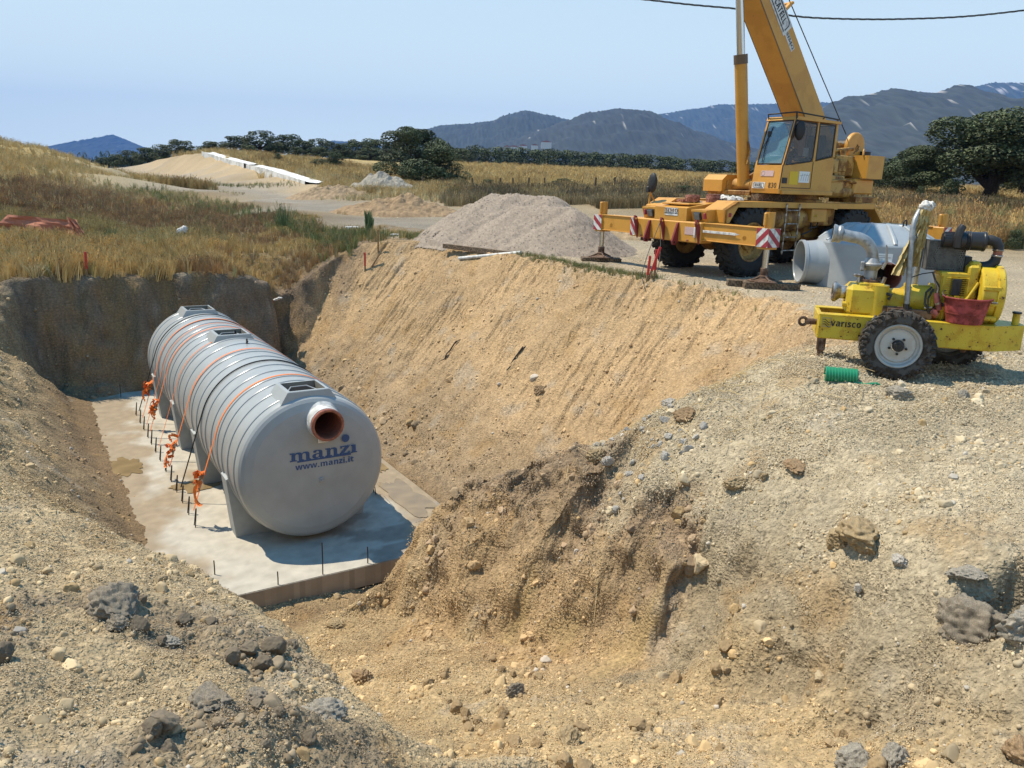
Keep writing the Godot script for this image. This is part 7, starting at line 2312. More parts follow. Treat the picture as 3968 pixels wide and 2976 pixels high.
	# white strips over the sand bank
	for st in STRIPS:
		m = M.new()
		var pts: Array = st[1]
		var w: float = st[2]
		var prev := []
		for i in pts.size() - 1:
			for k in 8:
				var f := k / 8.0
				var p: Vector3 = pts[i].lerp(pts[i + 1], f)
				var d: Vector3 = (pts[i + 1] - pts[i]).normalized()
				var sd := Vector3(-d.z, 0, d.x)
				var row := []
				for e in [-0.5, -0.2, 0.2, 0.5]:
					var q: Vector3 = p + sd * w * e
					row.append(Vector3(q.x, maxf(ground(p.x, p.z) - 0.1, p.y) + (0.03 if absf(e) < 0.3 else 0.12) + 0.03 * n.get_noise_2d(q.x, q.z), q.z))
				if prev:
					for e in 3:
						m.quad_out(prev[e], row[e], row[e + 1], prev[e + 1], (prev[0] + row[3]) * 0.5 - Vector3.UP * 5)
					for e in [0, 3]:
						m.quad_out(prev[e], row[e], row[e] - Vector3.UP * 0.9, prev[e] - Vector3.UP * 0.9, (prev[1] + row[2]) * 0.5 - Vector3.UP * 0.5)
				prev = row
		solo("drainage_channel", m, mats["white_concrete"], st[0], "channel")
	# far houses on the slope
	for h in HOUSES:
		var hs := thing("house", h[0], "house", h[1])
		m = M.new()
		var sz: Vector3 = h[2]
		m.box(Vector3(-sz.x / 2, -6, -sz.z / 2), Vector3(sz.x / 2, sz.y, sz.z / 2), 0.1)
		part(hs, "wall", m, mats["white_plastic"])
		m = M.new()
		m.prism(PackedVector2Array([Vector2(-sz.x / 2 - 0.4, sz.y), Vector2(sz.x / 2 + 0.4, sz.y), Vector2(sz.x / 2 * 0.3, sz.y + 2.0), Vector2(-sz.x / 2 * 0.3, sz.y + 2.0)]), -sz.z / 2 - 0.4, sz.z / 2 + 0.4)
		part(hs, "roof", m, mats["brick_plastic"])

func stakes(says: String, list: Array, top: String) -> void:
	var q0: Array = list[0]
	var at := on(q0[0], q0[1])
	var o := thing("marker_stakes", says, "stakes", at)
	for q in list:
		var p := on(q[0], q[1], -0.08) - at
		var lean: float = q[3]
		var e: Vector3 = p + Vector3(lean * q[2], q[2] + 0.08, 0)
		var d := (e - p).normalized()
		var m := M.new()
		var b := Basis(Vector3(d.y, -d.x, 0), d, Vector3(0, 0, 1))
		m.x = Transform3D(b, p)
		var l := (e - p).length()
		var cut: float = l * (0.4 if q[4] else 1.0)
		m.box(Vector3(-0.022, 0, -0.022), Vector3(0.022, cut, 0.022), 0.003)
		part(o, "stake", m, mats["raw_wood"])
		if q[4]:
			m = M.new()
			m.x = Transform3D(b, p)
			m.box(Vector3(-0.0235, cut - 0.01, -0.0235), Vector3(0.0235, l, 0.0235), 0.003)
			part(o, "painted_top", m, mats["red_paint"])
	if top == "flag":
		var m := M.new()
		for k in 3:
			m.lump(Vector3(0.06 + 0.07 * k, 0.56 + 0.03 * k, -0.05), Vector3(0.07, 0.03, 0.05), fbm, 2, 0.5, Vector3(k * 3.0, 2, 0))
		part(o, "rag", m, mats["white_cloth"])

func build_heap_gravel() -> void:
	var segs := [[Vector2(-0.7, -24.9), Vector2(0.98, -24.1), 1.44, 0.66], [Vector2(0.1, -23.2), Vector2(1.5, -22.3), 1.17, 0.72], [Vector2(-1.4, -25.1), Vector2(-0.6, -24.5), 1.1, 0.66], [Vector2(1.0, -23.6), Vector2(1.6, -23.4), 1.05, 0.62]]
	var n := noise(0.9, 4, 81)
	var f := noise(9.0, 2, 82)
	var m := M.new()
	m.coloured = true
	var W := 190
	var D := 150
	var x0 := -4.6
	var x1 := 4.6
	var z0 := -27.5
	var z1 := -19.4
	var pts := PackedVector3Array()
	var cols := PackedColorArray()
	for j in D + 1:
		for i in W + 1:
			var p := Vector2(lerpf(x0, x1, float(i) / W), lerpf(z0, z1, float(j) / D))
			var h := -1.0
			for s in segs:
				var c := Geometry2D.get_closest_point_to_segment(p, s[0], s[1])
				var d := p.distance_to(c)
				var e: float = s[2] - s[3] * maxf(0.0, d - 0.12) - 0.05 * exp(-d * 5.0)
				h = maxf(h, e) + 0.02 * exp(-absf(h - e) * 8.0)
			h += 0.07 * n.get_noise_2d(p.x, p.y) + 0.05 * n.get_noise_2d(p.x * 0.8 + p.y * 2.6, 7.0) + 0.03 * f.get_noise_2d(p.x, p.y)
			var gr := ground(p.x, p.y)
			if gr < -0.06:
				h = minf(h, gr + 0.03)
			pts.append(Vector3(p.x, h, p.y))
			var c := Color(0.4, 0.325, 0.255) * (1.0 + 0.3 * f.get_noise_2d(p.x * 2.0, p.y * 2.0) + 0.15 * n.get_noise_2d(p.x, p.y))
			c.a = 1
			cols.append(c)
	var nn := PackedVector3Array()
	nn.resize(pts.size())
	for j in range(1, D):
		for i in range(1, W):
			var k := j * (W + 1) + i
			nn[k] = Vector3(-(pts[k + 1].y - pts[k - 1].y) / (2 * (x1 - x0) / W), 1, -(pts[k + W + 1].y - pts[k - W - 1].y) / (2 * (z1 - z0) / D)).normalized()
	var spots := []
	for j in range(1, D - 1):
		for i in range(1, W - 1):
			var k := j * (W + 1) + i
			var q := [k, k + 1, k + W + 2, k + W + 1]
			var top := maxf(maxf(pts[q[0]].y, pts[q[1]].y), maxf(pts[q[2]].y, pts[q[3]].y))
			if top < -0.12 or ground(pts[k].x, pts[k].z) < -0.3:
				continue
			for t in [[q[0], q[1], q[2]], [q[0], q[2], q[3]]]:
				for e in t:
					m.tint = cols[e]
					m.put(pts[e], nn[e])
			if top > 0.0:
				spots.append(k)
	var o := solo("gravel_heap", m, mats["gravel"], "large heap of pinkish grey gravel between road, pit and crane", "gravel heap")
	rng.seed = 83
	var list := []
	for k in 6000:
		var s: int = spots[rng.randi() % spots.size()]
		var r := rng.randf_range(0.006, 0.014)
		var p := pts[s] + Vector3(rng.randf_range(-0.03, 0.03), r * 0.3, rng.randf_range(-0.03, 0.03))
		var g := rng.randf_range(0.78, 1.2)
		list.append([Transform3D(Basis.from_euler(Vector3(rng.randf() * TAU, rng.randf() * TAU, 0)).scaled(Vector3(r, r * 0.8, r * 1.1)), p), Color(0.4 * g, 0.33 * g, 0.26 * g)])
	var mi := scatter(o, "loose_gravel", rock_mesh(3, 1), list, mats["stone"])
	mi.set_meta("kind", "stuff")

var rocks := {}
func rock_mesh(k: int, level: int) -> ArrayMesh:
	var key := k * 10 + level
	if not rocks.has(key):
		var m := M.new()
		m.rock(Vector3.ZERO, Vector3(1.0, 0.78, 0.9), 90 + k, level, 0.25)
		rocks[key] = m.mesh()
	return rocks[key]

func scatter(parent: Node, called: String, mesh: Mesh, list: Array, material: Material) -> MultiMeshInstance3D:
	var mm := MultiMesh.new()
	mm.transform_format = MultiMesh.TRANSFORM_3D
	mm.use_colors = true
	mm.mesh = mesh
	mm.instance_count = list.size()
	for i in list.size():
		mm.set_instance_transform(i, list[i][0])
		mm.set_instance_color(i, list[i][1])
	var o := MultiMeshInstance3D.new()
	o.name = called
	o.multimesh = mm
	o.material_override = material
	parent.add_child(o, true)
	return o

func heap(called: String, says: String, at: Vector3, rx: float, rz: float, h: float, c: Color, rough: float, s: int) -> void:
	var n := noise(0.9, 5, 200 + s)
	var l := noise(2.2, 2, 220 + s, FastNoiseLite.TYPE_CELLULAR)
	l.cellular_return_type = FastNoiseLite.RETURN_DISTANCE
	var m := M.new()
	m.coloured = true
	var W := 70
	var pts := PackedVector3Array()
	for j in W + 1:
		for i in W + 1:
			var u := lerpf(-1.15, 1.15, float(i) / W)
			var v := lerpf(-1.15, 1.15, float(j) / W)
			var x := at.x + u * rx
			var z := at.z + v * rz
			var r := sqrt(u * u + v * v)
			var y := h * (pow(maxf(0.0, 1.0 - r), 0.8) * 1.15 - 0.1) * (1.0 + 0.5 * n.get_noise_2d(x * 0.8, z * 0.8))
			y += rough * (0.35 * n.get_noise_2d(x * 2.0, z * 2.0) - 0.3 * l.get_noise_2d(x, z)) * clampf(1.2 - r, 0, 1)
			pts.append(Vector3(x, ground(x, z) + y, z))
	for j in W:
		for i in W:
			var k := j * (W + 1) + i
			for t in [[k, k + W + 1, k + 1], [k + 1, k + W + 1, k + W + 2]]:
				m.tint = c * (1.0 + 0.5 * n.get_noise_2d(pts[k].x * 4.0, pts[k].z * 4.0))
				m.tint.a = 1.0
				m.tri(pts[t[0]], pts[t[1]], pts[t[2]])
	solo(called, m, mats["gravel"], says, "heap")

# ---------------------------------------------------------------- plants
var crowns := []
const ORDER := ["first", "second", "third", "fourth", "fifth", "sixth", "seventh", "eighth", "ninth", "tenth", "eleventh", "twelfth", "thirteenth", "fourteenth", "fifteenth", "sixteenth", "seventeenth", "eighteenth", "nineteenth", "twentieth", "twenty first", "twenty second", "twenty third", "twenty fourth", "twenty fifth", "twenty sixth", "twenty seventh", "twenty eighth", "twenty ninth", "thirtieth"]

func crown(s: int, leaves: int, size: float, low: float) -> ArrayMesh:
	# a rounded crown of unit width standing on y = 0 .. about 0.8, made of leaf sprays in uneven clumps
	rng.seed = s
	var lobes := []
	for k in 26:
		var a := rng.randf() * TAU
		var h := rng.randf()
		var r := sqrt(rng.randf()) * 0.4 * (1.0 - 0.5 * h * h)
		var rad := rng.randf_range(0.09, 0.17)
		lobes.append([Vector3(cos(a) * r, low + 0.1 + h * (0.62 - low), sin(a) * r), Vector3(rad * rng.randf_range(0.9, 1.4), rad * rng.randf_range(0.7, 1.0), rad * rng.randf_range(0.9, 1.4)), rng.randf_range(0.75, 1.3)])
	lobes.append([Vector3(0, 0.38, 0), Vector3(0.3, 0.24, 0.3), 0.8])
	var m := M.new()
	m.coloured = true
	for k in leaves:
		var l: Array = lobes[rng.randi() % lobes.size()]
		var d := Vector3(rng.randfn(), rng.randfn() + 0.25, rng.randfn()).normalized()
		var p: Vector3 = l[0] + l[1] * d * (1.0 - 0.35 * rng.randf() * rng.randf())
		if p.y < low * 0.8:
			continue
		var n := (d + Vector3(rng.randfn(), rng.randfn(), rng.randfn()) * 0.55).normalized()
		var u := n.cross(Vector3(rng.randfn(), rng.randfn(), rng.randfn())).normalized()
		var v := n.cross(u)
		var z := size * rng.randf_range(0.6, 1.35)
		var g: float = l[2] * rng.randf_range(0.7, 1.35)
		m.tint = Color(0.062 * g, 0.08 * g, 0.032 * g)
		var bendv := n * z * 0.25
		m.tri(p - u * z, p - v * z * 0.55 + bendv, p + u * z * 0.9)
		m.tri(p + u * z * 0.9, p + v * z * 0.6 + bendv, p - u * z)
	return m.mesh()

func tree(called: String, says: String, at: Vector3, h: float, w: float, group: String, kind: int, turn: float, trunk := 0.16, lean := 0.0) -> void:
	var o := thing(called, says, "tree", at, turn, group)
	var m := M.new()
	var tr := maxf(0.05, w * 0.035)
	var top := h * 0.55
	m.tube([Vector3(0, -0.3, 0), Vector3(0.02 * w, h * 0.1, 0), Vector3(lean * 0.5 * w, h * 0.25, 0.02 * w), Vector3(lean * w * 0.6, top, 0)], [tr * 1.5, tr * 1.1, tr * 0.95, tr * 0.4], 10)
	for k in 4:
		var a := TAU * k / 4 + turn
		m.tube([Vector3(lean * 0.4 * w, h * 0.22, 0), Vector3(cos(a) * w * 0.14, h * 0.42, sin(a) * w * 0.14), Vector3(cos(a) * w * 0.3, h * 0.6, sin(a) * w * 0.3)], [tr * 0.7, tr * 0.45, tr * 0.15], 7)
	part(o, "trunk", m, mats["bark"])
	var c := MeshInstance3D.new()
	c.name = "crown"
	c.mesh = crowns[kind]
	c.material_override = mats["leaf"]
	c.scale = Vector3(w, (h * (1.0 - trunk)) / 0.8, w)
	c.position = Vector3(lean * 0.3 * w, h * trunk, 0)
	o.add_child(c, true)

func build_trees() -> void:
	crowns = [crown(301, 4200, 0.022, 0.0), crown(302, 4200, 0.024, 0.04), crown(303, 20000, 0.0125, 0.0), crown(304, 26000, 0.0125, 0.04), crown(305, 1500, 0.04, 0.0)]
	var i := 0
	var nth := {}
	for t in TREES:
		var g := ground(t[1].x, t[1].z)
		var h: float = t[1].y - g
		var a: String = t[0]
		i += 1
		if a == "row" or a == "hill" or a == "far" or a == "wood":
			nth[a] = nth.get(a, -1) + 1
		if a == "row":
			tree("oak_tree", ORDER[nth[a]] + " tree from the left in the dense dark row beyond the golden field", Vector3(t[1].x, g, t[1].z), h, t[2], "trees in the row beyond the field", i % 2, i * 1.7, 0.02)
		elif a == "hill":
			tree("oak_tree", ORDER[nth[a]] + " dark oak from the left on the skyline behind the sand bank", Vector3(t[1].x, g, t[1].z), h, t[2], "oaks behind the sand bank", i % 2, i * 2.1, 0.06)
		elif a == "far":
			tree("far_tree", ORDER[nth[a]] + " small bluish tree from the left on the far plain below the twin peaks", Vector3(t[1].x, g, t[1].z), h, t[2], "far trees on the left plain", 4, i * 2.1, 0.0)
		elif a == "wood":
			tree("scrub_tree", ORDER[nth[a]] + " grey green tree from the left in the thicket behind the crane's rear end", Vector3(t[1].x, g, t[1].z), h, t[2], "thicket right of the crane", i % 2, i * 2.1, 0.0)
		elif a == "bush":
			var o := thing("bush", t[3], "bush", Vector3(t[1].x, g, t[1].z), i * 1.3)
			var c := MeshInstance3D.new()
			c.name = "foliage"
			c.mesh = crowns[i % 2]
			c.material_override = mats["leaf"]
			c.scale = Vector3(t[2], h / 0.75, t[2] * 0.8)
			o.add_child(c, true)
		else:
			tree("cork_oak", a, Vector3(t[1].x, g, t[1].z), h, t[2], "", t[3], t[4], t[5], t[6])
	for p in POSTS:
		var at := Vector3(p[0].x, ground(p[0].x, p[0].z), p[0].z)
		var m := M.new()
		var h: float = p[1]
		m.tube([Vector3(0, -0.2, 0), Vector3(0.02, h * 0.5, 0.01), Vector3(0.01 + 0.04 * sin(at.x * 3.0), h, 0)], [0.075, 0.07, 0.06], 8)
		solo("fence_post", m, mats["old_wood"], p[2], "fence post", at, at.x, p[3])

func tuft(s: int, blades: int, spread: float, thick: float, heads: bool) -> ArrayMesh:
	rng.seed = s
	var m := M.new()
	m.coloured = true
	for k in blades:
		var a := rng.randf() * TAU
		var r := spread * sqrt(rng.randf())
		var p := Vector3(cos(a) * r * 0.6, -0.05, sin(a) * r * 0.6)
		var tip := Vector3(cos(a) * r * 1.6, rng.randf_range(0.55, 1.0), sin(a) * r * 1.6)
		var mid := p.lerp(tip, 0.55) + Vector3(-cos(a) * r * 0.3, 0.1, -sin(a) * r * 0.3)
		var sd := Vector3(-sin(a + 0.6), 0, cos(a + 0.6)) * thick * rng.randf_range(0.6, 1.2)
		var g := rng.randf_range(0.75, 1.2)
		m.tint = Color(g, g, g)
		var n := sd.cross(tip - p).normalized()
		m.tri_n(p - sd, p + sd, mid + sd * 0.8, n, n, n)
		m.tri_n(p - sd, mid + sd * 0.8, mid - sd * 0.8, n, n, n)
		m.tri_n(mid - sd * 0.8, mid + sd * 0.8, tip, n, n, n)
		if heads and k % 3 == 0:
			m.tint = Color(g * 0.9, g * 0.75, g * 0.6)
			m.tri_n(tip + Vector3(0, 0.06, 0), tip - sd * 2.5 - Vector3(0, 0.05, 0), tip + sd * 2.5 - Vector3(0, 0.05, 0), n, n, n)
	return m.mesh()

func build_grass() -> void:
	var zg := zone_keys.find("g")
	var zG := zone_keys.find("G")
	var zh := zone_keys.find("h")
	var zp := zone_keys.find("p")
	var zc := zone_keys.find("c")
	var meshes := [tuft(401, 16, 0.3, 0.016, true), tuft(402, 14, 0.22, 0.013, true), tuft(403, 18, 0.4, 0.02, false)]
	var n := noise(0.12, 4, 410)
	var n2 := noise(0.5, 3, 411)
	# [x0, x1, z0, z1, tries, low, high, palette]
	var beds := [
		["dry_grass", "dry golden and rusty grass and weeds covering the slope beyond the back wall", -26.0, -3.0, -34.0, -18.0, 42000, 0.14, 0.5, 0],
		["dry_grass", "taller dry grass and brown weeds rising towards the left hill and the road", -50.0, -4.0, -66.0, -33.0, 44000, 0.22, 0.65, 0],
		["field_grass", "pale golden grass of the wide field beyond the gravel heap", -12.0, 62.0, -150.0, -46.0, 30000, 0.3, 0.7, 1],
		["tall_weeds", "band of dark dry weeds between the yard and the golden field", -4.0, 24.0, -54.0, -38.0, 14000, 0.3, 0.75, 2],
		["rusty_weeds", "rust brown weeds on the right behind the pump trailer", 10.0, 44.0, -52.0, -27.5, 22000, 0.3, 0.75, 3],
		["bank_grass", "dry tufts on the hill behind the sand bank", -46.0, -4.0, -110.0, -52.0, 14000, 0.3, 0.7, 1],
	]
	var bed_no := 0
	for b in beds:
		rng.seed = 420 + bed_no
		var lists := [[], [], []]
		for k in b[6]:
			var u := rng.randf()
			var x: float = lerpf(b[2], b[3], rng.randf())
			var z: float = lerpf(b[5], b[4], u * u if bed_no > 0 else u)
			var c := cell(x, z)
			var zo := land_zone[c]
			if zo != zg and zo != zG and zo != zh:
				continue
			if land_n[c].y < 0.55:
				continue
			var dist := Vector2(x, z).length()
			if bed_no == 5 and zo == zh:
				continue
			var v := n.get_noise_2d(x * 2.0, z * 2.0)
			var w := n2.get_noise_2d(x, z)
			var h := rng.randf_range(b[7], b[8]) * (1.0 + 0.6 * v)
			if bed_no < 2:
				# short beside the road
				var road := 1e9
				for e in ROAD.size() - 1:
					road = minf(road, Geometry2D.get_closest_point_to_segment(Vector2(x, z), ROAD[e], ROAD[e + 1]).distance_to(Vector2(x, z)))
				if road < 0.8:
					continue
				h *= clampf(0.25 + road / 14.0, 0.25, 1.0)
			var gold := Color(0.66, 0.48, 0.2)
			var straw := Color(0.66, 0.54, 0.3)
			var rust := Color(0.43, 0.265, 0.12)
			var brown := Color(0.3, 0.2, 0.11)
			var green := Color(0.3, 0.285, 0.12)
			var col := gold
			match b[9]:
				0:
					# gold along the edge, an olive belt, then brown and rust, straw up the hill
					var belt := z + 3.0 * v + 1.5 * w - 0.35 * (x + 14.0)
					col = gold.lerp(green, 0.5 * smoothstep(-24.5, -26.5, belt) * smoothstep(-8.0, -11.0, x + 3.0 * v)).lerp(brown if rng.randf() < 0.5 else rust, smoothstep(-28.0, -31.0, belt))
					if x > -9.0:
						col = gold.lerp(rust, smoothstep(-0.2, 0.3, w + v))
					col = col.lerp(straw, smoothstep(-37.0, -43.0, belt))
					if rng.randf() < 0.22:
						col = [gold, green, brown, straw][rng.randi() % 4]
					if zo == zh:
						col = straw.lerp(gold, rng.randf()).lerp(green, 0.3 if w > 0.2 else 0.0)
				1:
					col = Color(0.62, 0.47, 0.21).lerp(Color(0.42, 0.3, 0.13), smoothstep(0.1, 0.4, v))
				2:
					col = Color(0.36, 0.28, 0.15).lerp(Color(0.2, 0.155, 0.09), smoothstep(-0.15, 0.25, v + 0.3 * w))
					if rng.randf() < 0.08:
						col = green
				3:
					col = rust.lerp(gold, smoothstep(-0.1, 0.3, w))
					if w < -0.3:
						col = green
			col *= rng.randf_range(0.75, 1.25)
			col.a = 1
			var s := h * rng.randf_range(0.75, 1.35)
			if dist > 70.0:
				s *= 1.6
			lists[rng.randi() % 3].append([Transform3D(Basis(Vector3.UP, rng.randf() * TAU).scaled(Vector3(s, h, s)).rotated(Vector3(cos(k), 0, sin(k)), rng.randf_range(-0.25, 0.25)), on(x, z)), col])
		var o := Node3D.new()
		o.name = b[0]
		add_child(o, true)
		tag(o, b[1], "grass", "", "stuff")
		for q in 3:
			if lists[q].size():
				var mi := scatter(o, "tufts", meshes[q], lists[q], mats["grass"])
				mi.set_meta("kind", "stuff")
		bed_no += 1
	# green weeds along the rim of the pit and the road edge
	rng.seed = 470
	var lists := [[], [], []]
	for line in GREEN:
		var pts: Array = line[0]
		for k in line[1]:
			var f := rng.randf() * (pts.size() - 1)
			var i := int(f)
			var p: Vector3 = pts[i].lerp(pts[i + 1], f - i)
			p += Vector3(rng.randfn(), 0, rng.randfn()) * line[2]
			var h := rng.randf_range(line[3], line[4])
			var g := rng.randf_range(0.7, 1.3)
			lists[rng.randi() % 3].append([Transform3D(Basis(Vector3.UP, rng.randf() * TAU).scaled(Vector3(h * 1.1, h, h * 1.1)), on(p.x, p.z)), Color(0.2 * g, 0.23 * g, 0.08 * g) if rng.randf() < 0.7 else Color(0.4 * g, 0.31 * g, 0.14 * g)])
	var o := Node3D.new()
	o.name = "green_weeds"
	add_child(o, true)
	tag(o, "low green weeds along the pit rim and the road verge", "weeds", "", "stuff")
	for q in 3:
		var mi := scatter(o, "sprigs", meshes[q], lists[q], mats["grass"])
		mi.set_meta("kind", "stuff")
	# single weeds one can tell apart
	for q in [[Vector3(-4.75, 0, -26.0), 0.9, 0.14, "tall dark green mullein spikes behind the plain stake at the slope's far corner"], [Vector3(-8.7, 0, -30.3), 1.0, 0.4, "pale green feathery bush on the road verge at the top of the grass"], [Vector3(-13.4, 0, -26.6), 0.55, 0.25, "clump of grey green reeds beside the orange netting"], [Vector3(-11.8, 0, -19.6), 0.35, 0.3, "pale straw tuft hanging over the left end of the back wall"]]:
		var t := M.new()
		t.coloured = true
		rng.seed = int(q[1] * 100)
		var green: bool = q[1] != 0.35
		for k in 60:
			var a := rng.randf() * TAU
			var r: float = q[2] * rng.randf()
			var p := Vector3(cos(a) * r * 0.4, -0.05, sin(a) * r * 0.4)
			var e := Vector3(cos(a) * r * 1.3, q[1] * rng.randf_range(0.5, 1.0), sin(a) * r * 1.3)
			var g := rng.randf_range(0.7, 1.3)
			t.tint = Color(0.1 * g, 0.15 * g, 0.06 * g) if green else Color(0.6 * g, 0.52 * g, 0.3 * g)
			var w := 0.02 if q[2] < 0.2 else 0.008
			t.tube([p, p.lerp(e, 0.5) + Vector3(0, 0.05, 0), e], [w * 0.7, w, w * 0.3], 4, false)
		solo("tall_weed", t, mats["grass"], q[3], "weed", on(q[0].x, q[0].z))
	# loose straw on the rubble at the right end of the slope and on the left bank
	var st := M.new()
	st.coloured = true
	rng.seed = 480
	for k in 420:
		var c := Vector3(2.1, 0, -9.3) if k < 300 else Vector3(-4.35, 0, -6.4)
		var p := c + Vector3(rng.randfn() * 0.55, 0, rng.randfn() * 0.45)
		if k % 5 == 0 and k < 300:
			p = Vector3(rng.randf_range(0.8, 4.0), 0, rng.randf_range(-9.0, -7.5))
		var a := rng.randf() * TAU
		var l := rng.randf_range(0.08, 0.32)
		var q := p + Vector3(cos(a), 0, sin(a)) * l
		var A := on(p.x, p.z, 0.01)
		var B := on(q.x, q.z, rng.randf_range(0.01, 0.09))
		var g := rng.randf_range(0.7, 1.2)
		st.tint = Color(0.62 * g, 0.47 * g, 0.24 * g)
		st.tube([A, A.lerp(B, 0.5) + Vector3(0, 0.025, 0), B], 0.0028, 4, false)
	solo("loose_straw", st, mats["grass"], "scattered straw stalks on the dug earth", "straw", Vector3.ZERO, 0.0, "", "stuff")
	# dry roots on the tan slope
	for q in [[Vector3(-1.35, 0, -18.6), "dark forked root sticking out of the middle of the tan slope"], [Vector3(0.2, 0, -16.6), "small dark root lower on the tan slope"]]:
		var m := M.new()
		var p: Vector3 = q[0]
		var pts := []
		for k in 9:
			var f := k / 8.0
			pts.append(on(p.x - 0.35 * f + 0.04 * sin(f * 9.0), p.z + 0.3 * f, 0.05 + 0.03 * sin(f * 7.0)))
		m.tube(pts, [0.02, 0.022, 0.02, 0.018, 0.016, 0.015, 0.013, 0.01, 0.005], 6)
		m.tube([pts[2], pts[2] + Vector3(0.12, 0.1, -0.06), pts[2] + Vector3(0.3, 0.12, -0.03)], [0.014, 0.01, 0.005], 6)
		solo("root", m, mats["bark"], q[1], "root")

# ---------------------------------------------------------------- stones and clods
func build_stones() -> void:
	var keys := {}
	for k in zone_keys.size():
		keys[k] = zone_keys[k]
	# [tries, x0, x1, z0, z1, size low, size high, zones: chance]
	var sets := [
		[150000, -6.0, 6.6, -11.0, -1.7, 0.004, 0.013, {"m": 0.5, "t": 0.5, "r": 0.8, "d": 0.8, "u": 0.55, "n": 0.5, "D": 0.8, "k": 0.4}, 1],
		[26000, -6.0, 6.6, -12.0, -1.7, 0.012, 0.03, {"m": 0.3, "t": 0.4, "r": 0.5, "d": 0.9, "u": 0.3, "n": 0.5, "D": 0.9, "k": 0.4}, 1],
		[7000, -6.0, 6.6, -12.0, -1.7, 0.03, 0.065, {"m": 0.16, "t": 0.17, "r": 0.1, "d": 0.6, "u": 0.16, "n": 0.15, "D": 0.5, "k": 0.3}, 2],
		[700, -2.5, 4.0, -11.0, -3.5, 0.05, 0.1, {"n": 0.12, "D": 0.6, "u": 0.05}, 3],
		[26000, -13.0, 6.0, -24.0, -8.0, 0.015, 0.045, {"k": 0.6, "s": 0.25, "q": 0.7, "f": 0.35, "W": 0.6, "w": 0.1, "t": 0.4, "p": 0.03, "c": 0.2}, 1],
		[1500, -13.0, 6.0, -24.0, -8.0, 0.05, 0.13, {"k": 0.35, "s": 0.08, "q": 0.6, "W": 0.9, "f": 0.08}, 2],
		[26000, -6.0, 24.0, -36.0, -9.5, 0.008, 0.03, {"p": 0.6, "o": 0.4}, 1],
	]
	var no := 0
	var parent := Node3D.new()
	parent.name = "loose_stones"
	add_child(parent, true)
	tag(parent, "loose clods and small stones strewn over the dug earth", "stones", "", "stuff")
	for s in sets:
		rng.seed = 500 + no
		var lists := [[], [], [], []]
		for i in s[0]:
			var x := rng.randf_range(s[1], s[2])
			var z := rng.randf_range(s[3], s[4])
			# more clods in some places than in others
			var k := cell(x, z)
			var z_name: String = keys[land_zone[k]]
			if not s[7].has(z_name):
				continue
			var dens := clampf(0.55 + 1.6 * fbm.get_noise_2d(x * 0.5, z * 0.5), 0.06, 1.4)
			if rng.randf() > s[7][z_name] * dens:
				continue
			var q := rng.randf()
			var r: float = lerpf(s[5], s[6], q * q)
			var base: Color = ZONES[z_name][0]
			var g := rng.randf_range(0.7, 1.25)
			var col := base * g
			var pick := rng.randf()
			if pick < 0.045:
				col = base.lerp(Color(0.5, 0.47, 0.42), 0.7) * minf(g, 1.05)
			elif pick < 0.2:
				col = Color(0.45, 0.31, 0.15) * g
			elif pick < 0.3:
				col = base * 0.62
			col.a = 1
			var p := land_p[k].lerp(land_p[k + nx + 1], rng.randf()) + land_n[k] * r * 0.02
			lists[rng.randi() % 4].append([Transform3D(Basis.from_euler(Vector3(rng.randf() * TAU, rng.randf() * TAU, rng.randf() * TAU)).scaled(Vector3.ONE * r), p), col])
		for q in 4:
			if lists[q].size():
				var mi := scatter(parent, "stones", rock_mesh(q, s[8]), lists[q], mats["stone"])
				mi.set_meta("kind", "stuff")
		no += 1
	# fine grit: crumbs in small patches, thick in some places and thin in others
	var grit := []
	for v in 4:
		rng.seed = 620 + v
		var m := M.new()
		for k in 46:
			var a := rng.randf() * TAU
			var d := 0.1 * sqrt(rng.randf())
			var r := lerpf(0.0014, 0.0058, pow(rng.randf(), 2.4))
			m.rock(Vector3(cos(a) * d, r * 0.15, sin(a) * d), Vector3(r, r * 0.85, r * 0.95), 900 + v * 50 + k, 1, 0.2)
		grit.append(m.mesh())
	for s in [[34000, -5.0, 5.0, -8.0, -1.7, 1.0, {"m": 0.9, "t": 0.9, "r": 1.0, "d": 1.0, "u": 0.8, "n": 0.5, "D": 0.9, "b": 0.1, "k": 0.7}], [26000, -6.5, 7.0, -13.0, -7.0, 1.5, {"m": 0.9, "t": 0.9, "r": 1.0, "d": 1.0, "u": 0.7, "n": 0.5, "D": 0.9, "k": 0.8, "s": 0.25, "q": 0.7}], [9000, -13.0, 2.0, -24.0, -10.0, 2.4, {"k": 0.9, "q": 0.8, "s": 0.2, "W": 0.8, "c": 0.6}]]:
		rng.seed = 640 + int(s[5] * 10)
		var lists := [[], [], [], []]
		for i in s[0]:
			var x := rng.randf_range(s[1], s[2])
			var z := rng.randf_range(s[3], s[4])
			var k := cell(x, z)
			var zn: String = keys[land_zone[k]]
			if not s[6].has(zn) or rng.randf() > s[6][zn] * 0.6 * clampf(0.45 + 1.9 * fbm.get_noise_2d(x * 0.8 + 30.0, z * 0.8), 0.08, 1.0):
				continue
			var n := land_n[k]
			var t := n.cross(Vector3(sin(i * 2.1), 0.2, cos(i * 2.1))).normalized()
			var sc: float = s[5] * rng.randf_range(0.7, 1.25)
			var base: Color = ZONES[zn][0]
			var g := rng.randf_range(0.78, 1.12)
			var col := (base * g).lerp(Color(0.5, 0.43, 0.33), 0.25 * rng.randf())
			col.a = 1.0
			var b := Basis(t, n, t.cross(n)).scaled_local(Vector3.ONE * sc)
			lists[i % 4].append([Transform3D(b, land_p[k]), col])
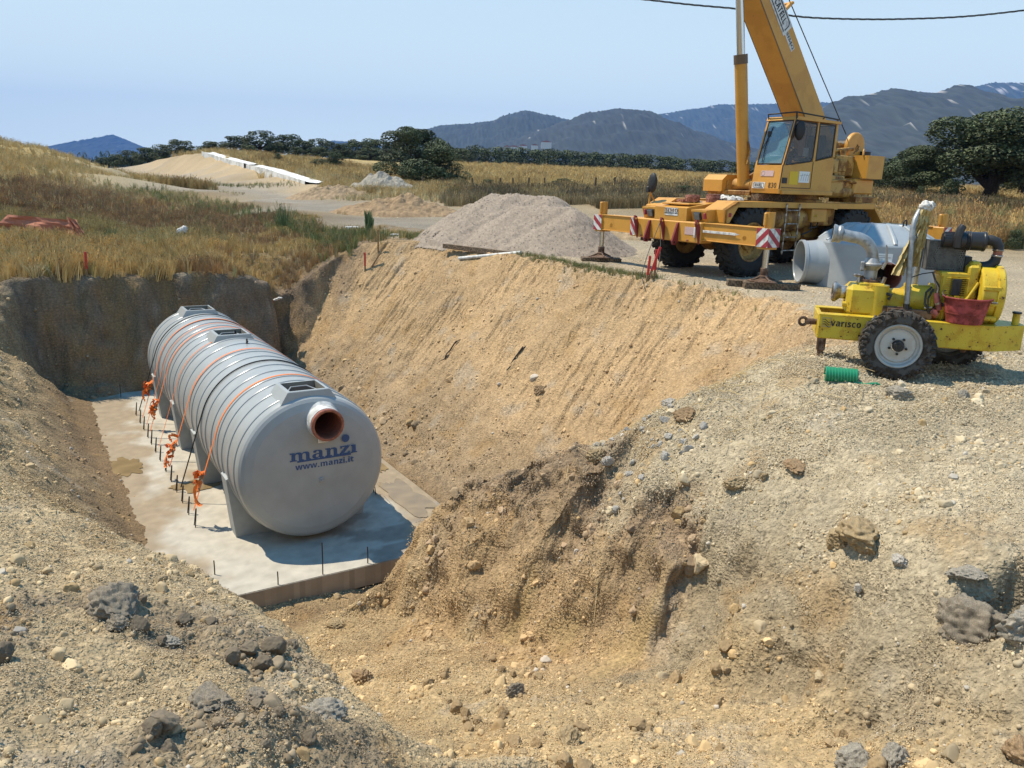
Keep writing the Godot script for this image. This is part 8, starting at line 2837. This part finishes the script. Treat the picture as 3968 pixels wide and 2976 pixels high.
		for q in 4:
			if lists[q].size():
				var mi := scatter(parent, "grit", grit[q], lists[q], mats["stone"])
				mi.set_meta("kind", "stuff")
	# stones and clods one can tell apart
	for b in ROCKS:
		var m := M.new()
		m.coloured = true
		var c: Color = b[3]
		m.tint = c
		m.rock(Vector3.ZERO, b[1], 700 + int(b[0].x * 100), 4, 0.3)
		var fl := noise(6.0, 3, 720)
		for i in m.c.size():
			var g := 1.0 + 0.45 * fl.get_noise_3dv(m.v[i] / b[1].x)
			m.c[i] = Color(c.r * g, c.g * g, c.b * g)
		solo(b[4], m, mats["stone_big"], b[2], "stone" if b[4] == "stone" else "clod", on(b[0].x, b[0].z, b[1].y * 0.3), b[0].x * 3.0)
	# countable middle sized clods on the two dark ridges, in the trench and along the rubble edge
	var beds := [["clod", "dark damp clod in the rows of clods on the left foreground mound", "dark clods on the left mound", "d", -3.4, -0.4, -5.0, -2.5, 36, 0.03, 0.075, Color(0.24, 0.19, 0.13)],
		["clod", "yellow brown clod on the trench floor at the bottom of the photo", "clods on the trench floor", "t", -0.8, 2.3, -7.2, -3.8, 60, 0.025, 0.07, Color(0.44, 0.31, 0.165)],
		["stone", "pale grey stone in the cluster at the left tip of the rubble", "pale stones at the tip of the rubble", "r", 0.75, 2.1, -9.5, -7.9, 60, 0.02, 0.06, Color(0.5, 0.47, 0.42)]]
	var bn := 0
	for b in beds:
		rng.seed = 800 + bn
		bn += 1
		var made := 0
		var tries := 0
		while made < b[8] and tries < 4000:
			tries += 1
			var x := rng.randf_range(b[4], b[5])
			var z := rng.randf_range(b[6], b[7])
			if keys[land_zone[cell(x, z)]] != b[3]:
				continue
			made += 1
			var o := MeshInstance3D.new()
			o.name = b[0]
			o.mesh = rock_mesh(4 + made % 4, 3)
			var r: float = lerpf(b[9], b[10], pow(rng.randf(), 1.7))
			var c: Color = b[11] * rng.randf_range(0.8, 1.2)
			var key := "clod_%s_%d" % [b[3], made % 4]
			if not mats.has(key):
				mat(key, Color(c.r, c.g, c.b).linear_to_srgb(), 0.95, 0.0, mats["stone_big"].albedo_texture, 6.0, mats["stone_big"].normal_texture, 1.0)
			o.material_override = mats[key]
			o.transform = Transform3D(Basis.from_euler(Vector3(rng.randf() * TAU, rng.randf() * TAU, rng.randf() * TAU)).scaled(Vector3.ONE * r), on(x, z, r * 0.3))
			add_child(o, true)
			tag(o, b[1], b[0], b[2])

# ---------------------------------------------------------------- materials and the scene
func build_materials() -> void:
	var grain := grey_texture(512, 0.03, 5, 0.72, 1.0, 1, 1.7)
	var grain_n := bump_texture(512, 0.035, 5, 2, 5.0)
	var soft_n := bump_texture(256, 0.02, 4, 3, 2.0)
	var worn := blot_texture(512, 4, Color(0.92, 0.9, 0.87), 0.4, Color(0.5, 0.38, 0.28), 0.13)
	var very := blot_texture(512, 5, Color(0.66, 0.58, 0.5), 0.5, Color(0.4, 0.27, 0.18), 0.27)
	var pump := blot_texture(512, 6, Color(0.9, 0.84, 0.7), 0.42, Color(0.3, 0.17, 0.1), 0.27, 0.03)
	var dusty := blot_texture(512, 7, Color(0.8, 0.8, 0.8), 0.45, Color(0.7, 0.68, 0.65), 0.25)
	var e := mat("earth", Color.WHITE, 0.97, 0.0, grain, 1.1, grain_n, 1.6, true)
	e.vertex_color_use_as_albedo = true
	e.heightmap_enabled = true
	e.heightmap_texture = grey_texture(512, 0.05, 5, 0.0, 1.0, 31, 1.6)
	e.heightmap_scale = 1.6
	var g := mat("gravel", Color.WHITE, 0.95, 0.0, grain, 2.4, grain_n, 1.3, true)
	g.vertex_color_use_as_albedo = true
	var even := grey_texture(256, 0.02, 4, 0.92, 1.0, 21)
	g = mat("concrete", Color.WHITE, 0.85, 0.0, even, 0.7, soft_n, 0.35, true)
	g.vertex_color_use_as_albedo = true
	g = mat("far_scrub", Color.WHITE, 1.0)
	g.vertex_color_use_as_albedo = true
	for k in ["stone", "grass", "leaf"]:
		g = mat(k, Color.WHITE, 0.9)
		g.vertex_color_use_as_albedo = true
		g.cull_mode = BaseMaterial3D.CULL_DISABLED
	mats["leaf"].roughness = 0.7
	mats["leaf"].backlight_enabled = true
	mats["leaf"].backlight = Color(0.03, 0.045, 0.012)
	mats["grass"].backlight_enabled = true
	mats["grass"].backlight = Color(0.12, 0.09, 0.04)
	g = mat("stone_big", Color.WHITE, 0.95, 0.0, grain, 7.0, grain_n, 1.0)
	g.vertex_color_use_as_albedo = true
	mat("puddle", lin(0.3, 0.215, 0.11), 0.06, 0.0, grey_texture(256, 0.008, 2, 0.85, 1.0, 8), 1.0)
	mat("chamber_grey", lin(0.34, 0.37, 0.39), 0.35, 0.0, even, 0.6, soft_n, 0.2)
	mat("tank_grey", lin(0.37, 0.385, 0.38), 0.3, 0.0, even, 0.4, soft_n, 0.1)
	mat("tank_dull", lin(0.36, 0.385, 0.385), 0.6, 0.0, even, 0.8, soft_n, 0.3)
	mat("tank_white", lin(0.66, 0.66, 0.64), 0.5, 0.0, dusty, 2.0, soft_n, 0.5)
	mat("brick_plastic", lin(0.36, 0.12, 0.07), 0.45, 0.0, dusty, 3.0)
	mat("interior_shade", lin(0.2, 0.185, 0.15), 0.6)  # shade painted as a dark colour inside tank, hatches and chamber
	mat("paper", lin(0.75, 0.75, 0.72), 0.7)
	mat("grey_print", lin(0.25, 0.25, 0.25), 0.7)
	mat("blue_print", lin(0.035, 0.11, 0.3), 0.5, 0.0, grey_texture(256, 0.05, 4, 0.7, 1.0, 9), 5.0)
	mat("dark_steel", lin(0.05, 0.05, 0.052), 0.5, 0.6, dusty, 4.0)
	mat("rebar", lin(0.045, 0.04, 0.038), 0.6, 0.5)
	mat("orange_strap", lin(0.8, 0.2, 0.03), 0.6)
	mats["orange_strap"].cull_mode = BaseMaterial3D.CULL_DISABLED
	mat("zinc", lin(0.5, 0.5, 0.49), 0.42, 0.85, very, 2.5)
	mat("galvanised", lin(0.42, 0.43, 0.43), 0.5, 0.6, dusty, 3.0)
	mat("crane_orange", lin(0.62, 0.31, 0.05), 0.42, 0.0, worn, 0.55, soft_n, 0.06)
	mat("crane_dusty", lin(0.52, 0.31, 0.08), 0.6, 0.0, very, 0.9)
	mat("crane_under", lin(0.5, 0.27, 0.06), 0.7, 0.0, very, 0.9)
	mat("crane_dark", lin(0.14, 0.09, 0.05), 0.5, 0.0, worn, 1.5)
	mat("chrome", lin(0.62, 0.63, 0.64), 0.16, 1.0)
	mat("rust_steel", lin(0.2, 0.13, 0.09), 0.75, 0.2, very, 2.0)
	mat("tyre", lin(0.028, 0.027, 0.026), 0.85, 0.0, dusty, 2.0, soft_n, 0.4)
	mat("tyre_dusty", lin(0.085, 0.08, 0.074), 0.9, 0.0, very, 3.0, soft_n, 0.4)
	mat("rim_grey", lin(0.5, 0.49, 0.46), 0.5, 0.1, worn, 2.5)
	mat("rubber", lin(0.02, 0.02, 0.021), 0.6)
	mat("black_plastic", lin(0.022, 0.022, 0.024), 0.38)
	mat("lamp_glass", lin(0.25, 0.27, 0.28), 0.12, 0.3)
	mat("dark_red", lin(0.22, 0.025, 0.03), 0.5, 0.0, worn, 1.5)
	mat("red_print", lin(0.36, 0.035, 0.05), 0.5, 0.0, worn, 2.0)
	mat("white_print", lin(0.72, 0.72, 0.7), 0.5, 0.0, dusty, 2.0)
	mat("pink_print", lin(0.66, 0.46, 0.44), 0.6, 0.0, grey_texture(128, 0.05, 4, 0.8, 1.0, 10), 6.0)
	mat("brown_print", lin(0.12, 0.05, 0.02), 0.5)
	mat("black_print", lin(0.012, 0.012, 0.012), 0.5)
	mat("yellow_print", lin(0.7, 0.45, 0.01), 0.5)
	mat("cab_glass", Color(0.5, 0.72, 0.8, 0.3), 0.02)
	mat("cab_glass_side", Color(0.06, 0.09, 0.1, 0.62), 0.03)
	for k in ["cab_glass", "cab_glass_side"]:
		mats[k].transparency = BaseMaterial3D.TRANSPARENCY_ALPHA
		mats[k].cull_mode = BaseMaterial3D.CULL_DISABLED
	var wood := grey_texture(256, 0.02, 5, 0.45, 1.0, 12, 1.6)
	mat("old_wood", lin(0.24, 0.165, 0.1), 0.9, 0.0, wood, 3.0, grain_n, 0.8)
	mat("raw_wood", lin(0.5, 0.32, 0.16), 0.85, 0.0, wood, 6.0)
	mat("red_paint", lin(0.55, 0.035, 0.03), 0.6, 0.0, worn, 4.0)
	mat("bark", lin(0.075, 0.055, 0.042), 0.95, 0.0, wood, 2.0, grain_n, 1.0)
	mat("pump_yellow", lin(0.64, 0.46, 0.03), 0.42, 0.0, pump, 1.4, soft_n, 0.06)
	mat("punched_sheet", lin(0.16, 0.155, 0.145), 0.6, 0.3, dusty, 4.0)
	mat("hose_red", lin(0.25, 0.07, 0.06), 0.6, 0.0, dusty, 4.0)
	mat("bucket_red", lin(0.42, 0.07, 0.07), 0.75, 0.0, very, 2.5)
	mat("green_plastic", lin(0.02, 0.24, 0.12), 0.4)
	mat("yellow_cloth", lin(0.62, 0.49, 0.22), 0.95, 0.0, dusty, 4.0)
	mat("white_cloth", lin(0.7, 0.68, 0.64), 0.95, 0.0, dusty, 6.0)
	mat("orange_net", lin(0.45, 0.17, 0.1), 0.8, 0.0, worn, 3.0)
	mat("white_plastic", lin(0.75, 0.74, 0.7), 0.5, 0.0, dusty, 2.0)
	mat("white_concrete", lin(0.78, 0.77, 0.74), 0.8, 0.0, dusty, 0.3)
	mat("cable", lin(0.06, 0.07, 0.08), 0.6)
	mat("sling", lin(0.4, 0.19, 0.15), 0.9, 0.0, very, 5.0)
	for k in ["yellow_cloth", "white_cloth", "orange_net"]:
		mats[k].cull_mode = BaseMaterial3D.CULL_DISABLED

func _ready() -> void:
	# camera
	var cam := Camera3D.new()
	cam.name = "camera"
	cam.fov = 51.3
	cam.near = 0.05
	cam.far = 20000.0
	cam.position = Vector3(0, 1.85, 0)
	cam.basis = Basis(Vector3.RIGHT, deg_to_rad(-14.3)) * Basis(Vector3(0, 0, 1), deg_to_rad(2.0))
	add_child(cam)
	cam.current = true
	# sky, sun, haze
	var sky_m := ProceduralSkyMaterial.new()
	sky_m.sky_top_color = Color(0.06, 0.55, 0.82)
	sky_m.sky_horizon_color = Color(0.95, 1.0, 0.97)
	sky_m.sky_curve = 0.33
	sky_m.ground_horizon_color = Color(0.7, 0.75, 0.78)
	sky_m.ground_bottom_color = Color(0.4, 0.36, 0.3)
	sky_m.sun_angle_max = 1.0
	var env := Environment.new()
	env.background_mode = Environment.BG_SKY
	env.sky = Sky.new()
	env.sky.sky_material = sky_m
	env.tonemap_mode = Environment.TONE_MAPPER_LINEAR
	env.tonemap_exposure = 1.22
	env.sdfgi_enabled = true
	env.ssao_enabled = true
	env.ssil_enabled = true
	env.fog_enabled = true
	env.fog_density = 0.000095
	env.fog_light_color = Color(0.36, 0.64, 1.0)
	var we := WorldEnvironment.new()
	we.name = "world"
	we.environment = env
	add_child(we)
	var sun := DirectionalLight3D.new()
	sun.name = "sun"
	sun.light_energy = 1.6
	sun.light_color = Color(1.0, 0.95, 0.86)
	sun.light_angular_distance = 0.5
	sun.shadow_enabled = true
	add_child(sun)
	sun.look_at_from_position(Vector3(-43, 89, -14), Vector3.ZERO)
	# the land, the hills, then the things
	fbm = noise(1.6, 4, 5)
	build_materials()
	build_land()
	for h in HILLS:
		hill(h[0], h[1], h[2], h[3], h[4], h[5], h[6], h[7], h[8])
	build_slab()
	build_tank()
	build_straps()
	build_crane()
	build_chamber()
	build_pump()
	build_site()
	build_trees()
	build_grass()
	build_stones()
